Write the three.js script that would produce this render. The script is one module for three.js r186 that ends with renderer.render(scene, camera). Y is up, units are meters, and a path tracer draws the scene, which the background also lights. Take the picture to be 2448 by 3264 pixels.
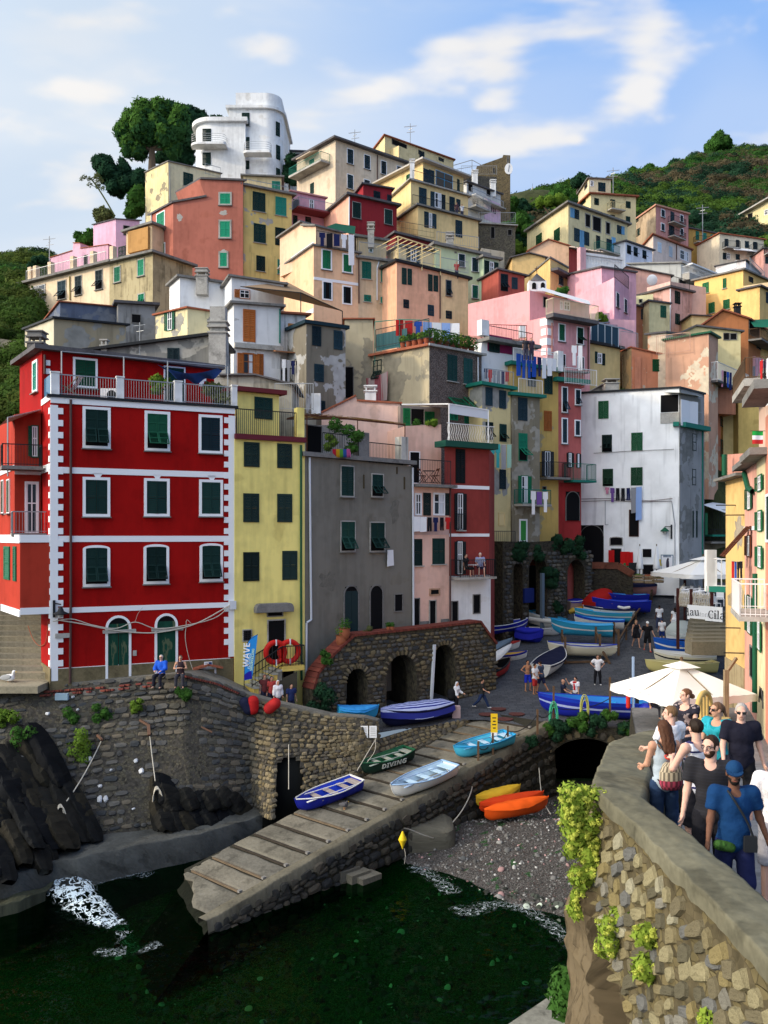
import*as TH from 'three';
import{mergeGeometries,toCreasedNormals}from 'three/addons/utils/BufferGeometryUtils.js';
import{FontLoader}from 'three/addons/loaders/FontLoader.js';
import{TextGeometry}from 'three/addons/geometries/TextGeometry.js';
// --- camera, sky, sun, exposure
let V3=TH.Vector3,v_=(x,y,z)=>new V3(x,y,z),b_=()=>new MB(),F=2827,HY=1707,CX=1224,CAM_Y=13;
let scene=new TH.Scene();
let camera=new TH.PerspectiveCamera(2*Math.atan(1632/F)*180/Math.PI,2448/3264,0.1,6000);
camera.position.set(0,CAM_Y,0);
camera.lookAt(0,CAM_Y,-10);
camera.setViewOffset(2448,3264,0,-75,2448,3264);
scene.add(camera);
let renderer=new TH.WebGLRenderer({antialias:true});
renderer.setSize(768,1024);
renderer.toneMapping=TH.LinearToneMapping;
renderer.toneMappingExposure=1.0;
renderer.shadowMap.enabled=true;
let SUN=v_(-0.88,0.36,0.27).normalize();
let sun=new TH.DirectionalLight(new TH.Color(1.0,0.83,0.6),2.7);
sun.position.copy(SUN).multiplyScalar(300).add(v_(0,20,-80));
sun.target.position.set(0,20,-80);scene.add(sun.target);
sun.castShadow=true;sun.shadow.radius=6;sun.shadow.mapSize.set(2048,2048);
Object.assign(sun.shadow.camera,{left:-150,right:150,top:150,$o:-150,near:1,far:700});
scene.add(sun);
// --- seeded random and noise
function rng(s){return()=>{s|=0;s=s+0x6D2B79F5|0;let t=Math.imul(s^s>>>15,1|s);t=t+Math.imul(t^t>>>7,61|t)^t;return((t^t>>>14)>>>0)/4294967296;};}
let R=rng(77);
let rr=(a,b,r=R)=>a+(b-a)*r();
function h3(x,y,z){let h=Math.imul(x,374761393)^Math.imul(y,668265263)^Math.imul(z,2147483647^1274126177);h=Math.imul(h^h>>>13,1274126177);return((h^h>>>16)>>>0)/4294967296;}
let sm=t=>t*t*(3-2*t),$e=(a,b,t)=>a+(b-a)*t,$U=(x,a=0,b=1)=>Math.min(b,Math.max(a,x)),ss=(a,b,x)=>sm($U((x-a)/(b-a)));
function n3(x,y,z){
let i=Math.floor(x),j=Math.floor(y),k=Math.floor(z),u=sm(x-i),v=sm(y-j),w=sm(z-k);
return $e($e($e(h3(i,j,k),h3(i+1,j,k),u),$e(h3(i,j+1,k),h3(i+1,j+1,k),u),v),$e($e(h3(i,j,k+1),h3(i+1,j,k+1),u),$e(h3(i,j+1,k+1),h3(i+1,j+1,k+1),u),v),w);
}
function fbm(x,y,z,o=5){let s=0,a=.5,t=0;for(let i=0;i<o;i++){s+=a*n3(x,y,z);t+=a;x=x*2.03+7.1;y=y*2.03+3.7;z=z*2.03+1.3;a*=.5;}return s/t;}
function pn(x,y,p,$f){let i=Math.floor(x),j=Math.floor(y),u=sm(x-i),v=sm(y-j),m=a=>((a%p)+p)%p;return $e($e(h3(m(i),m(j),$f),h3(m(i+1),m(j),$f),u),$e(h3(m(i),m(j+1),$f),h3(m(i+1),m(j+1),$f),u),v);}
function pf(u,v,p,$f,o=5){let s=0,a=.5,t=0;for(let i=0;i<o;i++){s+=a*pn(u*p,v*p,p,$f+i);t+=a;p*=2;a*=.5;}return s/t;}
// --- sky
{
let bank=[[335,55,45,30,1],[290,15,25,15,.8],[120,110,55,18,.9],[75,105,35,15,.7],[410,85,35,22,.9],[470,110,45,28,.9],[540,85,40,25,1],[560,60,25,12,.7],[615,85,35,45,1],[610,130,30,15,.6],[380,150,30,25,.8],[430,130,40,25,.7],[600,185,45,14,.9],[670,165,35,16,.8],[775,135,35,30,1],[810,105,35,25,.9],[800,35,30,40,.7],[850,140,40,15,.6],[714,172,12,6,.7],[90,230,45,25,.8],[30,255,60,12,.8],[150,20,120,20,.5],[680,30,80,25,.5],[900,60,60,30,.4]];
let W=3072,Hh=1536,data=new Float32Array(W*Hh*4),sd=SUN;
for(let j=0;j<Hh;j++){
let el=((j+.5)/Hh-.5)*Math.PI,y=Math.sin(el),c=Math.cos(el);
for(let i=0;i<W;i++){
let az=((i+.5)/W-.5)*2*Math.PI,x=Math.cos(az)*c,z=Math.sin(az)*c;
let k=(j*W+i)*4;let r,g,b;
if(y<-0.02){r=.20;g=.26;b=.33;}
else{
let yy=Math.max(y,0),t=Math.pow(yy,.55),mu=x*sd.x+y*sd.y+z*sd.z;
r=$e(.40,.17,t);g=$e(.62,.41,t);b=$e(.97,.93,t);
let haze=ss(.3,-.3,x)*.95;r=$e(r,.66,haze);g=$e(g,.77,haze);b=$e(b,.90,haze);
let q=1/(yy+.22),px=x*q,pz=z*q;
let seen=z<-.68&&y<.58,w1=fbm(px*1.1+4,pz*1.1,2.2,seen?3:1)-.5,w2=fbm(px*1.1,pz*1.1+9,5.2,seen?3:1)-.5;
let d=fbm(px*1.7+w1*1.3+12.3,pz*2.3+w2*1.3+3.4,1.5,seen?6:2);
let thin=fbm(px*.8+w2*2.2+2,pz*2.0+w1*2,8.5,seen?5:2);
d+=.05*ss(.3,-.5,x)-.045*ss(.0,.4,x);
let cov=ss(.50,.64,d);let veil=ss(.38,.7,thin)*(.34+.4*ss(.15,-.3,x)),lump=fbm(px*5+w1*2,pz*6,4.4,4);
if(z<-.7){let bx=(CX-F*x/z)/2.571,by=(HY+F*y/z)/2.571,k2=ss(-.7,-.8,z);let q2=0;let wx=bx+w1*40,wy=by+w2*26;for(let c of bank){let e=((wx-c[0])/c[2])**2+((wy-c[1])/c[3])**2;if(e<9)q2+=c[4]*Math.exp(-e*.8);}let dt=fbm(px*7+w1*6,pz*13+w2*5,2.7,7)-.5,wisp=fbm(px*3+w2*5,pz*10+w1*4,6.1,6)-.5;cov=$e(cov,$U(ss(.22,.95,q2*.72+dt*2.2)*.95+ss(.02,.2,wisp)*.34*(1-.4*ss(-.1,.3,x))),k2);}
let core=.91+.12*(lump-.5)-.16*ss(.64,.8,d);
r=$e(r,.84,veil);g=$e(g,.89,veil);b=$e(b,.95,veil);
r=$e(r,core*1.0,cov);g=$e(g,core*.985,cov);b=$e(b,core*.975,cov);
let warm=ss(.2,.02,y)*cov*.25;b=$e(b,b*.8,warm);g=$e(g,g*.95,warm);
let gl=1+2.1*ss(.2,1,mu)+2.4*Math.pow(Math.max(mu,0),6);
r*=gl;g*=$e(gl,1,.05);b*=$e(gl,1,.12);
}
data[k]=r;data[k+1]=g;data[k+2]=b;data[k+3]=1;
}
}
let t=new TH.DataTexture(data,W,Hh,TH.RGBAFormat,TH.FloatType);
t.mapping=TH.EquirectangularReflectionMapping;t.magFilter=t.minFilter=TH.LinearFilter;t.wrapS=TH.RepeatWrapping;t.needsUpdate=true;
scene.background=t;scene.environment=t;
}
// --- pixels to places
let Z=816/1659,TO=[[0,0],[0,200],[816,200],[1632,400],[0,1016],[816,1016],[1632,1016],[0,1832],[816,1832],[1632,1632],[0,2448],[816,2448],[1632,2448]];
let P=(t,x,y)=>[TO[t][0]+x*Z,TO[t][1]+y*Z];
let at=(n,d)=>v_((n[0]-CX)/F*d,CAM_Y+(HY-n[1])/F*d,-d);
let onY=(n,y)=>at(n,(CAM_Y-y)*F/(n[1]-HY));
let PL=[[30,3.2],[43,3.4],[46,3.6],[52,4.4],[62,6.3],[72,9.2],[82,11.8]];
function plazaY(d){for(let i=1;i<PL.length;i++)if(d<=PL[i][0])return $e(PL[i-1][1],PL[i][1],(d-PL[i-1][0])/(PL[i][0]-PL[i-1][0]));return PL[PL.length-1][1];}
function $i(t,x,y){let n=P(t,x,y),k=(n[1]-HY)/F;let d=30;while(d<85&&13-k*d>plazaY(d))d+=.05;return at(n,d);}
let rampY=(x,d)=>.5+(.68*x+.73*d-18)*.16;
function $T(t,x,y){let n=P(t,x,y),k=(n[1]-HY)/F,kx=(n[0]-CX)/F;return at(n,15.38/(k+.1088*kx+.1168));}
// --- names, labels
let used={};
function numbered(n){let c=used[n]=(used[n]??-1)+1;return c?`${n}_${String(c).padStart(3, '0')}`:n;}
let labels={};
function tag(o,label,category,group){if(labels[label]&&labels[label]!==group)console.log('DUP LABEL',label);labels[label]=group||1;o.userData.label=label;o.userData.category=category;if(group)o.userData.group=group;return o;}
function $c(name,label,category,pos,yaw=0,group){let g=new TH.Group();g.name=numbered(name);if(pos)g.position.copy(pos);g.rotation.y=yaw;scene.add(g);return label?tag(g,label,category,group):g;}
function mesh(name,geo,m,parent){let o=new TH.Mesh(geo,m);o.name=parent?name:numbered(name);o.castShadow=o.receiveShadow=true;(parent||scene).add(o);return o;}
function $I(name,geo,m){let o=mesh(name,geo,m);o.userData.kind='structure';return o;}
// --- geometry collector
class MB{
constructor(){this.p=[];this.u=[];this.n=[];this.c=[];}
tri(a,b,c,ua=[0,0],ub=[0,0],uc=[0,0]){
this.p.push(a.x,a.y,a.z,b.x,b.y,b.z,c.x,c.y,c.z);this.u.push(...ua,...ub,...uc);
let ux=b.x-a.x,uy=b.y-a.y,uz=b.z-a.z,vx=c.x-a.x,vy=c.y-a.y,vz=c.z-a.z;
let x=uy*vz-uz*vy,y=uz*vx-ux*vz,z=ux*vy-uy*vx;let l=Math.hypot(x,y,z)||1;x/=l;y/=l;z/=l;
this.n.push(x,y,z,x,y,z,x,y,z);
}
quad(a,b,c,d,uv){
let w=a.distanceTo(b),h=a.distanceTo(d),q=uv||[[0,0],[w,0],[w,h],[0,h]];
this.tri(a,b,c,q[0],q[1],q[2]);this.tri(a,c,d,q[0],q[2],q[3]);
}
hexa(c){
this.quad(c[0],c[1],c[5],c[4]);this.quad(c[1],c[2],c[6],c[5]);this.quad(c[2],c[3],c[7],c[6]);this.quad(c[3],c[0],c[4],c[7]);this.quad(c[4],c[5],c[6],c[7]);this.quad(c[3],c[2],c[1],c[0]);
}
box(x,y,z,w,h,d,m){
let a=w/2,b=h/2,e=d/2,q=[[-a,-b,e],[a,-b,e],[a,-b,-e],[-a,-b,-e],[-a,b,e],[a,b,e],[a,b,-e],[-a,b,-e]].map(v=>{let r=v_(...v);if(m)r.applyMatrix4(m);r.x+=x;r.y+=y;r.z+=z;return r;});
this.hexa(q);return this;
}
bar(a,b,w=.03,h=w){
let d=v_().subVectors(b,a);if(d.length()<1e-5)return this;d.normalize();
let s=Math.abs(d.y)>.95?v_(1,0,0):v_(0,1,0).cross(d).normalize(),t=v_().crossVectors(d,s),q=[];
for(let p of[a,b])for(let[i,j]of[[-1,-1],[1,-1],[1,1],[-1,1]])q.push(p.clone().aS(s,i*w/2).aS(t,j*h/2));
this.hexa(q);return this;
}
geo(m,g){let q=(g.index?g.toNonIndexed():g.clone());if(m)q.applyMatrix4(m);let f=(d,s)=>{for(let i=0;i<s.length;i++)d.push(s[i]);};f(this.p,q.attributes.position.array);f(this.n,q.attributes.normal.array);if(q.attributes.uv)f(this.u,q.attributes.uv.array);else for(let i=0;i<q.attributes.position.count;i++)this.u.push(0,0);return this;}
tube(pts,r,seg=6,n){let c=new TH.CatmullRomCurve3(pts);return this.geo(null,new TH.TubeGeometry(c,n||pts.length*4,r,seg));}
done(){let g=new TH.BufferGeometry();g.setAttribute('position',new TH.Float32BufferAttribute(this.p,3));g.setAttribute('normal',new TH.Float32BufferAttribute(this.n,3));g.setAttribute('uv',new TH.Float32BufferAttribute(this.u,2));return g;}
mesh(name,m,parent){return mesh(name,this.done(),m,parent);}
}
let yawM=a=>new TH.Matrix4().makeRotationY(a);
let M4=(x,y,z,rx=0,ry=0,rz=0,sx=1,sy=sx,sz=sx)=>new TH.Matrix4().compose(v_(x,y,z),new TH.Quaternion().setFromEuler(new TH.Euler(rx,ry,rz,'YXZ')),v_(sx,sy,sz));
function sag(a,b,s,n=10){let r=[];for(let i=0;i<=n;i++){let t=i/n,p=a.clone().lerp(b,t);p.y-=s*4*t*(1-t);r.push(p);}return r;}
// --- textures and materials
function tex(size,f,srgb,rep){
let d=new Uint8Array(size*size*4),o=[0,0,0];
for(let j=0;j<size;j++)for(let i=0;i<size;i++){f((i+.5)/size,(j+.5)/size,o);let k=(j*size+i)*4;d[k]=$U(o[0])*255;d[k+1]=$U(o[1])*255;d[k+2]=$U(o[2])*255;d[k+3]=255;}
let t=new TH.DataTexture(d,size,size);t.wrapS=t.wrapT=TH.RepeatWrapping;t.magFilter=t.minFilter=TH.LinearFilter;if(srgb)t.colorSpace=TH.SRGBColorSpace;if(rep)t.repeat.set(rep,rep);t.needsUpdate=true;return t;
}
let grey=(o,v)=>{o[0]=o[1]=o[2]=v;};
let T={
plaster:tex(512,(u,v,o)=>{let a=pf(u,v,3,11),b=pf(u,v,24,40,3),s=pf(u*1,v*.12,40,70,3),sp=ss(.62,.75,pf(u,v,8,90));let x=.93+(a-.5)*.44+(b-.5)*.16+(s-.5)*.24-sp*.12;o[0]=x;o[1]=x*(1-sp*.02);o[2]=x*(1-sp*.05);},false,1/7),
dirty:tex(512,(u,v,o)=>{let a=pf(u,v,4,111),b=pf(u,v,30,140,3),s=pf(u,v*.1,30,170,4),pt=ss(.55,.62,pf(u,v,6,190));let x=.86+(a-.5)*.65+(b-.5)*.22-ss(.5,.75,s)*.32+pt*.16;o[0]=x;o[1]=x*.985;o[2]=x*.96;},false,1/6),
fine:tex(512,(u,v,o)=>grey(o,pf(u,v,32,240,4)),false,1/2),
concrete:tex(512,(u,v,o)=>{let a=pf(u,v,5,311),b=pf(u,v,60,340,3),c=ss(.6,.7,pf(u,v,10,360));let x=.8+(a-.5)*.7+(b-.5)*.35-c*.2;o[0]=x;o[1]=x*.99;o[2]=x*.96;},false,1/4),
rubble:tex(1024,(u,v,o)=>{
let N=26,gx=u*N,gy=v*N*1.7;let best=9,b2=9,id=0;
for(let j=-1;j<2;j++)for(let i=-1;i<2;i++){let cx=Math.floor(gx)+i,cy=Math.floor(gy)+j,mx=((cx%N)+N)%N,my=((cy%44)+44)%44;let dx=cx+h3(mx,my,1)-gx,dy=cy+h3(mx,my,2)-gy,d=dx*dx+dy*dy;if(d<best){b2=best;best=d;id=h3(mx,my,3);}else if(d<b2)b2=d;}
let e=ss(.02,.12,Math.sqrt(b2)-Math.sqrt(best)),t=.4+id*.6+(pf(u,v,40,400,3)-.5)*.4;let x=$e(.55,t,e);o[0]=x;o[1]=x*(.97-id*.02);o[2]=x*(.9-(id>.6?.12:0));},false,1/4),
wood:tex(512,(u,v,o)=>{let a=pf(u,v*.06,40,500,4);grey(o,.7+(a-.5)*.8);},false,1),
pebble:tex(1024,(u,v,o)=>{
let N=60,gx=u*N,gy=v*N;let best=9,id=0,i2=0;
for(let j=-1;j<2;j++)for(let i=-1;i<2;i++){let cx=Math.floor(gx)+i,cy=Math.floor(gy)+j,mx=((cx%N)+N)%N,my=((cy%N)+N)%N;let dx=cx+h3(mx,my,1)-gx,dy=cy+h3(mx,my,2)-gy,d=dx*dx+dy*dy;if(d<best){best=d;id=h3(mx,my,3);i2=h3(mx,my,4);}}
let x=(.35+id*id*.9)*(1-best*.8),red=i2>.95?.5:0;o[0]=x+red*.3;o[1]=x-red*.1;o[2]=x*.97-red*.15;},false,1/2.4),
cobble:tex(1024,(u,v,o)=>{
let rows=24,row=Math.floor(v*rows),cols=14,uu=u*cols+(row%2?.5:0)+h3(row,5,5)*.3,col=((Math.floor(uu)%cols)+cols)%cols,fx=uu-Math.floor(uu),fy=v*rows-row;
let e=Math.min(ss(0,.07,fx),ss(0,.07,1-fx),ss(0,.1,fy),ss(0,.1,1-fy)),x=$e(.45,.72+h3(col,row,9)*.4,e)*(.8+pf(u,v,6,600)*.4);o[0]=x;o[1]=x;o[2]=x*1.03;},false,1/6),
};
let col=c=>Array.isArray(c)?new TH.Color().setRGB(...c):new TH.Color(c);
let mcache={};
function mat(c,rough=.8,map,opt={}){
let key=JSON.stringify([c,rough,map,opt]);if(mcache[key])return mcache[key];
let m=new TH.MeshPhysicalMaterial({color:col(c),roughness:rough,metalness:0,...opt});m.specularIntensity=opt.spec??.5;
if(map){m.map=T[map];}
if(opt.bump){m.bumpMap=T[opt.bump[0]];m.bumpScale=opt.bump[1];}
delete m.bump;delete m.spec;
m.side=TH.DoubleSide;return mcache[key]=m;
}
function pm(c,rough=.8,map,bump,opt={}){
let key=JSON.stringify(['pm',c,rough,map,bump,opt]);if(mcache[key])return mcache[key];
let m=new TH.MeshPhysicalMaterial({color:col(c),roughness:rough,side:TH.DoubleSide,specularIntensity:.22,...opt});if(map)m.map=T[map];if(bump){m.bumpMap=T[bump[0]];m.bumpScale=bump[1];}return mcache[key]=m;
}
let plaster=c=>pm(c,.92,'plaster',['plaster',.015]);
let cc=(c,b)=>pm(c,.92,'concrete',b&&['concrete',b]),rub=(c,b)=>pm(c,.95,'rubble',['rubble',b]);
V3.prototype.aS=V3.prototype.addScaledVector;
let dirty=c=>pm(c,.95,'dirty',['dirty',.02]);
function $E(c,under,amount,$f,per=6){
let key='w'+$f;if(mcache[key])return mcache[key];
let t=tex(384,(u,v,o)=>{
let a=pf(u,v,4,$f,5),e=pf(u,v,20,$f+9,3),st=pf(u,v*.1,26,$f+17,3),k=ss(1-amount,1-amount+.03,a+(e-.5)*.22),x=.92+(pf(u,v,7,$f+31)-.5)*.35-ss(.55,.8,st)*.18,y=.9+(e-.5)*.5;
for(let i=0;i<3;i++)o[i]=$e(c[i]*x,under[i]*y,k);
for(let i=0;i<3;i++)o[i]=o[i]<=.0031308?o[i]*12.92:1.055*Math.pow(o[i],1/2.4)-.055;
},true,1/per);
let m=new TH.MeshPhysicalMaterial({color:0xffffff,roughness:.95,map:t,side:TH.DoubleSide,specularIntensity:.15});m.bumpMap=T.dirty;m.bumpScale=.015;return mcache[key]=m;
}
let C={
white:pm([.78,.79,.8],.8,'plaster'),$g:pm([.80,.81,.83],.7),slate:pm([.12,.115,.125],.85,'concrete'),slab:pm([.22,.215,.21],.9,'concrete'),$k:pm([.42,.41,.39],.9,'concrete'),
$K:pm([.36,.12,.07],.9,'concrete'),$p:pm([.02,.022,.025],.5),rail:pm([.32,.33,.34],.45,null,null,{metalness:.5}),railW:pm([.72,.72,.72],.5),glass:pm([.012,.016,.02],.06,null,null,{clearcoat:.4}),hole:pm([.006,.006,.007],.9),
$l:pm([.008,.028,.024],.55),$m:pm([.012,.03,.042],.55),gMid:pm([.012,.085,.045],.55),gBright:pm([.012,.2,.11],.6),$v:pm([.015,.16,.12],.55),brown:pm([.28,.085,.02],.6),brownD:pm([.08,.025,.012],.6),$Q:pm([.75,.76,.78],.5),lblue:pm([.42,.5,.58],.6),
wood:pm([.16,.1,.06],.85,'wood'),woodL:pm([.34,.25,.15],.85,'wood'),rope:pm([.5,.47,.4],.9),pipeG:pm([.3,.31,.33],.5),pipeW:pm([.62,.65,.7],.5),pipeD:pm([.09,.05,.045],.5),
};
// --- building kit
let shutterGeo=(()=>{
let b=b_(),n=15;
b.box(-.45,-.5,0,.1,1,1);b.box(.45,-.5,0,.1,1,1);for(let y of[-.025,-.5,-.975])b.box(0,y,0,.8,.05,1);
for(let i=0;i<n;i++){let y=-.05-(i+.5)*.9/n;if(Math.abs(y+.5)<.03)continue;let h=.9/n;b.hexa([[-.4,y-h*.5,.3],[.4,y-h*.5,.3],[.4,y-h*.4,.15],[-.4,y-h*.4,.15],[-.4,y+h*.42,-.2],[.4,y+h*.42,-.2],[.4,y+h*.5,-.35],[-.4,y+h*.5,-.35]].map(v=>v_(...v)));}
return b.done();
})();
let boxGeo=b_().box(0,0,0,1,1,1).done();
let bases=[];
function makeFace(o,a,b,inside){
let u=v_().subVectors(b,a).setY(0),len=u.length();u.normalize();
let n=v_(-u.z,0,u.x);if(inside&&n.dot(v_().subVectors(a,inside))<0)n.negate();else if(!inside&&n.dot(v_(0,0,0).sub(a))<0)n.negate();
return{o:a.clone().setY(0),u,n,len,ry:Math.atan2(n.x,n.z)};
}
function hit(f,n){let r=v_((n[0]-CX)/F,(HY-n[1])/F,-1),c=v_(0,CAM_Y,0),k=f.n.dot(v_().subVectors(f.o,c))/f.n.dot(r),p=c.aS(r,k);return{u:v_().subVectors(p,f.o).dot(f.u),y:p.y,p};}
function $L(h,f,u,y,out=0){return f.o.clone().aS(f.u,u).setY(y).aS(f.n,out).sub(h.g.position);}
function put(h,f,o,u,y,out){o.position.copy($L(h,f,u,y,out));o.rotation.y=f.ry;return o;}
function block(h,o){
let t=o.t,pr=o.m.map(p=>P(p[2]||t,p[0],p[1])),n0=pr[0],n1=pr[pr.length-1];
let d0=o.d[0],d1=o.d[1]??d0*(HY-n0[1])/(HY-n1[1]),w0=at(n0,d0),w1=at(n1,d1);
let u=v_().subVectors(w1,w0).setY(0),len=u.length();u.normalize();
let left=o.side==='L',ref=left?w0:w1,rd=left?d0:d1,rn=left?n0:n1;let E;
if(Array.isArray(o.s)){let nS=P(o.s[3]||t,o.s[0],o.s[1]),dS=o.s[2]||rd*(HY-rn[1])/(HY-nS[1]);E=at(nS,dS).sub(ref).setY(0);if(o.sl)E.setLength(o.sl);}
else{E=v_(u.z,0,-u.x);if(E.dot(w0.clone().lerp(w1,.5).setY(0))<0)E.negate();E.multiplyScalar(o.s||6);}
let base=o.base??(o.b?at(P(o.bt||t,0,o.b),d0).y:w0.y-8);
if(!h.g.userData.placed){h.g.position.copy(w0).setY(base);h.g.userData.placed=1;}
let mid=w0.clone().lerp(w1,.5).aS(E,.5);if(!o.nob)bases.push([mid.x,mid.z,base,Math.max(len,E.length())/2]);
let Ff=makeFace(o,w0,w1,mid),S=left?makeFace(o,w0.clone().add(E),w0,mid):makeFace(o,w1,w1.clone().add(E),mid);
let prof=pr.map((n,i)=>i===0?{u:0,y:w0.y}:i===pr.length-1?{u:len,y:w1.y}:hit(Ff,n));
if(o.flat){for(let p of prof)p.y=w0.y;}
let $z=[[0,base],[len,base],...prof.slice().reverse().map(p=>[p.u,p.y])],b=b_(),q=(uu,y,e)=>w0.clone().setY(0).aS(u,uu).setY(y).aS(E,e).sub(h.g.position);
let tr=TH.ShapeUtils.triangulateShape($z.map(p=>new TH.Vector2(...p)),[]),oU=(w0.x*7.3)%5;
for(let[i,j,k]of tr){for(let e of[0,1]){let a=[$z[i],$z[j],$z[k]];if(e)a.reverse();b.tri(...a.map(p=>q(p[0],p[1],e)),...a.map(p=>[p[0]+oU,p[1]]));}}
let EL=E.length();
for(let i=0;i<$z.length;i++){let p0=$z[i],p1=$z[(i+1)%$z.length],L=Math.hypot(p1[0]-p0[0],p1[1]-p0[1]),v=Math.abs(p1[0]-p0[0])<1e-3;b.quad(q(...p0,0),q(...p0,1),q(...p1,1),q(...p1,0),v?[[1+oU,p0[1]],[1+oU+EL,p0[1]],[1+oU+EL,p1[1]],[1+oU,p1[1]]]:[[0,0],[EL,0],[EL,L],[0,L]]);}
b.mesh(o.$a||'wall',o.mat,h.g);
if(o.roof!==0){
let rm=o.rm||C.slate,th=(o.th??.22)*.75,ov=o.ov??.3,r=b_(),e=E.clone().normalize();
let cor=(uu,y,ee)=>w0.clone().setY(y).aS(u,uu).aS(e,ee).sub(h.g.position);
let segs=[];for(let i=1;i<prof.length;i++)if(prof[i].u-prof[i-1].u>.25)segs.push([prof[i-1],prof[i]]);
segs.forEach(([a,c],i)=>{
let sl=(c.y-a.y)/(c.u-a.u),a0=i===0?-ov:0,c0=i===segs.length-1?ov:0,ua=a.u+a0,uc=c.u+c0,ya=a.y+a0*sl+.004,yc=c.y+c0*sl+.004,e0=-ov,e1=EL+ov*.5;
r.hexa([cor(ua,ya,e0),cor(uc,yc,e0),cor(uc,yc,e1),cor(ua,ya,e1),cor(ua,ya+th,e0),cor(uc,yc+th,e0),cor(uc,yc+th,e1),cor(ua,ya+th,e1)]);
});
r.mesh(o.rn||'roof',rm,h.g);
}
return{g:h.g,F:Ff,S,t,top:w0.y,w0,w1,E,d0,d1,prof,base};
}
function $b(name,label,o,cat='house'){let g=$c(name,label,cat);g.userData.placed=0;let h=block({g},o);delete g.userData.placed;h.g=g;return h;}
function sub(h,o){h.g.userData.placed=1;let r=block(h,{t:h.t,...o,nob:1});delete h.g.userData.placed;return r;}
let vary=(m,h)=>{let k=[.65,1,1.4,1.15][h*4|0],y=m.uuid+k;if(!mcache[y]){mcache[y]=m.clone();mcache[y].color.multiplyScalar(k);}return mcache[y];};
function win(h,f,t,[x0,y0,x1,y1,kind='s',kk={}],o={}){
o={...o,...kk};f=h[f];
let cx=(x0+x1)/2,cy=(y0+y1)/2,c=hit(f,P(t,cx,cy)),w=Math.abs(hit(f,P(t,x1,cy)).u-hit(f,P(t,x0,cy)).u),hh=hit(f,P(t,cx,y0)).y-hit(f,P(t,cx,y1)).y;
if(!(w>.05&&w<8&&hh>.05&&hh<9)){console.log('odd window',h.g.name,x0,y0,w,hh);return;}
let hs2=h3(x0|0,y0|0,7),tr=o.$g??0,col=vary(o.col||C.$l,hs2),fw=tr||.05,b=b_(),ow=w-2*tr,oh=hh-2*tr,dep=tr?.06:.05;
if(o.$W){
let rise=o.$W===1?w/2:w*.14,s=new TH.Shape(),ho=new TH.Path(),arc=(sh,W,y,r,yb)=>{sh.moveTo(-W,yb);sh.lineTo(-W,y);let n=12;for(let i=1;i<=n;i++){let a=Math.PI*(1-i/n);sh.lineTo(Math.cos(a)*W,y+Math.sin(a)*r);}sh.lineTo(W,yb);};
arc(s,w/2,hh/2-rise,rise,-hh/2);arc(ho,ow/2,hh/2-rise,Math.max(.05,rise-tr),-hh/2+(o.sillTrim??tr));s.holes.push(ho);
b.geo(M4(0,0,-.02),new TH.ExtrudeGeometry(s,{depth:dep+.02,bevelEnabled:false}));
}else{
let z=dep/2-.01,dd=dep+.02;
b.box(-w/2+fw/2,0,z,fw,hh,dd);b.box(w/2-fw/2,0,z,fw,hh,dd);b.box(0,hh/2-fw/2,z-.001,w-2*fw,fw,dd);b.box(0,-hh/2+fw/2,z-.001,w-2*fw,fw,dd);
}
let fr=put(h,f,b.mesh(o.$a||(kind==='g'?'door':'window'),tr?(o.$n||C.$g):(kind==='w'?C.$Q:kind==='d'?C.slab:col),h.g),c.u,c.y,0);
let leaf=(name,x,y,z,lw,lh,ry=0,rx=0,m=col)=>{let s=mesh(name,shutterGeo,m,fr);s.position.set(x,y,z);s.scale.set(lw,lh,.045);s.rotation.set(rx,ry,0,'YXZ');return s;};
let pane=(m,x,y,z,pw,ph,name='pane')=>{let s=mesh(name,boxGeo,m,fr);s.position.set(x,y,z);s.scale.set(pw,ph,.012);return s;};
let iw=tr?ow:w-.1,ih=tr?oh:hh-.1,one=o.one||iw<.55;
if(kind==='s'||kind==='f'){
let n=one?1:2;
if(kind==='f')pane(C.hole,0,0,.006,iw,ih);
for(let i=0;i<n;i++){
let lw=iw/n-.012,x=n===1?0:(i-.5)*iw/2,fl=kind==='f'&&(o.fl??3)&(1<<i);
let g=o.jit?(h3(Math.round(x0),i,Math.round(y0))-.5)*o.jit:0;
if(fl||kind==='f'){leaf('shutter',x,ih/2,.035,lw,ih*.54);let s=leaf('shutter_flap',x+g,ih/2-ih*.54,.045,lw*.98,ih*.45,0,fl?-(o.ang||.55):0);}
else leaf('shutter',x,ih/2,.035,lw,ih,n>1&&hs2>.6?(i-.5)*(hs2-.6)*.5:0);
}
if(tr&&o.sill!==0)pane(C.slab,0,-hh/2-.025,.08,w+.08,.05,'sill').scale.z=.17;
if(!tr&&o.sill)pane(C.$k,0,-hh/2-.03,.06,w+.2,.06,'sill').scale.z=.14;
}else if(kind==='o'||kind==='w'){
pane(C.glass,0,0,.008,iw,ih);
let m=b_(),cw=.05;for(let x of[-iw/2+cw/2,0,iw/2-cw/2])m.box(x,0,.03,cw,ih,.03);for(let y of[-ih/2+cw/2,ih*.1,ih/2-cw/2])m.box(0,y,.0301,iw-.002,cw,.026);
m.mesh('casement',o.cas||C.$Q,fr);
if(o.curtain)pane(pm([.6,.62,.66],.9),iw*.2,0,.016,iw*.4,ih,'curtain');
if(kind==='o'){let sd=o.sides??3,lw=iw/2;if(sd&1)leaf('shutter',-w/2-lw*.5,ih/2,.06,lw,ih,o.a1??.06);if(sd&2)leaf('shutter',w/2+lw*.5,ih/2,.06,lw,ih,o.a2??-.06);}
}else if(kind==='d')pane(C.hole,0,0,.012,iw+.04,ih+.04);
else if(kind==='g'){
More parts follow.
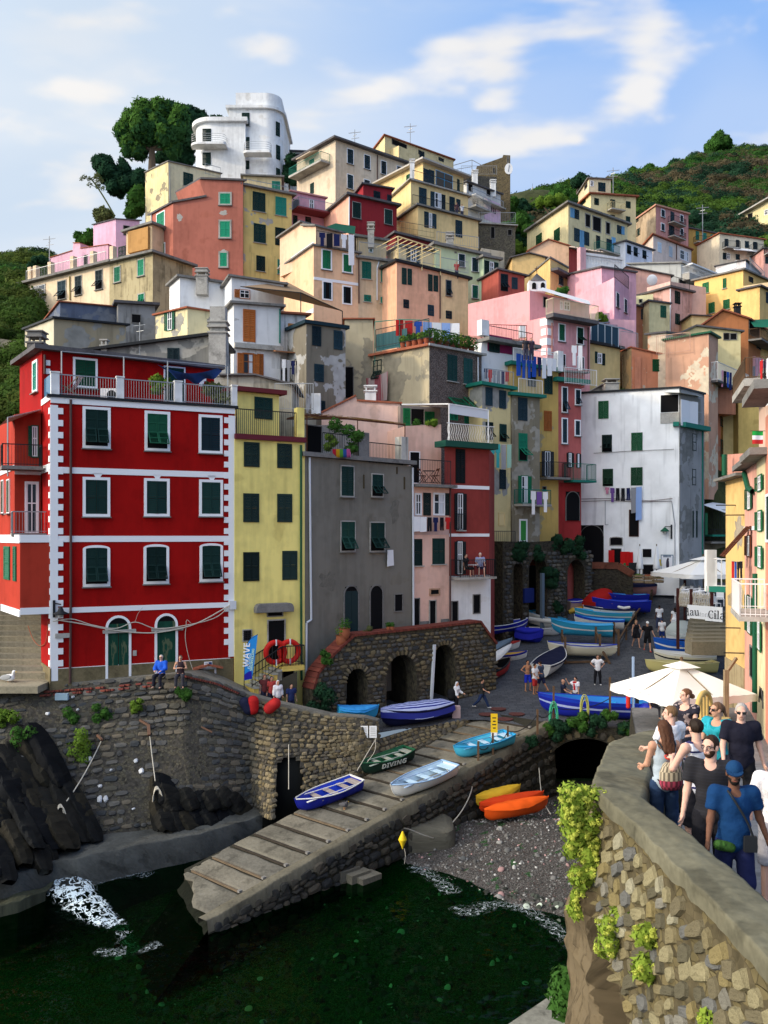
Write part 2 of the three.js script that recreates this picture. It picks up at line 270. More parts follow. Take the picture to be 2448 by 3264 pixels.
let m=o.doorMat||col,n=iw>.9?2:1;
for(let i=0;i<n;i++){let s=pane(m,n===1?0:(i-.5)*iw/2,o.$W?-w*.12:0,.02,iw/n-.02,ih-(o.$W?w*.24:0),'leaf');s.scale.z=.05;}
if(o.$W)pane(C.hole,0,hh/2-w*.26,.01,iw*.86,w*.34,'fanlight');
}else if(kind==='b')pane(col,0,0,.02,iw,ih,'panel');
return fr;
}
function $d(h,f,t,list,o){for(let r of list)win(h,f,t,r,o);}
function $X(pts,hgt=.95,sp=.13,bar=.016,b=b_(),mid){
for(let i=1;i<pts.length;i++){
let a=pts[i-1],c=pts[i],L=a.distanceTo(c),up=v_(0,hgt,0),n=Math.max(1,Math.round(L/sp));
b.bar(a.clone().add(up),c.clone().add(up),.045);b.bar(a.clone().add(v_(0,.08,0)),c.clone().add(v_(0,.08,0)),.03);if(mid)b.bar(a.clone().add(v_(0,hgt*.5,0)),c.clone().add(v_(0,hgt*.5,0)),.025);
for(let k=0;k<=n;k++){let p=a.clone().lerp(c,k/n),e=k===0||k===n;b.bar(p,p.clone().add(up),e?.04:bar);}
}
return b;
}
function rail(h,f,t,x0,x1,yz,o={}){
f=h[f];let a=hit(f,P(t,x0,yz)),c=hit(f,P(t,x1,o.y1??yz)),y=o.flatY??(o.top?a.y:a.y);
let pts=[$L(h,f,a.u,y,o.out||0),$L(h,f,c.u,y,o.out||0)];if(o.ret){pts.unshift($L(h,f,a.u,y,(o.out||0)-o.ret));pts.push($L(h,f,c.u,y,(o.out||0)-o.ret));}
return $X(pts,o.h||.95,o.sp||.14,o.bar||.016,undefined,o.mid).mesh('railing',o.mat||C.$p,h.g);
}
function $h(h,f,t,x0,x1,yz,o={}){
let fc=h[f],a=hit(fc,P(t,x0,yz)),c=hit(fc,P(t,x1,o.y1??yz)),out=o.out||.9,L=Math.abs(c.u-a.u),u=(a.u+c.u)/2,y=a.y,b=b_();
b.box(0,0,0,L,o.th||.16,out);for(let x of o.brackets?[-L*.35,L*.35]:[])b.box(x,-.2,-out*.2,.12,.25,out*.55);
let s=put(h,fc,b.mesh('balcony',o.mat||C.$k,h.g),u,y,out/2+.002);
let z=out/2-.05,q=(x,zz)=>v_(x,(o.th||.16)/2,zz),X=L/2-.04;
if(o.rail!==0)$X([q(-X,-out/2+.03),q(-X,z),q(X,z),q(X,-out/2+.03)],o.h||.95,o.sp||.13,.016).mesh('railing',o.rail||C.$p,s);
return s;
}
function $t(h,f,t,x0,x1,y0,y1,m=C.$g,o={}){
f=h[f];let a=hit(f,P(t,x0,y0)),c=hit(f,P(t,x1,o.yr??y0)),hgt=a.y-hit(f,P(t,x0,y1)).y,b=b_();
b.box(0,0,0,Math.abs(c.u-a.u),hgt,o.dep||.05);return put(h,f,b.mesh(o.$a||'band',m,h.g),(a.u+c.u)/2,a.y-hgt/2,(o.dep||.05)/2-.01+(o.out||0));
}
function $x(h,f,t,pts,m=C.pipeG,r=.05,name='drainpipe'){f=h[f];let b=b_(),q=pts.map(p=>{let k=hit(f,P(t,p[0],p[1]));return $L(h,f,k.u,k.y,.09);});for(let i=1;i<q.length;i++){let c=new TH.LineCurve3(q[i-1],q[i]);b.geo(null,new TH.TubeGeometry(c,1,r,7));}return b.mesh(name,m,h.g);}
function $G(h,t,x,y,d,w=.6,hh=1.2,m=C.$k,pot=1){
let p=at(P(t,x,y),d).sub(h.g.position),b=b_();p.y-=hh*.75;b.box(0,hh/2-.4,0,w,hh+.8,w);b.box(0,hh+.04,0,w+.16,.08,w+.16);
for(let s of[-1,1])for(let q of[-1,1])b.box(s*w*.38,hh+.2,q*w*.38,.1,.24,.1);b.box(0,hh+.36,0,w+.16,.08,w+.16);if(pot>1){b.box(0,hh+.5,0,w,.2,w);b.box(0,hh+.64,0,w+.16,.07,w+.16);}
let o=b.mesh('chimney',m,h.g);o.position.copy(p);return o;
}
function patch(h,f,t,x,y,w,hh,m,$f){
f=h[f];let c=hit(f,P(t,x,y)),W=Math.abs(hit(f,P(t,x+w,y)).u-c.u),Hh=c.y-hit(f,P(t,x,y+hh)).y,s=new TH.Shape(),r=rng($f),n=18;
for(let i=0;i<n;i++){let a=i/n*Math.PI*2,k=rr(.55,1.1,r);(i?s.lineTo:s.moveTo).call(s,Math.cos(a)*W/2*k,Math.sin(a)*Hh/2*k);}
let g=new TH.ExtrudeGeometry(s,{depth:.012,bevelEnabled:false});return put(h,f,mesh('plaster_patch',g,m,h.g),c.u,c.y,-.006);
}
// --- the front row on the harbour
let RED=pm([.33,.0045,.004],.85,'plaster',['plaster',.012]),REDW=pm([.4,.04,.022],.9,'plaster',['plaster',.012]),PLINTH=cc([.2,.165,.095]);
let H=$b('red_house','large deep red house with white quoins and white bands above the stone harbour wall',{t:4,m:[[328,507],[1520,582]],d:[39,42.6],s:[262,560,41.2],side:'L',sl:2.4,base:5,mat:RED,roof:0});
let redH=H;
{
let fl=(a,y)=>[...a,'s'];
let f=H.F,yT=H.top-.35,qb=(u0,u1,y,hh)=>{let b=b_();b.box(0,0,0,u1-u0,hh,.07);return put(H,f,b.mesh('quoin',C.$g,H.g),(u0+u1)/2,y,.02);};
qb(-.02,.3,(yT+6.6)/2,yT-6.6);qb(f.len-.3,f.len+.02,(yT+7.2)/2,yT-7.2);
for(let i=0,y=yT-.25;y>7.3;i++,y-=.53){qb(.3,.3+.22,y,.27).position.y-=0;if(y>7.5)qb(f.len-.52,f.len-.3,y+.02,.27);}
let sf=H.S;for(let y=yT-.25;y>7.2;y-=.53){let b=b_();b.box(0,0,0,.22,.27,.07);put(H,sf,b.mesh('quoin',C.$g,H.g),sf.len-.11,y,.02);}
$t(H,'F',4,328,1520,505,545,C.$g,{dep:.09,$a:'cornice'});$t(H,'F',4,372,1490,960,1000,C.$g,{dep:.05});$t(H,'F',4,372,1490,1407,1447);$t(H,'F',7,372,1490,215,250);
$t(H,'F',7,330,1512,612,1100,PLINTH,{dep:.06,$a:'plinth'});$t(H,'F',7,372,1490,606,617,C.$g,{dep:.052});
$t(H,'S',4,262,328,535,572,C.$g,{dep:.05});$t(H,'S',4,262,328,962,1008,C.$g,{dep:.05});
let tr={$g:.125,col:C.$l};
win(H,'F',4,[535,572,717,842,'f'],{...tr,jit:.06});win(H,'F',4,[937,600,1102,858,'f'],{...tr,col:C.gMid,jit:.08,ang:.7});win(H,'F',4,[1287,624,1441,873,'s'],{...tr,col:C.$m});
for(let r of[[536,1027,714,1283],[933,1035,1099,1281],[1290,1043,1444,1281]]){win(H,'F',4,r,tr);}
for(let r of[[610,1000,658,1030],[998,1008,1040,1036],[1352,1015,1392,1044]]){let fc=H.F,a=hit(fc,P(4,r[0]-8,r[1])),c=hit(fc,P(4,r[2]+8,r[1])),e=hit(fc,P(4,r[0],r[3])),s=new TH.Shape(),W=(c.u-a.u)/2,hh=a.y-e.y;s.moveTo(-W,hh);s.lineTo(-W*.4,0);s.lineTo(W*.4,0);s.lineTo(W,hh);put(H,fc,mesh('keystone',new TH.ExtrudeGeometry(s,{depth:.06,bevelEnabled:false}),C.$g,H.g),(a.u+c.u)/2,e.y,-.02);}
win(H,'F',4,[537,1467,714,1736,'f'],{...tr,$W:2});win(H,'F',4,[930,1461,1095,1718,'f'],{...tr,$W:2});win(H,'F',4,[1293,1455,1444,1703,'f'],{...tr,$W:2});
let dm=$E([.012,.06,.04],[.09,.12,.07],.42,901,2);
for(let r of[[683,263,850,672,'g'],[1002,250,1152,645,'g']]){let d=win(H,'F',7,r,{$g:.11,$W:1,doorMat:dm,sillTrim:0});let fc=H.F,c=hit(fc,P(7,(r[0]+r[2])/2+6,r[1]+102));put(H,fc,b_().box(0,0,0,1.45,.14,.16).mesh('lintel',C.$k,H.g),c.u,c.y,.06);}
$x(H,'F',4,[[457,525],[457,1800],[452,2360]],C.pipeD,.055);
put(H,H.F,b_().box(0,0,0,.6,.2,.05).mesh('street_nameplate',C.$k,H.g),hit(H.F,P(7,403,393)).u,hit(H.F,P(7,403,393)).y,.1);
put(H,H.F,b_().box(0,0,0,.16,.24,.06).mesh('doorbell_panel',C.$k,H.g),hit(H.F,P(7,872,507)).u,hit(H.F,P(7,872,507)).y,.03);
win(H,'F',7,[1268,600,1400,705,'d'],{$g:.09,$a:'cellar_door',$n:C.pipeW});{let c=hit(H.F,P(7,1338,590)),b=b_();b.box(-.33,0,0,.75,.09,.4,M4(0,0,0,0,0,.25));b.box(.33,0,0,.75,.09,.4,M4(0,0,0,0,0,-.25));put(H,H.F,b.mesh('hood',C.$K,H.g),c.u,c.y,.2);}
let sl=b_(),fT=H.F,y0=H.top;sl.box(0,0,0,fT.len+.3,.12,.5);put(H,fT,sl.mesh('terrace_edge',C.$p,H.g),fT.len/2,y0+.062,-.1);
let fl2=b_();fl2.box(0,0,0,fT.len-.1,.06,2.0);put(H,fT,fl2.mesh('terrace_floor',C.$K,H.g),fT.len/2,y0+.03,-1.2);
let ps=[[330,385],[756,803],[1132,1180],[1502,1536]].map(([a,c])=>{let ua=hit(fT,P(4,a,500)).u,uc=hit(fT,P(4,c,500)).u,b=b_();b.box(0,.95/2,0,uc-ua,.95,.3);b.box(0,.99,0,uc-ua+.05,.06,.36);put(H,fT,b.mesh('pillar',C.white,H.g),(ua+uc)/2,y0+.12,-.1);return[ua,uc];});
for(let i=0;i<3;i++)$X([$L(H,fT,ps[i][1],y0+.12,-.1),$L(H,fT,ps[i+1][0],y0+.12,-.1)],.92,.115,.016).mesh('railing',C.rail,H.g);
put(H,H.S,b_().box(0,0,0,H.S.len-.3,.95,.03).mesh('glass_panel',pm([.1,.3,.5],.1,null,null,{transmission:.5,thickness:0}),H.g),H.S.len/2,y0+.6,-.08);
let pol=[[402,205],[807,240],[1092,270],[1483,305]].map(([x,y])=>{let a=hit(fT,P(4,x,y));return $L(H,fT,a.u,a.y,-.2);});
let pb=b_();for(let p of pol)pb.bar(p,p.clone().setY(y0+.1-H.g.position.y),.05);for(let i=1;i<4;i++)pb.bar(pol[i-1],pol[i],.035);pb.mesh('pole_frame',C.rail,H.g);
let ph=sub(H,{t:4,m:[[272,205],[1388,330]],d:[40.7,44.8],s:[162,265,43.4],side:'L',sl:4.4,base:y0-.5,mat:RED,th:.28,ov:.4,$a:'top_floor_wall'});
$d(ph,'F',4,[[473,255,632,450]],{$g:.1,col:C.gMid});$d(ph,'F',4,[[1060,310,1200,545]],{$g:.07,col:pm([.01,.05,.05],.5)});
$d(ph,'S',4,[[215,270,247,480]],{$g:.12,col:C.$v,one:1});
for(let[x0,x1,y]of[[297,325,285],[297,325,340],[1290,1335,385],[1290,1320,420]])$t(ph,'F',4,x0,x1,y-17,y+17,C.$g,{$a:'quoin'});
$x(ph,'F',4,[[288,235],[288,360]],C.pipeD,.05);
let wing=sub(H,{t:4,m:[[95,620],[265,590]],d:[40.3,40.8],s:[0,620,44.5],side:'L',sl:6,base:9.7,mat:REDW,roof:0,flat:0,$a:'side_wall'});
win(wing,'F',4,[200,690,250,900,'o'],{col:C.gMid,sides:1});win(wing,'F',4,[160,1055,252,1400,'w'],{$g:.08,$a:'door',cas:C.$Q});
$t(wing,'F',4,95,265,965,1008);$t(wing,'S',4,0,95,990,1018);
$d(wing,'S',4,[[12,1045,27,1262],[48,1040,66,1262]],{col:pm([.05,.07,.045],.6),one:1,$g:.05});
let bay=sub(H,{t:4,m:[[130,1418],[326,1402]],d:[38.45,39.02],s:[0,1405,42],side:'L',sl:6,base:9.72,mat:REDW,roof:0,$a:'bay_wall'});
$t(bay,'F',4,130,326,1400,1450);$t(bay,'S',4,0,130,1400,1450);$t(bay,'F',7,130,326,216,260);$t(bay,'S',7,10,130,190,232);
$d(bay,'S',4,[[28,1475,66,1690],[88,1475,108,1700]],{col:C.gMid,one:1});
$h(wing,'F',4,66,318,1400,{out:1.1,mat:C.slab,rail:C.rail});$h(wing,'F',4,0,262,972,{out:1.2,mat:C.slab,rail:C.$p});
let cp=b_();let aw=at(P(4,262,590),40.5).sub(H.g.position),a2=at(P(4,50,640),39.2).sub(H.g.position),a3=at(P(4,0,690),40).sub(H.g.position),a4=at(P(4,150,640),42).sub(H.g.position);cp.quad(aw,a2,a3,a4);cp.mesh('awning',pm([.55,.47,.4],.9),H.g);b_().bar(a2,a2.clone().setY(a2.y-2.6),.05).bar(a2,aw,.05).mesh('awning_frame',C.rail,H.g);
$t(H,'S',7,262,330,560,900,PLINTH,{$a:'plinth'});
}
H=$b('yellow_house','narrow bright yellow house between the red house and the grey house',{t:5,m:[[-139,775],[316,802]],d:[42.5,44.3],s:5,base:3.6,mat:pm([.92,.77,.25],.85,'plaster',['plaster',.012]),roof:0});
let yelH=H;
{
let c={col:pm([.012,.025,.022],.55),sill:0};
$d(H,'F',5,[[-79,800,22,960],[137,810,232,968],[-83,1132,19,1318],[137,1135,233,1318],[-83,1512,20,1700],[170,1504,266,1692]],c);
let b=b_(),f=H.F;b.box(0,0,0,f.len,.25,1.2);put(H,f,b.mesh('terrace_slab',pm([.12,.02,.03],.7),H.g),f.len/2,H.top+.1,-.4);
rail(H,'F',5,-125,262,765,{h:1.35,sp:.1,bar:.022,out:0});for(let[a,c2]of[[262,308]]){let ua=hit(f,P(5,a,760)).u,uc=hit(f,P(5,c2,760)).u;put(H,f,b_().box(0,.75,0,uc-ua,1.5,.4).mesh('pillar',H.g.children[0].material,H.g),(ua+uc)/2,H.top+.2,-.1);}
let up=sub(H,{t:5,m:[[-124,470],[150,495]],d:[44.2,45.6],s:4,base:H.top,mat:H.g.children[0].material,rm:pm([.14,.025,.03],.8),th:.3,$a:'top_floor_wall'});
win(up,'F',5,[-10,510,106,650,'s'],{col:C.$l});
win(H,'F',8,[72,288,190,560,'d'],{$a:'doorway',$g:.06,$n:C.$k});win(H,'F',8,[70,232,175,272,'d']);win(H,'F',7,[1570,353,1632,432,'d'],{$g:.05,$n:C.$k});
{let c2=hit(H.F,P(8,108,213)),s=new TH.Shape();s.moveTo(-.95,-.18);s.quadraticCurveTo(-1,.2,-.7,.2);s.lineTo(.7,.2);s.quadraticCurveTo(1,.2,.95,-.18);s.lineTo(-.95,-.18);put(H,H.F,mesh('door_hood',new TH.ExtrudeGeometry(s,{depth:.35,bevelEnabled:true,bevelSize:.03,bevelThickness:.03,bevelSegments:2}),C.slab,H.g),c2.u,c2.y,0);}
{let b2=b_(),c2=hit(H.F,P(7,1600,392));for(let i=-2;i<=2;i++)b2.box(i*.08,0,0,.02,.5,.02);for(let i=-2;i<=2;i++)b2.box(0,i*.1,.015,.44,.02,.015);put(H,H.F,b2.mesh('window_bars',C.$p,H.g),c2.u,c2.y,.08);}
win(H,'F',8,[168,585,247,785,'d'],{$a:'cellar_door'});
$x(H,'F',5,[[287,820],[287,1700],[290,2340]],pm([.02,.09,.04],.5),.06);
}
H=$b('grey_house','tall plain grey rendered house with roof terrace beside the yellow house',{t:5,m:[[303,890],[1015,955]],d:[44.3,49.8],s:6,base:4.5,mat:plaster([.2,.188,.158]),roof:0});
let gryH=H;
{
let o={$g:.06,col:C.$l,$n:C.$k};
win(H,'F',5,[545,950,635,1155,'s'],o);win(H,'F',5,[745,1003,825,1157,'f'],{...o,ang:.75,jit:.2});win(H,'F',5,[545,1308,643,1510,'f'],{...o,col:pm([.014,.055,.04],.55),jit:.12});win(H,'F',5,[735,1315,835,1510,'f'],{...o,col:pm([.014,.05,.04],.55),jit:.12,ang:.65});
win(H,'F',8,[565,65,665,395,'g'],{$W:1,$g:.07,$n:C.slab,doorMat:pm([.012,.03,.035],.4),sillTrim:0});win(H,'F',8,[733,62,822,380,'g'],{$W:1,$g:.07,$n:C.slab,doorMat:C.hole,sillTrim:0});win(H,'F',8,[893,122,950,240,'d'],{$g:.05,$n:C.slab});
let b=b_(),f=H.F;b.box(0,0,0,f.len+.2,.22,1.4);put(H,f,b.mesh('terrace_slab',C.slab,H.g),f.len/2,H.top+.11,-.45);
let fl=b_();fl.box(0,0,0,f.len-.2,.05,4.5);put(H,f,fl.mesh('terrace_floor',C.slab,H.g),f.len/2,H.top+.03,-2.5);
rail(H,'F',5,425,655,885,{h:1.15,sp:.12,out:.1});rail(H,'F',5,725,940,935,{h:1.1,sp:.11,out:.1});
for(let[a,c,m]of[[655,722,C.slab],[930,975,dirty([.55,.54,.5])]]){let ua=hit(f,P(5,a,900)).u,uc=hit(f,P(5,c,900)).u;put(H,f,b_().box(0,.65,0,uc-ua,1.3,.5).mesh('pillar',m,H.g),(ua+uc)/2,H.top+.2,-.1);}
[[690,1040,60,70,5],[470,1700,120,160,6],[900,1250,70,190,7]].forEach(a=>patch(H,'F',5,a[0],a[1],a[2],a[3],cc([.17,.162,.14]),a[4]));
$x(H,'F',5,[[340,900],[345,1500],[350,1950],[320,1970],[318,2330]],C.pipeW,.06);$x(H,'F',5,[[1008,965],[1013,2010]],C.pipeW,.06);
for(let[x,y0,y1]of[[697,1010,1100],[960,1025,1105],[912,960,1005]])$t(H,'F',5,x-3,x+3,y0,y1,pm([.07,.055,.03],.9),{dep:.06,$a:'iron_tie'});
let q=(x,y,d)=>at(P(5,x,y),d).sub(H.g.position),pc=[q(200,650,47.5),q(330,622,47),q(965,688,50.3),q(640,650,53)],pb=b_();
for(let[k,yy]of[[2,2.9],[1,2.6]])pb.bar(pc[k],pc[k].clone().setY(pc[k].y-yy),.06);let pm2=pc[1].clone().lerp(pc[2],.5);pb.bar(pm2,pm2.clone().setY(pm2.y-2.7),.05);
pb.bar(pc[1],pc[2],.07);pb.bar(pc[0],pc[3],.07);pb.bar(pc[0],pc[1],.06);pb.bar(pc[3],pc[2],.06);pb.mesh('pergola_frame',C.brownD,H.g);
let cane=b_(),r=rng(5);for(let i=0;i<46;i++){let t=i/45,a=pc[0].clone().lerp(pc[3],t+rr(-.01,.01,r)),c=pc[1].clone().lerp(pc[2],t+rr(-.02,.02,r));a.y+=rr(.02,.14,r);c.y+=rr(.02,.14,r);cane.bar(a,c,rr(.05,.12,r),.02);}cane.mesh('cane_roof',pm([.2,.12,.055],.9,'wood'),H.g);
let back=sub(H,{t:5,m:[[318,690],[640,690]],d:[48.5,51.5],s:3,base:H.top,mat:dirty([.5,.48,.45]),roof:0,$a:'hut_wall'});win(back,'F',5,[322,690,425,875,'d'],{$a:'doorway'});
}
H=$b('pink_house','narrow pale pink house squeezed between the grey house and a red house',{t:5,m:[[1016,1078],[1252,1085]],d:[49.9,51.5],s:4,base:6,mat:plaster([.78,.5,.4]),roof:0});
let pnkH=H;
{
let f=H.F;$h(H,'F',5,1018,1262,1080,{out:.6,mat:C.slab,rail:0});rail(H,'F',5,1020,1225,1070,{h:1.35,sp:.12,out:.5});
win(H,'F',5,[1028,1130,1072,1275,'w']);win(H,'F',5,[1147,1128,1222,1275,'w'],{curtain:1});for(let r of[[1083,1128,1131,1275],[1224,1130,1251,1275]])win(H,'F',5,[...r,'s'],{col:pm([.012,.02,.018],.6),one:1,$a:'shutter_leaf'});
$d(H,'F',5,[[1020,1427,1075,1600],[1143,1423,1221,1590]],{col:C.$l,sill:1});
win(H,'F',8,[1020,150,1060,358,'d'],{$a:'doorway'});win(H,'F',8,[1120,163,1166,350,'d'],{$a:'doorway',$g:.05,$n:C.$k});win(H,'F',8,[1123,88,1190,135,'d'],{$g:.08,$n:plaster([.5,.3,.2])});
$t(H,'F',8,1062,1120,303,420,C.slab,{$a:'plinth'});$t(H,'F',8,1198,1250,288,420,C.slab,{$a:'plinth'});$t(H,'F',5,1020,1250,1370,1400,plaster([.6,.42,.38]),{dep:.03});
$x(H,'F',5,[[1254,1100],[1254,1980]],C.pipeD,.04);
let up=sub(H,{t:5,m:[[968,695],[1200,685]],d:[52.2,53],s:5,base:H.top-2,mat:H.g.children[0].material,roof:0,$a:'upper_wall'});win(up,'F',5,[993,860,1062,1068,'d'],{$a:'doorway',$g:.05});
}
H=$b('dark_red_house','narrow dark red house with white base at the end of the row beside the arches',{t:5,m:[[1222,830],[1510,842]],d:[51.6,53.4],s:[1545,842,58],base:5.5,mat:plaster([.26,.045,.038]),roof:0});
let drH=H;
{
let g={col:pm([.01,.014,.016],.6)};
win(H,'F',5,[1293,845,1353,1066,'s'],g);win(H,'F',5,[1300,1128,1343,1372,'o'],{...g,a1:.1,a2:-.1,$a:'balcony_door'});win(H,'F',5,[1300,1438,1340,1660,'o'],{...g,$a:'balcony_door'});
$t(H,'F',5,1222,1510,1075,1098);$t(H,'F',5,1222,1510,1392,1412);$t(H,'F',8,1252,1516,8,560,C.white,{dep:.08,$a:'white_base'});
win(H,'F',8,[1265,168,1308,338,'d'],{$a:'doorway'}).position.add(v_(0,0,.08));win(H,'F',8,[1403,125,1452,252,'d']).position.add(v_(0,0,.08));
$h(H,'F',8,1255,1490,22,{out:1.0,th:.14,mat:C.$k,h:1.0});$h(H,'F',5,1296,1348,1374,{out:.25,th:.06});
let f=H.F,cb=b_();cb.box(0,0,0,f.len+.6,.35,1.1);put(H,f,cb.mesh('terrace_slab',pm([.012,.07,.05],.5),H.g),f.len/2+.05,H.top+.17,-.1);
let rb=b_(),y0=H.top+.35;for(let i=0;i<=26;i++){let u=f.len*i/26;rb.tube([[.0,.0],[.14,.3],[.02,.65],[.12,1.0]].map(([o,y])=>$L(H,f,u,y0+y,o+.25)),.012,4,6);}rb.bar($L(H,f,-.1,y0+1,.37),$L(H,f,f.len+.1,y0+1,.37),.04);rb.mesh('railing',C.railW,H.g);
let q=(x,y,d)=>at(P(5,x,y),d).sub(H.g.position),a=q(945,555,53.5),b=q(1250,552,52.2),c=q(1505,592,53.8),d=q(1230,575,55.5),ab=b_();ab.quad(a,b,c,d);let dr=v=>v.clone().setY(v.y-.55);ab.quad(b,c,dr(c),dr(b));ab.mesh('awning',pm([.62,.64,.68],.8),H.g);b_().bar(b,b.clone().setY(b.y-2.4),.07).bar(c,c.clone().setY(c.y-2.2),.07).bar(a,b,.07).bar(b,c,.07).mesh('awning_frame',C.railW,H.g);
}
H=$b('rear_pink_house','pale pink house with sloping roof edge rising behind the grey house terrace',{t:5,m:[[425,612],[648,503],[655,535],[935,552]],d:[55,55],s:5,base:14,mat:plaster([.8,.55,.46]),rm:C.$K,th:.14,ov:.12});
win(H,'F',5,[950,580,1002,690,'s'],{col:C.gMid,one:1});$G(H,5,742,500,56,.7,.9,C.white);
{let s2=sub(H,{t:5,m:[[935,560],[1195,575]],d:[54.4,55],s:4,base:16,mat:plaster([.24,.2,.18]),roof:0,$a:'porch_wall'});win(s2,'F',5,[1000,580,1092,690,'d'],{$a:'doorway'});win(s2,'F',5,[953,580,1000,695,'s'],{col:pm([.012,.14,.05],.6),one:1});win(s2,'F',5,[1092,602,1156,690,'s'],{col:pm([.012,.14,.05],.6)});}
// --- second rank, left to right
H=$b('long_grey_house','low grey rendered house with a sloping dark roof edge behind the red house terrace',{t:4,m:[[575,212],[1395,108]],d:[50,50],s:5,base:15,mat:$E([.2,.2,.19],[.34,.33,.3],.5,601),th:.2,rm:C.$p});
win(H,'F',4,[1085,190,1163,272,'s'],{col:pm([.01,.022,.028],.5)});$G(H,4,1418,150,49.7,.95,1.6,C.$k,2);{let b=b_(),p=at(P(4,1418,440),49.7).sub(H.g.position);b.box(0,2.2,0,.85,4.4,.8);b.mesh('chimney_stack',C.$k,H.g).position.copy(p);}
$G(H,4,678,205,50,.3,.8,C.$k);
H=$b('terrace_shed','low pale outbuilding with grey pitched roof beside the brown shuttered white house',{t:5,m:[[-200,372],[0,372],[235,432]],d:[49,49],s:4,base:14,mat:dirty([.42,.4,.34]),rm:C.slate,th:.12});
rail(H,'F',5,130,375,600,{h:1.45,sp:.13,mat:C.rail,out:.5});{let b=b_(),p=at(P(5,390,625),50).sub(H.g.position);b.box(0,.6,0,.5,1.2,.5);b.mesh('pillar',C.white,H.g).position.copy(p);let s=sub(H,{t:5,m:[[150,600],[390,620]],d:[49.2,50.2],s:3,base:12,mat:dirty([.5,.48,.42]),roof:0,$a:'terrace_wall'});}
H=$b('beige_house','beige and tan house with a lit left side behind the red house top',{t:4,m:[[352,0],[815,45]],d:[55,57.5],s:[165,5,58],side:'L',base:13,mat:$E([.36,.3,.2],[.3,.29,.26],.4,602),rm:C.$p,th:.16,ov:.2});
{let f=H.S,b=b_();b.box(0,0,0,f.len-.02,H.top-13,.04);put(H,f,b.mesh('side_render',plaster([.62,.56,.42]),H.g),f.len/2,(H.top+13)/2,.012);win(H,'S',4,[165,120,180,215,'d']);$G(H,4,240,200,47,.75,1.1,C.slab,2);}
H=$b('blue_grey_house','low blue-grey house with tiled edge below the cream terraced row',{t:1,m:[[390,1552],[765,1585]],d:[62,64],s:6,base:16,mat:$E([.11,.135,.2],[.16,.18,.22],.35,603),rm:C.$K,th:.1,ov:.15});
H=$b('small_grey_house','small grey house with flat dark roof next to the pale yellow house',{t:1,m:[[765,1560],[1005,1575]],d:[63,64],s:6,base:16,mat:dirty([.27,.27,.27]),th:.25});win(H,'F',1,[850,1628,915,1690,'d']);
H=$b('pale_yellow_house','small pale yellow house with flaking plaster and tiled roof edge above the long grey house',{t:1,m:[[1215,1592],[1522,1640]],d:[60,61.6],s:[1008,1548,62],side:'L',base:16,mat:$E([.74,.66,.4],[.32,.31,.28],.4,604,5),rm:C.$K,th:.14,ov:.2});
win(H,'F',4,[1375,-12,1420,75,'s'],{col:C.$l});win(H,'F',4,[1421,0,1456,82,'w'],{cas:pm([.1,.2,.45],.6)});win(H,'S',4,[1085,-50,1120,78,'o'],{col:C.gMid,a1:.3,a2:-.1});
H=$b('upper_white_house','plain white flat-roofed house directly under the salmon tower',{t:1,m:[[1165,1392],[1500,1440]],d:[72,73.5],s:[1098,1450],side:'L',base:18,mat:C.white,rm:C.slab,th:.25});
$G(H,1,1312,1405,72.5,.9,.7,C.$k,2);
H=$b('white_attic_house','white house with brown open shutters and a canopy in front of the orange house',{t:1,m:[[1500,1390],[1840,1440]],d:[70,71.5],s:6,base:18,mat:C.white,rm:C.slab,th:.2});win(H,'F',1,[1550,1470,1620,1530,'o'],{col:C.brown,sides:1});
{let q=(x,y,d)=>at(P(2,x,y),d).sub(H.g.position),cv=b_(),a=q(-100,1450,68.5),b=q(290,1490,68),c=q(560,1610,69.5),d2=q(200,1420,73);cv.quad(a,b,c,d2);cv.mesh('canopy',pm([.3,.2,.12],.9),H.g);b_().bar(b,b.clone().setY(b.y-2.6),.07).bar(c,c.clone().setY(c.y-1.5),.07).bar(a,b,.06).bar(b,c,.06).mesh('canopy_frame',C.$p,H.g);}
H=$b('white_shuttered_house','white house with brown wooden shutters left of a laundry balcony',{t:5,m:[[-144,-96],[158,-74]],d:[57.4,58.6],s:6,base:13,mat:$E([.74,.74,.74],[.45,.44,.43],.34,605),rm:C.slab,th:.2});
win(H,'F',5,[-84,-60,-4,150,'s'],{col:C.brown});win(H,'F',5,[-88,222,-12,362,'o'],{col:C.brown,cas:C.brown,curtain:1});win(H,'F',5,[8,228,48,385,'s'],{col:C.brown,one:1,$a:'shutter_leaf'});$t(H,'F',5,-144,168,158,190,C.$k,{dep:.35,$a:'cornice'});$x(H,'F',5,[[152,-60],[152,160]],C.$v,.05);
H=$b('white_balcony_house','narrow white house with orange shutters and a balcony of hanging laundry',{t:5,m:[[158,-30],[322,-20]],d:[59,59.8],s:6,base:13,mat:dirty([.74,.73,.72]),rm:C.$K,th:.18});
win(H,'F',5,[207,33,273,152,'s'],{col:pm([.4,.16,.04],.6)});$h(H,'F',5,162,312,430,{out:1.0,h:.9});win(H,'F',5,[168,330,300,420,'d'],{$a:'doorway'});{let c=hit(H.F,P(5,238,230));put(H,H.F,b_().box(0,0,0,3.2,.08,1.2,M4(0,0,0,.2)).mesh('awning',pm([.3,.14,.07],.9),H.g),c.u,c.y,.5);}
H=$b('stained_grey_house','grey house with peeling pale patches and blue-green shutters in the middle of the slope',{t:5,m:[[326,32],[580,68]],d:[57,58.6],s:6,base:13,mat:$E([.21,.19,.15],[.42,.42,.41],.41,606,7),rm:C.$m,th:.3,ov:.2});
$d(H,'F',5,[[363,48,421,176],[503,78,559,201],[377,295,438,408],[410,532,447,602]],{col:C.$m});
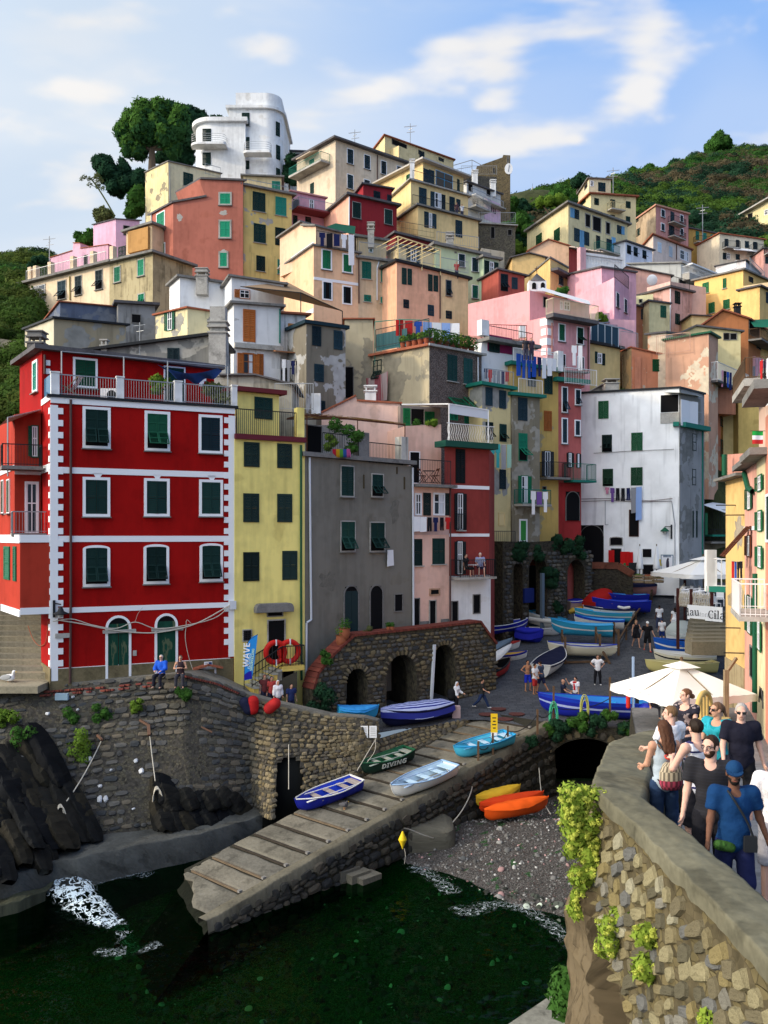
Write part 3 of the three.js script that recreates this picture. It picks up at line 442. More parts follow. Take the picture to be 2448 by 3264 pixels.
H=$b('tan_house','large stained tan house with a flower terrace and one pebble-dashed wall',{t:5,m:[[1125,178],[1462,240]],d:[59,62.6],s:[752,215,62.5],side:'L',base:14,mat:pm([.25,.2,.18],.95,'pebble',['pebble',.02]),th:.2,rm:C.$k,ov:.25});
let tanH=H;
{
let tan=$E([.47,.41,.28],[.3,.27,.2],.38,607,7);let f=H.S,b=b_();b.box(0,0,0,f.len,H.top-14,.05);put(H,f,b.mesh('side_render',tan,H.g),f.len/2,(H.top+14)/2,.02);
let l=sub(H,{t:5,m:[[575,5],[758,5]],d:[62.4,62.5],s:6,base:14,mat:tan,rm:C.$K,th:.12,ov:.15,$a:'rear_wall'});win(l,'F',5,[575,310,633,518,'d'],{$a:'doorway',$g:0});
$d(H,'F',5,[[1240,235,1301,406],[1345,258,1401,426]],{col:pm([.012,.06,.055],.5),sill:1});win(H,'S',5,[760,266,818,406,'f'],{col:C.$l});
$d(H,'F',5,[[1252,615,1306,658],[1350,625,1391,680]],{col:C.gBright});for(let x of[1290,1388]){let c=hit(H.F,P(5,x,515));let s=put(H,H.F,mesh('shutter_flap',shutterGeo,pm([.012,.12,.06],.5),H.g),c.u,c.y,.04);s.scale.set(1.5,1.4,.05);s.rotation.set(-.9,H.F.ry,0,'YXZ');}
$x(H,'F',5,[[1432,250],[1436,680]],C.pipeW,.05);
rail(H,'F',5,1130,1440,165,{h:1.1,sp:.15,out:-.1});rail(H,'S',5,770,1115,190,{h:1.3,sp:.13,y1:150,out:-.1,top:1});
let q=(x,y,d)=>at(P(5,x,y),d).sub(H.g.position),g=b_();let pts=[[770,20,62],[930,5,61],[1120,10,60]].map(a=>q(...a));for(let p of pts)g.bar(p,p.clone().setY(p.y-3),.05);g.bar(pts[0],pts[1],.05).bar(pts[1],pts[2],.05);g.mesh('terrace_frame',C.$v,H.g);
put(H,H.S,b_().box(0,0,0,H.S.len*.55,1.2,.02).mesh('wind_screen',pm([.02,.1,.12],.4),H.g),H.S.len*.3,H.top+1.0,-.3);
for(let[y,m]of[[205,C.$K]]){let bb=b_();bb.box(0,0,0,f.len+.2,.16,.5);put(H,f,bb.mesh('coping',m,H.g),f.len/2,H.top+.08,.05);}
}
H=$b('white_upper_house','white house with a plum coloured room and striped awning on its terrace',{t:5,m:[[1462,155],[1800,140]],d:[63,66],s:6,base:14,mat:C.white,roof:0});
win(H,'F',5,[1510,118+50,1575,218,'s'],{col:C.$l});{let bb=$t(H,'F',5,1500,1659,100,208,pm([.22,.02,.08],.9),{$a:'plum_wall'});win(H,'F',5,[1508,118,1577,217,'s'],{col:C.$l}).position.add(v_(0,0,.05));let sl=b_();sl.box(0,0,0,H.F.len,.25,1.4);put(H,H.F,sl.mesh('terrace_slab',C.slab,H.g),H.F.len/2,H.top+.2,.1);rail(H,'F',5,1480,1790,130,{h:1,sp:.16,mat:C.$p});let pl=hit(H.F,P(5,1478,60));put(H,H.F,b_().box(0,0,0,.7,1.1,.5).mesh('pillar',C.white,H.g),pl.u,pl.y,-.1);}
H=$b('flaking_yellow_house','tall pale yellow house with flaking plaster and green slab roof beside the pebble-dashed wall',{t:5,m:[[1466,432],[1650,462]],d:[60.5,62],s:5,base:11.6,mat:$E([.66,.55,.28],[.3,.3,.28],.37,608,6),rm:C.$v,th:.3,ov:.35});
let fyH=H;
$d(H,'F',5,[[1487,445,1531,563],[1575,465,1618,582]],{col:C.$m});$d(H,'F',5,[[1488,670,1535,785,'f'],[1577,683,1622,797,'f']],{col:C.$l,ang:.8});$d(H,'F',5,[[1508,968,1534,1100],[1577,977,1618,1104]],{col:C.$m});win(H,'F',5,[1572,1255,1612,1340,'b'],{col:pm([.5,.4,.2],.8)});
rail(H,'F',5,1470,1650,430,{h:1.1,sp:.14,mat:C.rail,out:.3});rail(H,'F',5,1512,1660,1490,{h:1.2,sp:.2,out:.3});
H=$b('grey_green_balcony_house','grey-tan weathered house with bright green shutters and a flowered roof terrace',{t:6,m:[[0,498],[180,515]],d:[62,63.4],s:5,base:12,mat:$E([.24,.21,.15],[.33,.31,.26],.45,609),rm:C.$v,th:.3,ov:.35});
let ggH=H;
win(H,'F',6,[38,512,98,660,'s'],{col:C.$m});win(H,'F',6,[42,742,98,922,'f'],{col:pm([.015,.26,.15],.6),ang:.9});win(H,'F',6,[57,1015,103,1200,'o'],{col:pm([.015,.2,.09],.6),$a:'balcony_door',curtain:1});win(H,'F',6,[45,1298,97,1448,'g'],{$g:.12,col:pm([.03,.2,.04],.6)});
$h(H,'F',6,12,200,1208,{out:.9,h:1.0,rail:C.$v});rail(H,'F',6,25,178,490,{h:1.1,sp:.14,mat:C.railW,out:.3});
H=$b('ochre_slab_house','ochre yellow house with dark green roof slab and washing on the terrace rail',{t:6,m:[[0,300],[300,345]],d:[64,66],s:5,base:12,mat:$E([.56,.38,.12],[.38,.31,.17],.42,610),rm:C.$v,th:.35,ov:.3});
let ocH=H;
$d(H,'F',6,[[102,345,153,440],[208,365,261,488]],{col:C.$l});win(H,'F',6,[207,597,256,727,'s'],{col:C.brown});win(H,'F',6,[208,856,250,1026,'o'],{col:C.$p,$a:'balcony_door'});$h(H,'F',6,178,330,1035,{out:.9,mat:C.slab,h:1.1});
rail(H,'F',6,0,315,290,{h:1.1,sp:.14,mat:C.railW,out:.2});{let c=hit(H.F,P(6,296,280));put(H,H.F,b_().box(0,0,0,.5,1.5,.5).mesh('pillar',C.white,H.g),c.u,c.y,.1);}
win(H,'F',6,[195,1085,222,1130,'d']);
H=$b('pinkish_red_house','narrow pinkish red house with white chairs on its roof terrace beside the white building',{t:6,m:[[300,410],[448,425]],d:[66,67],s:5,base:7,mat:plaster([.5,.13,.12]),rm:C.$v,th:.4,ov:.5});
let prH=H;
$d(H,'F',6,[[320,440,360,610,'f'],[406,455,445,562,'f']],{$g:.08,col:C.$m});$d(H,'F',6,[[320,642,360,812],[404,655,443,762]],{$g:.09,col:C.$m,one:1});$d(H,'F',6,[[362,866,388,965,'o'],[420,872,438,968,'o']],{col:C.$p});
$h(H,'F',6,335,485,1055,{out:1.1,mat:C.$v,rail:C.$v,h:1.2});rail(H,'F',6,315,520,425,{h:1.2,sp:.16,mat:C.railW,out:.5});$t(H,'F',6,305,445,1062,1500,plaster([.32,.03,.03]),{$a:'lower_wall'});win(H,'F',6,[345,1118,438,1310,'d'],{$W:1,$a:'archway',sillTrim:0,$g:.05,$n:C.slab}).position.add(v_(0,0,.06));
{let u=sub(H,{t:6,m:[[318,345],[470,355]],d:[67.5,68.5],s:3,base:H.top,mat:plaster([.42,.1,.08]),rm:C.slab,th:.15,$a:'attic_wall'});}
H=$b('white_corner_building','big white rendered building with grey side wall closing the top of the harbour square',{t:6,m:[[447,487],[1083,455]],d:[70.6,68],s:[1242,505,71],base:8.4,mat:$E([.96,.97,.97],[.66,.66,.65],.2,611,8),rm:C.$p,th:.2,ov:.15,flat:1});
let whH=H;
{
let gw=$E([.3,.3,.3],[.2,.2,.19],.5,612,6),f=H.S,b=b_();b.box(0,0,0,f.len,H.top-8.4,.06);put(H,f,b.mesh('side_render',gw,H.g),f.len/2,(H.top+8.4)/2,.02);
let G={col:pm([.012,.07,.03],.55)};
$d(H,'F',6,[[559,533,626,648],[773,738,846,856],[770,963,846,1080]],G);win(H,'F',6,[583,752,648,863,'f'],{col:C.$l,ang:.9});win(H,'F',6,[588,973,655,1085,'f'],{col:pm([.012,.04,.02],.55),ang:.6});
win(H,'F',6,[758,1237,822,1412,'d'],{$a:'tall_window',$g:.05,$n:C.brownD});win(H,'F',6,[632,1412,720,1472,'d'],{$W:2,$g:.07,$n:C.$k,$a:'fanlight'});win(H,'F',6,[640,1488,710,1600,'d'],{$a:'shop_door'});win(H,'F',6,[843,1488,908,1550,'d'],{$g:.05,$n:C.$Q});win(H,'F',6,[845,1592,918,1659,'d'],{$a:'shop_window'});
win(H,'F',6,[440,1336,595,1620,'d'],{$W:1,$a:'passage_arch',$g:.04,$n:C.slab,sillTrim:0});
$d(H,'S',6,[[1163,740,1192,860],[1163,970,1190,1083]],{col:C.$l,one:1});win(H,'S',6,[1173,1240,1190,1422,'o'],{col:C.$l});
$t(H,'F',6,1045,1083,673,700,C.$v,{dep:.5,$a:'cornice'});$t(H,'S',6,1085,1250,672,702,C.$v,{dep:.5,$a:'cornice'});$x(H,'S',6,[[1228,720],[1228,1600]],C.$v,.06);
win(H,'F',6,[962,492,1080,608,'d'],{$a:'loggia',$g:.02});$t(H,'F',6,962,1083,612,680,C.$k,{$a:'loggia_parapet'});rail(H,'S',6,1090,1215,668,{h:1.0,sp:.14,mat:C.rail,out:.2});
$t(H,'S',6,1085,1215,490,640,pm([.2,.19,.17],.9),{$a:'loggia_side',dep:.1});
{let q=(x,y,d)=>at(P(6,x,y),d).sub(H.g.position),b2=b_();b2.quad(q(975,475,67.6),q(1085,478,67.2),q(1235,505,70),q(1090,470,71));b2.mesh('awning',pm([.6,.62,.55],.9),H.g);}
$G(H,6,638,465,73,1.1,2.0,C.$k);{let s=sub(H,{t:6,m:[[480,485],[625,405],[662,440]],d:[74,74],s:4,base:20,mat:C.$k,rm:C.$k,th:.1,$a:'gable_wall'});}
for(let p of[[[450,1168],[620,1165],[900,1180],[1040,1165]],[[450,1185],[620,1178],[830,1186],[1035,1182]]])$x(H,'F',6,p,C.pipeD,.022,'cable');$x(H,'F',6,[[605,1180],[605,1335],[625,1335]],C.pipeG,.025,'cable');$x(H,'F',6,[[1035,1182],[1055,1330],[1056,1640]],C.pipeG,.03,'cable');$x(H,'F',6,[[530,872],[780,858],[1050,846]],C.slab,.02,'cable');
}
H=$b('salmon_alley_house','tall narrow salmon house in the alley right of the white building',{t:6,m:[[1200,425],[1352,440]],d:[77,78],s:[1425,445,84],base:8,mat:$E([.5,.19,.11],[.4,.22,.15],.4,613),rm:C.$v,th:.2});
$d(H,'F',6,[[1270,605,1300,760],[1270,782,1298,935],[1270,968,1298,1083],[1345,435,1352,540]],{col:C.$l,one:1});$d(H,'S',6,[[1352,435,1382,540,'f'],[1352,622,1392,710],[1352,787,1378,900],[1338,990,1375,1110]],{col:C.$l});$h(H,'F',6,1215,1355,600,{out:.5,mat:C.$v,rail:0});$x(H,'F',6,[[1240,600],[1240,1200]],C.pipeD,.05);
{let f=H.S,b=b_();b.box(0,0,0,f.len,H.top-8,.05);put(H,f,b.mesh('side_render',dirty([.5,.24,.07]),H.g),f.len/2,(H.top+8)/2,.01);}
H=$b('pale_alley_house','pale yellow alley house with slate pitched roof and tall dark green shutters',{t:6,m:[[1418,490],[1545,480]],d:[80,79],s:[1600,430,76],base:9,mat:plaster([.6,.46,.17]),rm:C.slate,th:.2,flat:1});
$d(H,'F',6,[[1432,530,1494,692],[1430,724,1496,866]],{col:C.$l});
H=$b('orange_alley_gable','orange house end with stone edge behind the slate roof in the alley',{t:6,m:[[1540,480],[1600,422],[1659,470]],d:[82,82],s:5,base:12,mat:$E([.55,.25,.1],[.4,.3,.2],.45,614),rm:C.slate,th:.15});
H=$b('alley_terrace_house','dark timber and green terrace structure behind the white umbrella at the alley',{t:6,m:[[1240,1440],[1390,1440]],d:[72.5,73],s:4,base:8,mat:dirty([.2,.17,.12]),roof:0});
{$h(H,'F',6,1245,1388,1405,{out:1.2,mat:C.$v,h:2.0,sp:.2});$h(H,'F',6,1245,1388,1450,{out:1.0,mat:C.slab,h:1});let q=(x,y,d)=>at(P(6,x,y),d).sub(H.g.position),b=b_();b.quad(q(1235,1205,71),q(1390,1260,71),q(1390,1200,74),q(1300,1190,74));b.mesh('awning',pm([.65,.67,.7],.8),H.g);b_().bar(q(1257,1260,71),q(1257,1400,71),.2).mesh('post',C.gMid,H.g);}
// --- houses up the hill, left side
let pl=c=>plaster([c[0],c[1]*1.03,c[2]+(c[0]>.6?.07:0)]);
H=$b('cream_terraced_house','long low cream house with open shutters at the far left of the hill',{t:1,m:[[160,1440],[710,1303]],d:[93.5,86.5],s:5,base:20,mat:pl([.78,.6,.36]),rm:C.slab,th:.3,ov:.6});
$d(H,'F',1,[[208,1440,296,1530,'o'],[372,1410,430,1535,'f'],[485,1378,532,1508,'f'],[617,1340,667,1472,'f']],{$g:.08,col:C.$m,$n:C.$k,ang:.7,sides:0});$x(H,'F',1,[[455,1385],[458,1540]],pm([.25,.2,.05],.6),.06);rail(H,'F',1,175,690,1420,{h:1.1,sp:.25,y1:1295,out:.1,mat:C.rail});$h(H,'F',1,130,296,1612,{out:1,h:1.6,rail:C.railW});
for(let[x,y]of[[180,1400],[310,1380],[455,1345],[585,1300],[712,1265],[215,1345]]){let c=hit(H.F,P(1,x,y));put(H,H.F,b_().box(0,.2,0,.5,1.5,.5).mesh('pillar',pl([.78,.6,.36]),H.g),c.u,H.top+.9,-.4);}
H=$b('olive_beige_house','beige rendered house with bright green shutters joined to the salmon tower',{t:1,m:[[710,1303],[990,1237]],d:[86.5,83],s:5,base:20,mat:dirty([.42,.36,.22]),rm:C.slab,th:.3,ov:.5});
$d(H,'F',1,[[738,1318,784,1426],[890,1270,938,1385],[893,1493,940,1565,'f']],{col:C.gBright,$g:.1,$n:C.$k});
H=$b('tan_panel_house','tan panelled terrace house under the salmon tower with a white sheet on its roof',{t:1,m:[[818,1100],[985,1050]],d:[92,90],s:5,base:24,mat:pl([.72,.52,.26]),rm:C.slab,th:.3,ov:.4});
$t(H,'F',1,843,972,1100,1240,pl([.45,.24,.09]),{$a:'panel_wall',dep:.3,yr:1075});
win(H,'F',1,[768,1190,815,1255,'s'],{col:C.$l});
H=$b('lilac_pink_house','lilac pink house stepping up the hill under the pines',{t:1,m:[[750,1015],[905,1025]],d:[97,98],s:[605,1052],side:'L',base:25,mat:pl([.72,.42,.5]),rm:C.slate,th:.15,ov:.15});
win(H,'F',1,[798,1055,840,1120,'d']);{let s=sub(H,{t:1,m:[[310,1270],[470,1220],[475,1170],[520,1170],[522,1205],[700,1180]],d:[102,97],s:4,base:24,mat:pl([.7,.4,.45]),rm:C.$K,th:.1,ov:.1,$a:'garden_wall'});win(s,'F',1,[545,1245,568,1310,'d']);}
H=$b('salmon_tower_house','tall salmon pink tower house with bright green shutters and grey patches',{t:1,m:[[1122,908],[1330,872],[1292,757],[1575,768]],d:[90,90],s:[975,975,93.5],side:'L',base:24,mat:pl([.41,.14,.105]),rm:C.slate,th:.25,ov:.25});
H.F.len;$d(H,'F',1,[[1416,838,1502,925],[1416,1018,1500,1140],[1416,1222,1480,1330]],{$g:.16,col:C.gBright,$n:C.$k});$d(H,'S',1,[[1015,968,1070,1095],[1022,1175,1072,1300],[1020,1385,1072,1505]],{$g:.1,col:C.gBright});
$x(H,'S',1,[[985,985],[992,1560]],C.pipeW,.06);[[1450,975,60,40,1],[1460,1125,90,40,2],[1450,1225,60,36,3],[1165,1000,40,60,4]].forEach(a=>patch(H,'F',1,a[0],a[1],a[2],a[3],C.$k,a[4]));
H=$b('yellow_shutter_house','tall soft yellow house with dark green shutters right of the salmon tower',{t:2,m:[[-82,800],[232,862]],d:[90.5,93],s:6,base:22,mat:$E([.72,.55,.2],[.4,.38,.34],.33,620,7),rm:C.slab,th:.3,ov:.4});
$d(H,'F',2,[[-22,840,60,965,'s'],[-15,1045,63,1168],[2,1252,58,1352]],{col:C.$l,sill:1});$d(H,'F',2,[[126,872,196,992],[140,1275,158,1370]],{col:C.$v,sill:1});win(H,'F',2,[124,1070,190,1185],{col:C.$l});
{let s=sub(H,{t:2,m:[[-82,735],[165,745]],d:[94,94.5],s:4,base:H.top-1,mat:pl([.72,.56,.26]),rm:C.slab,$a:'attic_wall',th:.2});win(s,'F',2,[103,768,156,845],{col:C.$v});rail(H,'F',2,-60,215,850,{h:1.6,sp:.4,mid:1,mat:C.rail,out:-.2});}
H=$b('cream_peeling_house','cream house with flaking corner wall between the pines and the white villa',{t:1,m:[[1092,642],[1430,720]],d:[100,104],s:[943,705,103],side:'L',base:34,mat:pl([.74,.64,.36]),rm:C.slab,th:.15,ov:.15});
win(H,'F',1,[1188,715,1250,803],{col:C.$l,sill:1});{let f=H.S,b=b_();b.box(0,0,0,f.len,H.top-34,.05);put(H,f,b.mesh('side_render',$E([.74,.64,.36],[.3,.26,.18],.36,621,5),H.g),f.len/2,(H.top+34)/2,.01);}$x(H,'F',1,[[1094,660],[1100,900]],C.pipeG,.05);rail(H,'F',1,1330,1430,720,{h:1.2,sp:.5,mid:1,mat:C.rail});
{
let g=$c('white_round_villa','white modernist villa with rounded corners and curved balconies on the hilltop','house'),W=pm([.82,.83,.83],.8,'plaster');
let d=114,b0=at(P(1,1245,700),d),lp=(x,y,dd=d)=>at(P(1,x,y),dd),base=46;g.position.set(b0.x,base,-d);bases.push([b0.x+10,-d-4,base,10]);
let rounded=(x0,x1,z0,z1,rl,rrr,hh,y)=>{let s=new TH.Shape();s.moveTo(x0+rl,-z0);s.lineTo(x1-rrr,-z0);if(rrr)s.absarc(x1-rrr,-z0+rrr,rrr,-Math.PI/2,0,false);s.lineTo(x1,-z1);s.lineTo(x0,-z1);s.lineTo(x0,-z0+rl);if(rl)s.absarc(x0+rl,-z0+rl,rl,Math.PI,Math.PI*1.5,false);let e=new TH.ExtrudeGeometry(s,{depth:hh,bevelEnabled:false,curveSegments:20});e.rotateX(-Math.PI/2);e.translate(0,y,0);return e;};
let L=lp(1245,385),T1=lp(1590,385),U0=lp(1470,300),U1=at(P(2,163,330),d),x=v=>v.x-g.position.x;
mesh('wall',rounded(x(L),x(T1),0,-9,2.6,0,L.y-base,0),W,g);mesh('roof',rounded(x(L)-.45,x(T1)+.3,.45,-9,2.9,0,.5,L.y-base),W,g);
let ut=at(P(1,1500,285),d).y;mesh('tower_wall',rounded(x(lp(1478,300)),x(U1),-.6,-11,0,2.2,ut-base,0),W,g);mesh('tower_roof',rounded(x(lp(1470,300))-.2,x(U1)+.35,-.2,-11,0,2.6,.35,ut-base),W,g);mesh('parapet',rounded(x(lp(1520,300)),x(U1)-.2,-.9,-10,0,2.0,1.9,ut-base+.35),W,g);
let HH={g,F:{o:v_(g.position.x,0,-d),u:v_(1,0,0),n:v_(0,0,1),ry:0,len:20},U:{o:v_(g.position.x,0,-d-.6),u:v_(1,0,0),n:v_(0,0,1),ry:0}};
$d(HH,'F',1,[[1312,428,1368,530],[1312,582,1366,665]],{col:C.$l});$d(HH,'U',1,[[1567,325,1617,412]],{col:C.$l,sill:1});$d(HH,'U',1,[[1577,482,1617,587],[1578,635,1616,690]],{col:C.$l});$d(HH,'U',2,[[126,368,160,460],[128,520,162,612],[128,670,162,720]],{col:C.$l});for(let n of g.children.slice(-3)){n.rotation.y=.85;n.position.z-=.72;n.position.x-=.12;}
let bal=(xa,xb,y,out,rc)=>{let a=at(P(1,xa,y),d),c=at(P(1,xb,y),d),o=mesh('balcony',rounded(x(a),x(c),out,-.2,Math.min(out+.1,rc),rc*.3,.3,a.y-base-.3),W,g);let rb=b_(),n=14;for(let k=0;k<4;k++){let pts=[];for(let i=0;i<=n;i++){let t=i/n,an=Math.PI*(1-t),w=x(c)-x(a);pts.push(v_(x(a)+w/2+Math.sign(Math.cos(an))*Math.pow(Math.abs(Math.cos(an)),.45)*w/2*.98,a.y-base+.25+k*.27,Math.pow(Math.sin(an),.45)*out*.95));}for(let i=1;i<=n;i++)rb.bar(pts[i-1],pts[i],.035);}rb.mesh('railing',C.rail,o);};
bal(1245,1475,545,1.6,1.2);bal(1585,1762,595,1.4,.6);{let a=lp(1460,395),c=lp(1570,400);$X([v_(x(a),a.y-base,-.4),v_(x(c),c.y-base,-.4)],1,.5,.03,undefined,1).mesh('railing',C.rail,g);}
}
H=$b('pink_balcony_house','small pink house with a furnished balcony beside the yellow shuttered house',{t:2,m:[[228,835],[450,880]],d:[95,97],s:5,base:27,mat:pl([.68,.34,.36]),rm:pl([.6,.3,.3]),th:.2,ov:.2});
$h(H,'F',2,230,530,965,{out:1.8,mat:pm([.2,.05,.06],.8),y1:1000,rail:C.rail});win(H,'F',2,[345,885,375,950,'w']);win(H,'F',2,[238,885,280,950,'d'],{$a:'doorway'});$d(H,'F',2,[[240,990,268,1050],[320,1000,355,1050]],{col:C.$l});
H=$b('cream_corner_house','large cream corner house with a glass fronted balcony near the top of the hill',{t:2,m:[[515,500],[1000,668]],d:[106,113],s:[265,640,112],side:'L',base:38,mat:pl([.66,.53,.34]),rm:C.slate,th:.3,ov:.6});
$d(H,'F',2,[[588,558,632,658],[698,597,741,692],[807,635,846,725],[910,670,947,712],[588,723,632,820],[697,757,740,800]],{$g:.08,col:C.$m});win(H,'S',2,[347,627,376,715],{col:C.gMid});win(H,'S',2,[352,780,376,850],{col:C.$l});$h(H,'S',2,270,480,760,{out:1.4,th:.25,y1:690,rail:C.$v});$x(H,'F',2,[[785,600],[785,780]],C.pipeD,.06);
{let c=hit(H.S,P(2,355,605));put(H,H.S,b_().box(0,0,0,3,.1,1.3,M4(0,0,0,.4)).mesh('awning',pm([.6,.5,.4],.8),H.g),c.u,c.y,.6);}
H=$b('hilltop_yellow_house','flat roofed yellow house on the skyline with a boxed balcony',{t:2,m:[[835,475],[1280,632]],d:[122,132],s:[697,550,131],side:'L',base:48,mat:pl([.74,.58,.26]),rm:C.$K,th:.2,ov:.3});
$d(H,'F',2,[[880,512,977,548,'d'],[1052,572,1090,632],[1183,617,1216,638]],{col:C.$m});$h(H,'F',2,872,1005,598,{out:1.6,mat:pl([.74,.58,.26]),th:1.6,rail:0});rail(H,'F',2,1010,1190,650,{h:1,sp:.3,y1:660,mat:C.$p,out:.2});
H=$b('hilltop_low_house','low white and dark hut with a flat roof beside the white villa',{t:2,m:[[165,575],[345,582]],d:[124,124],s:5,base:46,mat:dirty([.5,.52,.5]),th:.25});win(H,'F',2,[225,590,290,640,'d']);
H=$b('yellow_terrace_house','big warm yellow house with stacked terraces and blue glazing in the centre of the hill',{t:2,m:[[1050,928],[1440,1028]],d:[97,101.5],s:[905,985,102],side:'L',base:28,mat:pl([.80,.58,.22]),rm:C.slab,th:.25,ov:.35});
{
$d(H,'F',2,[[1120,975,1140,1070,'w'],[1292,1022,1335,1130]],{col:C.$m});for(let r of[[1090,966,1118,1068],[1141,980,1168,1074]])win(H,'F',2,[...r,'s'],{col:C.$m,one:1,$a:'shutter_leaf'});
rail(H,'F',2,1005,1445,925,{h:1.1,sp:.14,y1:1010,out:.3,mat:C.$p});
let m=sub(H,{t:2,m:[[1003,765],[1375,868]],d:[99,103.5],s:[880,830,104],side:'L',base:H.top-1,mat:pl([.80,.58,.22]),rm:C.$k,th:.2,ov:.35,$a:'upper_wall'});
$d(m,'F',2,[[1056,812,1104,915],[1253,870,1287,965]],{col:C.$m,sill:0});win(m,'F',2,[1157,843,1200,942,'w'],{curtain:1});for(let r of[[1130,835,1156,935],[1201,855,1226,950],[1298,885,1323,965]])win(m,'F',2,[...r,'s'],{col:C.$m,one:1,$a:'shutter_leaf'});
rail(m,'F',2,1010,1370,758,{h:1.0,sp:.14,y1:860,out:.2,mat:C.$p});
let t=sub(H,{t:2,m:[[1082,642],[1345,742]],d:[101,105.5],s:[775,790,108],side:'L',base:m.top-1,mat:pl([.80,.58,.22]),rm:pm([.45,.42,.38],.9),th:.25,ov:.7,$a:'top_wall'});
$d(t,'F',2,[[1085,690,1120,785],[1121,697,1153,795]],{col:C.$m,one:1});win(t,'F',2,[1163,712,1275,830,'w'],{$a:'glazing',cas:pm([.08,.35,.6],.4)});win(t,'F',2,[1303,755,1318,840],{col:C.$l,one:1});win(t,'S',2,[975,722,1008,760],{col:C.gMid});$G(H,2,1012,690,100,.5,2.6,C.white);
}
H=$b('deep_red_house','deep red house with an orange lit side wall in the middle of the hill',{t:2,m:[[602,862],[912,930]],d:[91,94],s:[440,855,97],side:'L',base:27,mat:pl([.27,.025,.032]),rm:C.slate,th:.3,ov:.4});
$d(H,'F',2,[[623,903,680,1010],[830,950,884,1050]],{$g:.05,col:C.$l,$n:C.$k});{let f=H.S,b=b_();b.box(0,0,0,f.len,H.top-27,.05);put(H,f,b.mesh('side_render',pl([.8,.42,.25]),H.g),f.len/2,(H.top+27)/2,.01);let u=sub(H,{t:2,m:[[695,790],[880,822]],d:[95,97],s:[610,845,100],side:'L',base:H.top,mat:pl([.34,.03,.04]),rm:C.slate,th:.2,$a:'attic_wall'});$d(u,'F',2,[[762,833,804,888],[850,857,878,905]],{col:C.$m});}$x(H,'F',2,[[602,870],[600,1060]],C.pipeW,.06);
H=$b('orange_corner_house','apricot orange corner house with a white band and green shutters',{t:2,m:[[374,1188],[664,1238]],d:[79,81],s:[155,1135,86],side:'L',base:17,mat:pl([.80,.5,.25]),rm:C.slab,th:.2,ov:.25});
{
$d(H,'F',2,[[422,1208,492,1345],[558,1238,626,1365]],{$g:.13,col:pm([.012,.14,.06],.55)});$d(H,'F',2,[[428,1415,495,1540,'d'],[558,1445,622,1568,'d']],{$g:.12});for(let[x,y]of[[440,1425],[486,1432],[569,1455]])win(H,'F',2,[x-10,y,x+10,y+105,'s'],{col:C.$m,one:1,$a:'shutter_leaf'});
$t(H,'F',2,374,664,1387,1405);{let f=H.S,a=hit(f,P(2,370,1178)),b=b_();b.box(0,0,0,f.len,.4,.05);put(H,f,b.mesh('band',C.$g,H.g),f.len/2,a.y,.02);put(H,f,b_().box(0,0,0,f.len,.4,.05).mesh('band',C.$g,H.g),f.len/2,a.y-5.9,.02);}
let u=sub(H,{t:2,m:[[155,1135],[302,1035],[302,1060],[388,1060]],d:[85,80.2],s:3,base:H.top-1,mat:pl([.8,.52,.3]),rm:C.slab,th:.2,$a:'stair_wall'});
rail(H,'F',2,395,660,1180,{h:1.3,sp:.13,y1:1225,out:-.1});let q=(x,y,d)=>at(P(2,x,y),d).sub(H.g.position),b=b_();b.quad(q(400,1085,81),q(640,1110,82),q(645,1060,83.5),q(515,1040,83));b.quad(q(400,1085,81),q(515,1040,83),q(515,1045,83.1),q(400,1090,81));b.mesh('awning',pm([.01,.08,.05],.8),H.g);let w=sub(H,{t:2,m:[[390,1090],[640,1120]],d:[84,85],s:3,base:H.top,mat:pl([.4,.3,.25]),roof:0,$a:'attic_wall'});
}
H=$b('beige_middle_house','plain beige house with turquoise green shutters beside the apricot house',{t:2,m:[[664,1268],[912,1302]],d:[81,82.4],s:6,base:17,mat:pl([.62,.48,.27]),rm:C.slab,th:.25,ov:.3});
$d(H,'F',2,[[687,1290,746,1402],[810,1315,865,1425],[700,1505,745,1550],[808,1520,860,1560]],{col:C.$v,sill:1});$x(H,'F',2,[[795,1290],[783,1330],[783,1540]],C.pipeW,.06);$x(H,'F',2,[[664,1270],[665,1560]],C.pipeD,.06);rail(H,'F',2,668,905,1255,{h:1.3,sp:.14,y1:1285,out:.1,mat:C.rail});{let s=sub(H,{t:2,m:[[650,1130],[845,1160]],d:[85,86],s:3,base:H.top,mat:pl([.64,.5,.25]),rm:C.slab,th:.3,$a:'attic_wall'});win(s,'F',2,[730,1185,757,1230,'w'],{cas:C.$v});}$G(H,2,745,1100,84,.6,.9,C.$k,2);
H=$b('peach_house','long peach house with a pergola terrace full of chairs in the centre of the village',{t:2,m:[[912,1292],[1190,1358]],d:[79.5,81.7],s:6,base:15,mat:pl([.80,.44,.22]),rm:C.$p,th:.3,ov:.3});
$d(H,'F',2,[[945,1330,975,1437],[1115,1372,1143,1480]],{col:C.$l,one:1,$a:'shutter_leaf'});$d(H,'F',2,[[982,1336,1009,1440],[1150,1380,1179,1483]],{col:C.$l,one:1,$a:'shutter_leaf'});$d(H,'F',2,[[955,1535,990,1590],[1113,1570,1152,1640]],{col:C.$m});$x(H,'F',2,[[1190,1365],[1190,1659]],C.pipeD,.06);
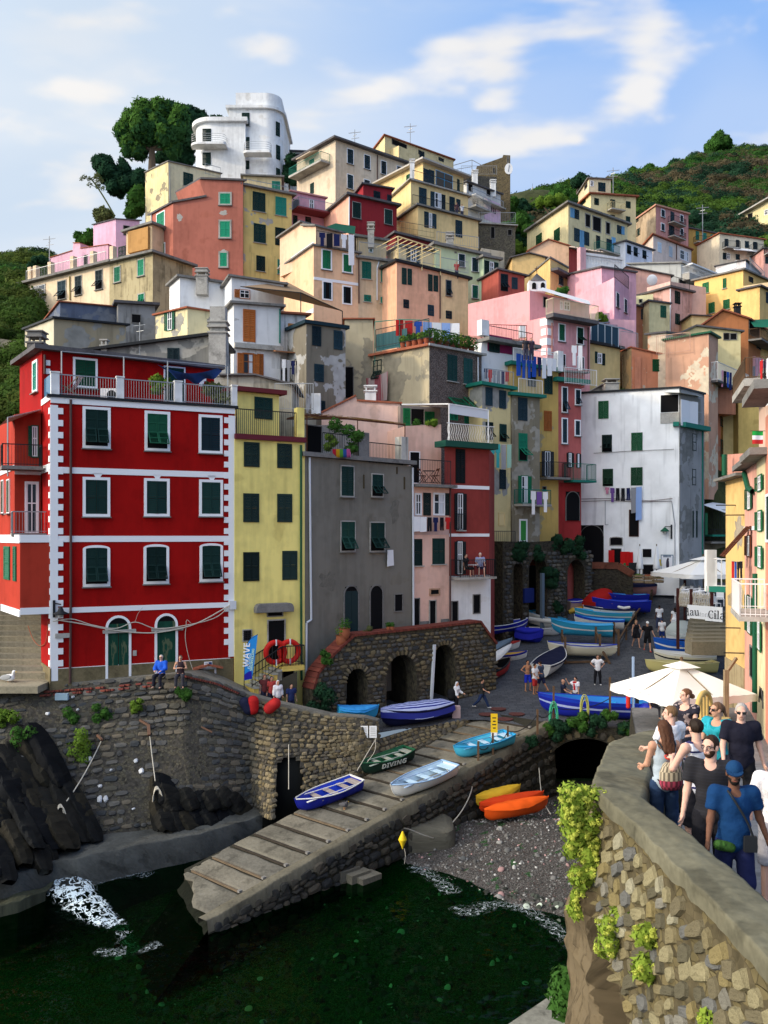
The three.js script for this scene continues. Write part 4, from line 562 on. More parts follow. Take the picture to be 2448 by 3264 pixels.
rail(H,'F',2,925,1185,1275,{h:1.1,sp:.14,y1:1330,out:.1,mat:C.rail});{let s=sub(H,{t:2,m:[[920,1190],[1275,1240]],d:[85,87],s:3,base:H.top-.5,mat:pl([.72,.56,.26]),rm:C.slab,th:.25,$a:'attic_wall'});$d(s,'F',2,[[975,1200,1000,1280],[1040,1215,1060,1300],[1195,1210,1245,1290]],{col:C.$m});win(s,'F',2,[1002,1205,1038,1290,'w']);let q=(x,y,d)=>at(P(2,x,y),d).sub(H.g.position),b=b_(),p=[q(920,1125,80),q(1075,1175,80.5),q(1195,1210,81.5)];for(let v of p)b.bar(v,v.clone().setY(v.y-2.4),.1);b.bar(p[0],p[1],.1).bar(p[1],p[2],.1);for(let i=0;i<9;i++){let a=p[0].clone().lerp(p[2],i/8);b.bar(a,a.clone().add(v_(-2,.1,-3.5)),.06);}b.mesh('pergola',pm([.6,.48,.25],.7),H.g);}
H=$b('straw_yellow_house','straw yellow narrow house at the right end of the peach house',{t:2,m:[[1192,1358],[1375,1405]],d:[81.7,83.2],s:6,base:15,mat:pl([.80,.58,.25]),rm:C.$p,th:.3,ov:.3});
win(H,'F',2,[1228,1408,1266,1512,'f'],{col:C.$m,$g:.06,$n:C.slab});win(H,'F',2,[1230,1608,1268,1659],{col:C.$m});rail(H,'F',2,1195,1370,1340,{h:1.1,sp:.14,y1:1385,out:.1,mat:C.rail});
H=$b('mint_green_house','pale mint green house with a dark green roof edge right of the peach house',{t:2,m:[[1165,1185],[1490,1255]],d:[86,88],s:6,base:18,mat:pl([.55,.62,.4]),rm:C.slab,th:.35,ov:.4});
$d(H,'F',2,[[1310,1238,1355,1325,'s'],[1397,1262,1441,1356]],{col:C.$m,$g:.05,$n:C.$Q});win(H,'F',2,[1398,1440,1440,1530],{col:C.$v,$g:.05});$x(H,'F',2,[[1478,1265],[1478,1510]],C.$v,.06);rail(H,'F',2,1170,1440,1170,{h:1.1,sp:.25,y1:1235,out:.1,mat:C.rail});$G(H,2,1255,1160,88,.7,.8,C.$k,2);
{let s=sub(H,{t:2,m:[[905,1110],[1165,1175]],d:[90,92],s:4,base:24,mat:pl([.2,.03,.035]),rm:C.slate,th:.3,$a:'link_wall'});rail(s,'F',2,915,1155,1100,{h:1.2,sp:.5,mid:1,y1:1155,mat:C.woodL});}
H=$b('mint_side_house','narrow mint and grey house with open dark shutters next to the red doorway house',{t:2,m:[[1475,1262],[1575,1280]],d:[87,88],s:5,base:18,mat:pl([.42,.5,.36]),rm:C.slab,th:.3});
win(H,'F',2,[1512,1290,1540,1378,'w']);win(H,'F',2,[1480,1283,1510,1380],{col:C.$l,one:1,$a:'shutter_leaf'});win(H,'F',2,[1542,1295,1570,1385],{col:C.$l,one:1,$a:'shutter_leaf'});win(H,'F',2,[1498,1462,1540,1508],{col:C.$v});
H=$b('small_brick_red_house','small brick red house with open shutters behind the large pink house',{t:2,m:[[1572,1345],[1740,1385]],d:[84,85],s:5,base:18,mat:pl([.42,.1,.08]),rm:C.slate,th:.2});
win(H,'F',2,[1585,1370,1632,1480,'f'],{col:C.$m,ang:.8});win(H,'F',3,[-2,985,35,1060,'s'],{col:C.$m});{let s=sub(H,{t:2,m:[[1460,1200],[1610,1225]],d:[90,90],s:3,base:22,mat:dirty([.3,.28,.24]),roof:0,$a:'roof_shed'});}
H=$b('pink_white_terrace_house','white and pink house with plant filled terraces below the castle tower',{t:2,m:[[1365,775],[1585,855]],d:[112,117],s:6,base:36,mat:pl([.72,.68,.6]),rm:C.slate,th:.2,ov:.3});
{$d(H,'F',2,[[1375,785,1402,835,'d'],[1493,815,1518,865,'d'],[1403,890,1442,930,'d'],[1523,928,1553,975,'s']],{col:C.$m});rail(H,'F',2,1372,1580,868,{h:1,sp:.2,y1:890,out:.6,mat:C.rail});$h(H,'F',2,1372,1585,868,{y1:888,out:.9,rail:0});$t(H,'F',2,1478,1582,872,1010,pl([.72,.48,.58]),{$a:'pink_wall'});$h(H,'F',2,1370,1470,942,{out:1.4,rail:C.rail,h:1.4});let s=sub(H,{t:2,m:[[1430,1045],[1680,1060]],d:[108,108],s:5,base:32,mat:pm([.16,.15,.13],.95,'rubble'),rm:C.$k,th:.2,$a:'terrace_wall'});$d(s,'F',2,[[1520,1062,1548,1140,'d'],[1630,1080,1659,1120,'d']]);rail(s,'F',2,1440,1680,1040,{h:1.3,sp:.2,mat:C.rail});$G(H,2,1418,740,116,.7,1.6,C.white);$G(H,2,1535,795,116,.7,1,C.white);}
// --- right side of the hill
H=$b('mural_yellow_house','large pale yellow house with a loggia and blue painted panels between its windows',{t:3,m:[[365,510],[748,645]],d:[108,115],s:[98,605,118],side:'L',base:30,mat:pl([.74,.62,.30]),rm:C.slab,th:.3,ov:.5});
{
$d(H,'F',3,[[404,545,433,606],[402,667,436,752],[468,690,499,777],[680,648,708,702],[545,715,570,800],[612,737,645,815],[677,757,707,840],[676,890,706,930]],{col:C.$m});$d(H,'F',3,[[377,535,403,597,'b'],[708,655,728,707,'b'],[438,680,466,790,'b'],[645,725,670,800,'b'],[640,790,678,935,'b']],{col:pm([.16,.38,.62],.8,'dirty'),$a:'painted_panel'});$d(H,'F',3,[[472,572,508,662,'d'],[520,590,577,690,'d'],[605,625,636,708,'d']],{$a:'loggia',$g:.1,$n:C.$k});
$d(H,'S',3,[[157,705,194,768],[273,670,310,752]],{col:pm([.012,.08,.03],.55)});$h(H,'F',3,530,665,812,{y1:850,out:1,rail:C.$v});
}
H=$b('tall_primrose_house','tall primrose house with a small penthouse on the skyline right of the church spire',{t:3,m:[[510,445],[803,465]],d:[127,130],s:[350,485,136],side:'L',base:38,mat:pl([.76,.62,.28]),rm:C.$K,th:.25,ov:.4});
$d(H,'F',3,[[533,472,562,515],[637,480,667,542],[738,492,767,535],[738,590,765,635],[637,580,665,606]],{col:C.$l});win(H,'S',3,[447,467,478,510],{col:C.$l});$h(H,'F',3,615,705,552,{out:1.1,rail:pl([.6,.5,.3])});{let s=sub(H,{t:3,m:[[498,345],[640,352]],d:[131,132],s:[430,400,137],side:'L',base:H.top,mat:pl([.76,.64,.36]),rm:C.slab,th:.2,$a:'penthouse_wall'});win(s,'F',3,[558,370,605,428,'s'],{col:C.$m});win(s,'F',3,[506,358,528,395,'w']);win(s,'S',3,[470,380,490,410,'d']);}
H=$b('salmon_hill_house','salmon pink house with two small balconies high on the right',{t:3,m:[[932,522],[1143,578]],d:[138,144],s:[805,540,144],side:'L',base:38,mat:pl([.62,.29,.2]),rm:pl([.6,.3,.22]),th:.3,ov:.3});
$d(H,'F',3,[[964,543,991,596],[1087,578,1110,626],[964,633,990,686],[1088,665,1111,713]],{$g:.12,col:C.$m});$d(H,'F',3,[[1027,560,1050,625],[1017,650,1050,715]],{col:C.$m});$h(H,'F',3,1010,1090,632,{out:1.1});$h(H,'F',3,1010,1090,722,{out:1.1});$d(H,'S',3,[[806,585,822,625],[808,668,832,715]],{col:C.$l});{let f=H.S,b=b_();b.box(0,0,0,f.len,H.top-38,.05);put(H,f,b.mesh('side_render',dirty([.5,.38,.26]),H.g),f.len/2,(H.top+38)/2,.005);}
H=$b('ochre_row_house','ochre house with green shutters and a long balcony below the green hillside',{t:3,m:[[1145,668],[1345,708]],d:[146,148],s:6,base:36,mat:pl([.55,.33,.1]),rm:C.slate,th:.25});
$d(H,'F',3,[[1190,685,1211,740],[1237,697,1260,765],[1286,707,1309,757]],{col:C.$v,one:1});$h(H,'F',3,1175,1300,765,{out:1.2,y1:778});$d(H,'F',3,[[1285,805,1310,860,'d'],[1235,780,1262,840]],{col:C.$l});
H=$b('cream_row_house','cream house with paired windows and two balconies on the right below the hillside',{t:3,m:[[1345,702],[1632,742]],d:[139,141],s:6,base:32,mat:pl([.74,.64,.44]),rm:C.$K,th:.2});
$d(H,'F',3,[[1377,735,1401,797],[1450,742,1473,788],[1509,750,1534,795],[1562,755,1590,818],[1366,825,1390,868],[1450,835,1475,870],[1563,852,1590,890]],{col:C.$m});win(H,'F',3,[1390,827,1413,868,'w']);$h(H,'F',3,1362,1455,800,{out:1.1});$h(H,'F',3,1535,1620,820,{out:1.1});{let c=hit(H.F,P(3,1500,815));put(H,H.F,b_().box(0,0,0,5,.1,1.6,M4(0,0,0,.5)).mesh('awning',C.$Q,H.g),c.u,c.y,.7);}
H=$b('far_right_pink_house','salmon coloured house cut by the right edge of the view under the hillside',{t:3,m:[[1630,800],[1800,815]],d:[136,136],s:5,base:32,mat:pl([.68,.36,.26]),rm:C.slate});win(H,'F',3,[1640,850,1662,895,'s'],{col:C.$m});$h(H,'F',3,1632,1700,840,{out:1});
H=$b('hillside_yellow_villa','yellow villa with a wide eave on the green hillside at the right edge',{t:3,m:[[1495,585],[1680,478]],d:[165,160],s:8,base:62,mat:pl([.76,.64,.3]),rm:C.$k,th:.35,ov:1});$d(H,'F',3,[[1528,570,1560,615,'d'],[1635,545,1660,580,'w']]);
H=$b('small_white_house','small white house with three dark shuttered windows beside the mural house',{t:3,m:[[735,752],[910,812]],d:[112,116],s:5,base:30,mat:pl([.7,.72,.78]),rm:C.slate,th:.2});$d(H,'F',3,[[745,777,770,833,'f'],[788,790,813,847,'f'],[845,810,869,863,'f']],{col:C.$m,ang:.9});
H=$b('pale_shell_house','pale cream house with light grey shutters in front of the salmon hill house',{t:3,m:[[915,712],[1162,808]],d:[120,127],s:[818,735,127],side:'L',base:30,mat:pl([.70,.56,.44]),rm:C.$K,th:.2,ov:.4});$d(H,'F',3,[[943,758,967,822],[1017,785,1038,852]],{col:C.lblue});win(H,'F',3,[1087,813,1142,875,'w'],{curtain:1});$x(H,'F',3,[[1063,770],[1063,870]],C.pipeD,.06);
H=$b('grey_white_terraces','greyish white house with layered balconies and a green cover on its rail',{t:3,m:[[765,900],[1095,892]],d:[108,107],s:[1290,940,112],base:28,mat:$E([.62,.62,.58],[.4,.4,.38],.4,630,7),rm:C.$k,th:.2,ov:.3});{let f='S';$d(H,f,3,[[1170,915,1200,950,'d'],[1215,930,1245,960,'d'],[1080,1000,1125,1035,'d']]);$h(H,f,3,1100,1285,985,{y1:990,out:1,th:.8,mat:C.$k,h:.9,rail:C.railW});$h(H,f,3,1120,1290,905,{y1:930,out:1,rail:0,mat:C.$Q});}
H=$b('white_shed_house','white house with corrugated pale wall and a drying terrace above the yellow house',{t:3,m:[[1320,915],[1515,875]],d:[118,112],s:[1610,920,118],base:30,mat:pl([.62,.58,.56]),rm:C.slate,th:.15});win(H,'F',3,[1325,905,1455,950,'b'],{col:pm([.6,.64,.68],.6)});rail(H,'S',3,1515,1610,945,{h:1.6,sp:.2,mat:C.rail,out:.5});
H=$b('apricot_gable_house','apricot house with a tiled gable and a striped awning beside it',{t:3,m:[[108,812],[235,742],[368,782]],d:[97,97],s:6,base:25,mat:pl([.80,.5,.26]),rm:C.$K,th:.15,ov:.2});{let s=sub(H,{t:3,m:[[366,795],[645,860]],d:[97.5,100],s:5,base:25,mat:pl([.4,.07,.07]),rm:C.slab,th:.2,$a:'maroon_wall'});for(let[x,y,w]of[[455,815,4.2],[575,855,4.2]]){let c=hit(s.F,P(3,x,y));let b=b_();for(let i=0;i<10;i++)b.box(-2+i*.42,0,0,.24,.06,1.5,M4(0,0,0,.35));put(s,s.F,b.mesh('awning',pm([.75,.62,.55],.8),s.g),c.u,c.y,.75);}}
{let c=hit(H.F,P(3,440,940)),b=b_();let a0=at(P(3,440,935),93),a1=at(P(3,715,985),95),g=$c('balustrade','white stone balustrade on the terrace under the striped awning','balustrade',a0.clone().setY(a0.y-.2));let dv=a1.clone().sub(a0).setY(0),L=dv.length(),ry=Math.atan2(-dv.z,dv.x);g.rotation.y=ry;b_().box(L/2,1.9,0,L,.25,.4).box(L/2,.1,0,L,.3,.4).mesh('rail',C.white,g);let lg=new TH.LatheGeometry([[.1,0],[.16,.35],[.1,.8],[.08,1.2],[.13,1.5]].map(p=>new TH.Vector2(...p)),8);for(let i=0;i<26;i++)mesh('baluster',lg,C.white,g).position.set(.2+i*(L-.4)/25,.25,0);b_().box(.2,1.2,0,.7,2.6,.6).mesh('post',pl([.7,.4,.38]),g);}
H=$b('ochre_block_house','plain ochre house with one blue shuttered window left of the pink houses',{t:3,m:[[248,862],[362,925]],d:[86,89],s:[108,880,92],side:'L',base:20,mat:pl([.74,.5,.15]),rm:C.slab,th:.2,ov:.15});win(H,'F',3,[303,955,331,1038],{col:C.$m,sill:1});{let s=sub(H,{t:3,m:[[0,858],[110,830],[215,858]],d:[95,95],s:5,base:24,mat:pl([.74,.5,.16]),rm:C.slate,th:.15,$a:'rear_wall'});$h(H,'F',3,250,370,935,{out:.8,mat:C.slate,rail:0,th:.25});}
H=$b('large_pink_house','large pink house with white quoins and a covered top terrace in the middle right',{t:3,m:[[228,1238],[505,1295]],d:[71.5,74],s:[-284,1145,78],side:'L',base:14,mat:pl([.70,.33,.28]),roof:0,flat:1});
{
let f=H.S;$d(H,'F',3,[[298,1283,345,1402]],{$g:.1,col:pm([.012,.1,.05],.55)});win(H,'F',3,[417,1306,464,1422,'f'],{$g:.08,col:pm([.012,.08,.05],.55),ang:.9});$d(H,'F',3,[[299,1480,346,1560,'s'],[420,1497,466,1580,'s']],{$g:.05,col:C.$m});
$h(H,'F',3,218,512,1240,{out:.9,mat:C.slate,th:.3,rail:pm([.55,.5,.36],.7),h:1.2,sp:.1});for(let i=0;i<9;i++){let y=H.top-.4-i*.8;for(let[ff,u]of[[H.F,.28],[f,f.len-.35]])put(H,ff,b_().box(0,0,0,i%2?.5:.7,.55,.06).mesh('quoin',C.$g,H.g),u,y,.01);}
let up=sub(H,{t:3,m:[[115,1068],[500,1160]],d:[75.5,78],s:[-284,1060-60,80],side:'L',base:H.top-1,mat:pl([.68,.33,.28]),roof:0,$a:'top_wall'});$d(up,'F',3,[[200,1110,228,1180,'d'],[310,1135,330,1195,'w'],[335,1140,375,1200,'w']]);let q=(x,y,d)=>at(P(3,x,y),d).sub(H.g.position),b=b_();b.quad(q(160,1060,75),q(512,1162,76),q(500,1135,79),q(200,1050,79));b.mesh('awning',pm([.66,.66,.66],.8),H.g);$x(H,'F',3,[[490,1310],[490,1600]],C.pipeD,.06);$x(H,'F',3,[[255,1280],[255,1480]],pl([.55,.25,.2]),.06);
let t2=sub(H,{t:3,m:[[-285,1390-30],[95,1390]],d:[68,68.5],s:3,base:14,mat:pl([.60,.28,.22]),roof:0,$a:'front_wall'});rail(t2,'F',3,-200,95,1390,{h:1.2,sp:.2,mat:C.brownD});put(t2,t2.F,b_().box(0,.4,0,.45,.9,.4).mesh('pillar',C.white,H.g),t2.F.len-.3,t2.top,-.2);
}
H=$b('glass_terrace_house','yellow house with a glazed winter terrace between the pink houses',{t:3,m:[[498,1412],[700,1450]],d:[75,76.5],s:5,base:14,mat:pl([.62,.47,.16]),rm:C.$p,th:.3,ov:.3});
win(H,'F',3,[552,1475,582,1545,'w']);win(H,'F',3,[537,1465,553,1540],{col:C.$l,one:1,$a:'shutter_leaf'});win(H,'F',3,[584,1478,602,1555],{col:C.$l,one:1,$a:'shutter_leaf'});{let q=(x,y,d)=>at(P(3,x,y),d).sub(H.g.position),b=b_(),gl=b_();let p=[q(512,1270,75),q(690,1310,76),q(512,1400,75),q(690,1435,76),q(600,1250,79),q(800,1340,79)];gl.quad(p[0],p[1],p[3],p[2]);gl.mesh('glazing',pm([.02,.05,.08],.05),H.g);for(let i=0;i<=4;i++){let a=p[0].clone().lerp(p[1],i/4),c=p[2].clone().lerp(p[3],i/4);b.bar(a,c,.08);b.bar(a,p[4].clone().lerp(p[5],i/4),.06);}b.bar(p[0],p[1],.1).bar(p[4],p[5],.1).bar(p[1],p[5],.08);b.mesh('glazing_frame',pm([.3,.36,.42],.4),H.g);rail(H,'F',3,690,800,1450,{h:1.5,sp:.14,mat:C.rail,out:.3});}
H=$b('rose_pink_house','tall rose pink house with a plain blank side and a planted roof terrace',{t:3,m:[[662,985],[758,1105]],d:[80,84],s:[358,968,88],side:'L',base:18,mat:pl([.74,.40,.42]),roof:0,flat:1});
$d(H,'F',3,[[673,1083,693,1182],[725,1123,743,1215]],{$g:.06,col:C.$m});{let u=sub(H,{t:3,m:[[360,970],[580,922],[582,985]],d:[88,83],s:4,base:20,mat:pl([.74,.40,.42]),rm:C.slate,th:.2,ov:.2,$a:'upper_wall'});rail(H,'F',3,665,755,1000,{h:1.2,sp:.14,flatY:H.top});let l=sub(H,{t:3,m:[[505,1218],[632,1215],[634,1255],[800,1262]],d:[78,78.5],s:4,base:16,mat:pl([.72,.40,.40]),roof:0,$a:'lower_wall'});}
H=$b('salmon_steps_house','brownish salmon house in shade at the stepped alley in the middle right',{t:3,m:[[760,1165],[930,1195]],d:[88,89],s:5,base:20,mat:pl([.45,.2,.13]),rm:C.slate,th:.2});$d(H,'F',3,[[836,1192,867,1258,'s']],{col:C.$m});$t(H,'F',3,845,920,1290,1300);
H=$b('peach_gable_house','peach house with a gabled roof and a satellite dish on its wall',{t:3,m:[[700,952],[737,918],[1030,975]],d:[102,102],s:6,base:26,mat:pl([.72,.42,.3]),rm:C.slate,th:.15,ov:.3});
{let c=at(P(3,902,1003),101).sub(H.g.position),s=mesh('satellite_dish',new TH.SphereGeometry(.75,20,8,0,7,0,.75),C.$Q,H.g);s.scale.set(1.2,.6,1.2);s.position.copy(c);s.rotation.x=-1.4;s.rotation.z=Math.PI;}
H=$b('mauve_pink_house','tall mauve pink house with two green shutters beside the pale lemon house',{t:3,m:[[1025,1052],[1165,1085]],d:[90,92],s:6,base:20,mat:dirty([.62,.38,.34]),rm:C.slate,th:.25,ov:.3});$d(H,'F',3,[[1055,1075,1088,1155],[1057,1220,1086,1290]],{col:C.$l});{let s=sub(H,{t:3,m:[[875,1050],[1025,1010]],d:[94,91],s:5,base:24,mat:pl([.72,.48,.36]),roof:0,$a:'rear_wall'});rail(H,'F',3,1030,1150,1050,{h:1.2,sp:.2});$x(H,'F',3,[[1022,1060],[1020,1340]],C.pipeW,.06);}
H=$b('pale_lemon_house','narrow pale lemon house with one dark green shutter and a dark eave',{t:3,m:[[888,1140],[1022,1158]],d:[87,88],s:[808,1110,90],side:'L',base:20,mat:pl([.72,.66,.32]),rm:C.slate,th:.2,ov:.2});win(H,'F',3,[962,1168,998,1245],{col:pm([.012,.08,.05],.55)});{let s=sub(H,{t:3,m:[[805,1105],[915,1092]],d:[91,90.5],s:4,base:24,mat:pl([.72,.66,.34]),roof:0,$a:'parapet_wall'});win(s,'F',3,[762+60,1065+60,845,1150,'d']);}
H=$b('golden_yellow_house','big golden yellow house with four green shutters on the right side',{t:3,m:[[1182,1008],[1498,938]],d:[96,91],s:[1700,975,96],base:22,mat:pl([.80,.5,.12]),rm:C.slab,th:.22,ov:.3});
$d(H,'F',3,[[1235,1018,1276,1088],[1367,990,1390,1056],[1275,1148,1314,1217],[1370,1128,1411,1192]],{col:pm([.015,.1,.04],.55),sill:1});{let s=sub(H,{t:3,m:[[1475,1072],[1605,1045]],d:[88,86],s:[1760,1075,90],base:22,mat:pl([.80,.52,.14]),rm:C.slate,th:.2,$a:'lower_wall'});win(H,'S',3,[1533,982,1561,1015,'s'],{col:C.$m});win(s,'S',3,[1645,1080,1660,1150,'s'],{col:C.$m,one:1});let c=sub(H,{t:3,m:[[1500,1040],[1700,1010]],d:[88.5,87],s:2,base:s.top,mat:pl([.7,.52,.26]),roof:0,$a:'parapet_wall'});}
H=$b('orange_gable_house','burnt orange gabled house with a tiled roof and green awning at the right',{t:3,m:[[1248,1292],[1375,1200],[1532,1252]],d:[83,83],s:[1700,1255,90],base:18,mat:pl([.5,.19,.08]),rm:C.$K,th:.2,ov:.35});
{win(H,'S',3,[1535,1275,1600,1370,'d'],{$a:'loggia'});$h(H,'S',3,1530,1700,1392,{out:1.2,rail:C.wood,sp:.1,mat:C.slab});let q=(x,y,d)=>at(P(3,x,y),d).sub(H.g.position),b=b_();b.quad(q(1535,1258,84),q(1700,1255,86),q(1700,1310,82),q(1570,1305,81.5));b.mesh('awning',pm([.01,.12,.07],.8),H.g);win(H,'S',3,[1583,1420,1612,1450,'d']);$G(H,3,1460,1200,84,.5,1.2,C.$p);}
H=$b('lemon_gable_house','lemon yellow gabled house with a dark double window at the right',{t:3,m:[[1050,1368],[1190,1303],[1482,1338]],d:[79,79],s:6,base:16,mat:pl([.72,.6,.26]),rm:C.slate,th:.2,ov:.25});win(H,'F',3,[1368,1343,1410,1392,'d']);win(H,'F',3,[1412,1346,1457,1390,'d']);{let s=sub(H,{t:3,m:[[1165,1232],[1310,1240]],d:[88,88],s:4,base:20,mat:pl([.72,.56,.22]),rm:C.slate,th:.1,$a:'rear_wall'});}
H=$b('peeling_peach_house','peach house with large pale flaking areas and a slim iron rail in the right middle',{t:3,m:[[880,1358],[995,1345]],d:[76.5,76],s:[1275,1400,79],base:16,mat:$E([.60,.31,.19],[.66,.55,.42],.5,640,7),rm:C.slate,th:.2,ov:.2});
{let u=sub(H,{t:3,m:[[995,1395],[1275,1348]],d:[75,73],s:[1335,1405,75],base:16,mat:$E([.60,.35,.24],[.64,.55,.42],.45,641,7),rm:C.gMid,th:.2,ov:.25,$a:'front_wall'});rail(u,'F',3,945,1160,1492,{h:1.6,sp:.16,mat:pl([.6,.35,.28]),out:.3});}
H=$b('candy_pink_house','candy pink house with a boarded up window and a grey lower wall',{t:3,m:[[1310,1415],[1458,1393]],d:[88,87],s:[1625,1505,91],base:25,mat:pl([.72,.36,.36]),rm:C.slate,th:.12,ov:.1});
win(H,'F',3,[1362,1427,1424,1515,'b'],{col:pm([.22,.2,.19],.9),$g:.06,$n:C.slab});{let l=sub(H,{t:3,m:[[1310,1512],[1575,1495]],d:[85,84],s:[1660,1540,86],base:24,mat:pl([.70,.36,.36]),roof:0,$a:'lower_wall'});let bb=$t(l,'F',6,1320,1575,320,430,pm([.22,.25,.32],.9,'plaster'),{yr:300,$a:'grey_wall'});win(H,'S',3,[1488,1470,1500,1505,'d']);let q=sub(H,{t:3,m:[[1535,1465],[1700,1440]],d:[89,88],s:4,base:25,mat:pl([.7,.45,.3]),rm:C.slate,th:.15,$a:'rear_wall'});let y2=sub(H,{t:3,m:[[1500,1480],[1560,1480]],d:[91,91],s:3,base:25,mat:pl([.66,.52,.16]),rm:C.slab,th:.15,$a:'yellow_wall'});}
H=$b('weathered_salmon_house','weathered salmon house with boarded beige wall and a recessed terrace above the white building',{t:6,m:[[775,190],[945,228],[1040,245],[1180,290]],d:[76,76.5],s:[560,280,82],side:'L',base:14,mat:$E([.58,.24,.14],[.45,.36,.28],.42,642,6),rm:C.$K,th:.14,ov:.15});
{
let f=H.S,b=b_();b.box(0,0,0,f.len,H.top-14,.05);put(H,f,b.mesh('side_render',$E([.52,.33,.16],[.34,.25,.14],.48,643,5),H.g),f.len/2,(H.top+14)/2,.01);for(let x of[620,660,720])$x(H,'S',6,[[x,240],[x+5,470]],C.woodL,.06,'board');
win(H,'F',6,[910,263,1010,342,'s'],{col:pm([.012,.1,.04],.55)});win(H,'F',6,[1014,262,1120,400,'d'],{$a:'loggia',$g:.04,$n:C.$v});win(H,'F',6,[1048,430,1085,475,'s'],{col:pm([.012,.1,.04],.55)});$t(H,'F',6,790,830,250,470,pl([.6,.24,.15]),{$a:'pilaster',dep:.15});$x(H,'F',6,[[1165,280],[1180,300],[1180,470]],C.pipeW,.06);
}
H=$b('alley_balcony_house','pink house with a dark recess and a white railed balcony of washing above the alley',{t:6,m:[[1130,250],[1205,235]],d:[74.5,74],s:[1310,275,77],base:23.6,mat:pl([.56,.24,.18]),rm:C.$v,th:.2,ov:.2});
win(H,'S',6,[1210,260,1308,350,'d'],{$a:'loggia'});{let b=$h(H,'S',6,1210,1420,415,{out:1.6,rail:C.railW,mat:C.slate,h:1.5});let s=sub(H,{t:6,m:[[1180,428],[1450,435]],d:[75.5,77],s:4,base:23.5,mat:pl([.5,.21,.13]),roof:0,$a:'lower_wall'});}
{
let o={t:2,m:[[1430,672],[1600,612],[1602,597],[1648,600]],d:[138,138],s:8,base:60,mat:rub([.2,.165,.11],.04),roof:0};
H=$b('castle_tower','old brown stone castle tower with a round clock on the ridge',o,'tower');
let c=hit(H.F,P(2,1637,690)),g=new TH.CylinderGeometry(1,1,.15,28);g.rotateX(Math.PI/2);let k=put(H,H.F,mesh('clock',g,C.$Q,H.g),c.u,c.y,.1);k.scale.set(.62,.85,1);b_().bar(v_(0,0,.09),v_(.1,.75,.09),.07).bar(v_(0,0,.09),v_(-.15,-.55,.09),.07).mesh('clock_hand',C.$p,k);win(H,'F',2,[1535,680,1548,720,'d'],{$g:.05,$n:C.slab});win(H,'F',2,[1625,608,1640,650,'d'],{$W:1,$g:.1,$n:C.slab});
let s=sub(H,{t:2,m:[[1330,725],[1560,740]],d:[132,132],s:4,base:55,mat:pm([.1,.1,.1],.95,'rubble'),roof:0,$a:'curtain_wall'});rail(s,'F',2,1330,1560,725,{h:1.3,sp:.3,mat:C.rail});
let q=(x,y,d)=>at(P(2,x,y),d).sub(H.g.position),b=b_(),p=[q(1280,665,131),q(1400,630,131),q(1465,665,131),q(1400,720,131)];b.bar(p[0],p[1],.08).bar(p[1],p[2],.08).bar(p[1],p[3],.1).bar(q(1300,690,131),p[1].clone().setY(p[1].y-1),.06);b.mesh('lattice_mast',C.rail,H.g);
}
{
let d=175,p=at(P(3,133,545),d),g=$c('church_spire','small pale church bell tower with a pointed spire on the ridge','bell tower',p),k=d/F*Z;bases.push([p.x,p.z,p.y,5]);
b_().box(0,50*k,0,50*k,100*k,50*k).mesh('tower_wall',C.$k,g);let sp=new TH.ConeGeometry(22*k,58*k,8);mesh('spire',sp,C.$k,g).position.y=124*k;for(let x of[-10,12])b_().box(x*k,68*k,25*k,11*k,36*k,.1).mesh('bell_opening',C.hole,g);b_().box(0,98*k,0,56*k,5*k,56*k).box(0,45*k,0,55*k,4*k,55*k).mesh('cornice',C.$k,g);for(let s of[-1,1])for(let q of[-1,1])mesh('pinnacle',new TH.ConeGeometry(4*k,16*k,6),C.$k,g).position.set(s*23*k,107*k,q*23*k);b_().bar(v_(0,150*k,0),v_(0,168*k,0),1.5*k).mesh('cross',C.$p,g);
}
{
let d=80,p=at(P(3,160,1085),d),g=$c('chapel_belfry','little white belfry with grey cone roof and cross above the large pink house','belfry',p),k=d/F*Z;
b_().box(0,35*k,0,112*k,70*k,80*k).mesh('wall',C.white,g);let r=new TH.ConeGeometry(66*k,58*k,4);r.rotateY(Math.PI/4);mesh('roof',r,C.slate,g).position.y=98*k;b_().bar(v_(0,120*k,0),v_(0,172*k,0),3*k).bar(v_(-13*k,157*k,0),v_(13*k,157*k,0),3*k).mesh('cross',C.brownD,g);
let s=new TH.Shape();s.moveTo(-13*k,0);s.lineTo(-13*k,28*k);s.absarc(0,28*k,13*k,Math.PI,0,true);s.lineTo(13*k,0);for(let x of[-24,32]){let m=mesh('bell_opening',new TH.ExtrudeGeometry(s,{depth:.1,bevelEnabled:false}),C.hole,g);m.position.set(x*k,14*k,40*k-.05);}
}
// --- ground, water, walls
let stoneGeos=(()=>{let out=[],r=rng(31);for(let k=0;k<10;k++){let b=b_(),n=8,o=[],m=[];for(let i=0;i<n;i++){let a=(i+rr(-.25,.25,r))/n*Math.PI*2,c=Math.cos(a),s=Math.sin(a),q=.5/Math.pow(Math.pow(Math.abs(c),3.2)+Math.pow(Math.abs(s),3.2),1/3.2)*rr(.86,1.02,r),e=rr(.72,.86,r);o.push(v_(c*q,s*q,-.3));m.push(v_(c*q*e,s*q*e,rr(.6,.95,r)));}let ct=v_(rr(-.08,.08,r),rr(-.08,.08,r),rr(.85,1.1,r));for(let i=0;i<n;i++){let j=(i+1)%n;b.quad(o[i],o[j],m[j],m[i]);b.tri(m[i],m[j],ct,[m[i].x,m[i].y],[m[j].x,m[j].y],[0,0]);}out.push(b.done());}return out;})();
let stoneM=(list)=>list.map(c=>pm(c,.92,'concrete',['fine',.01]));
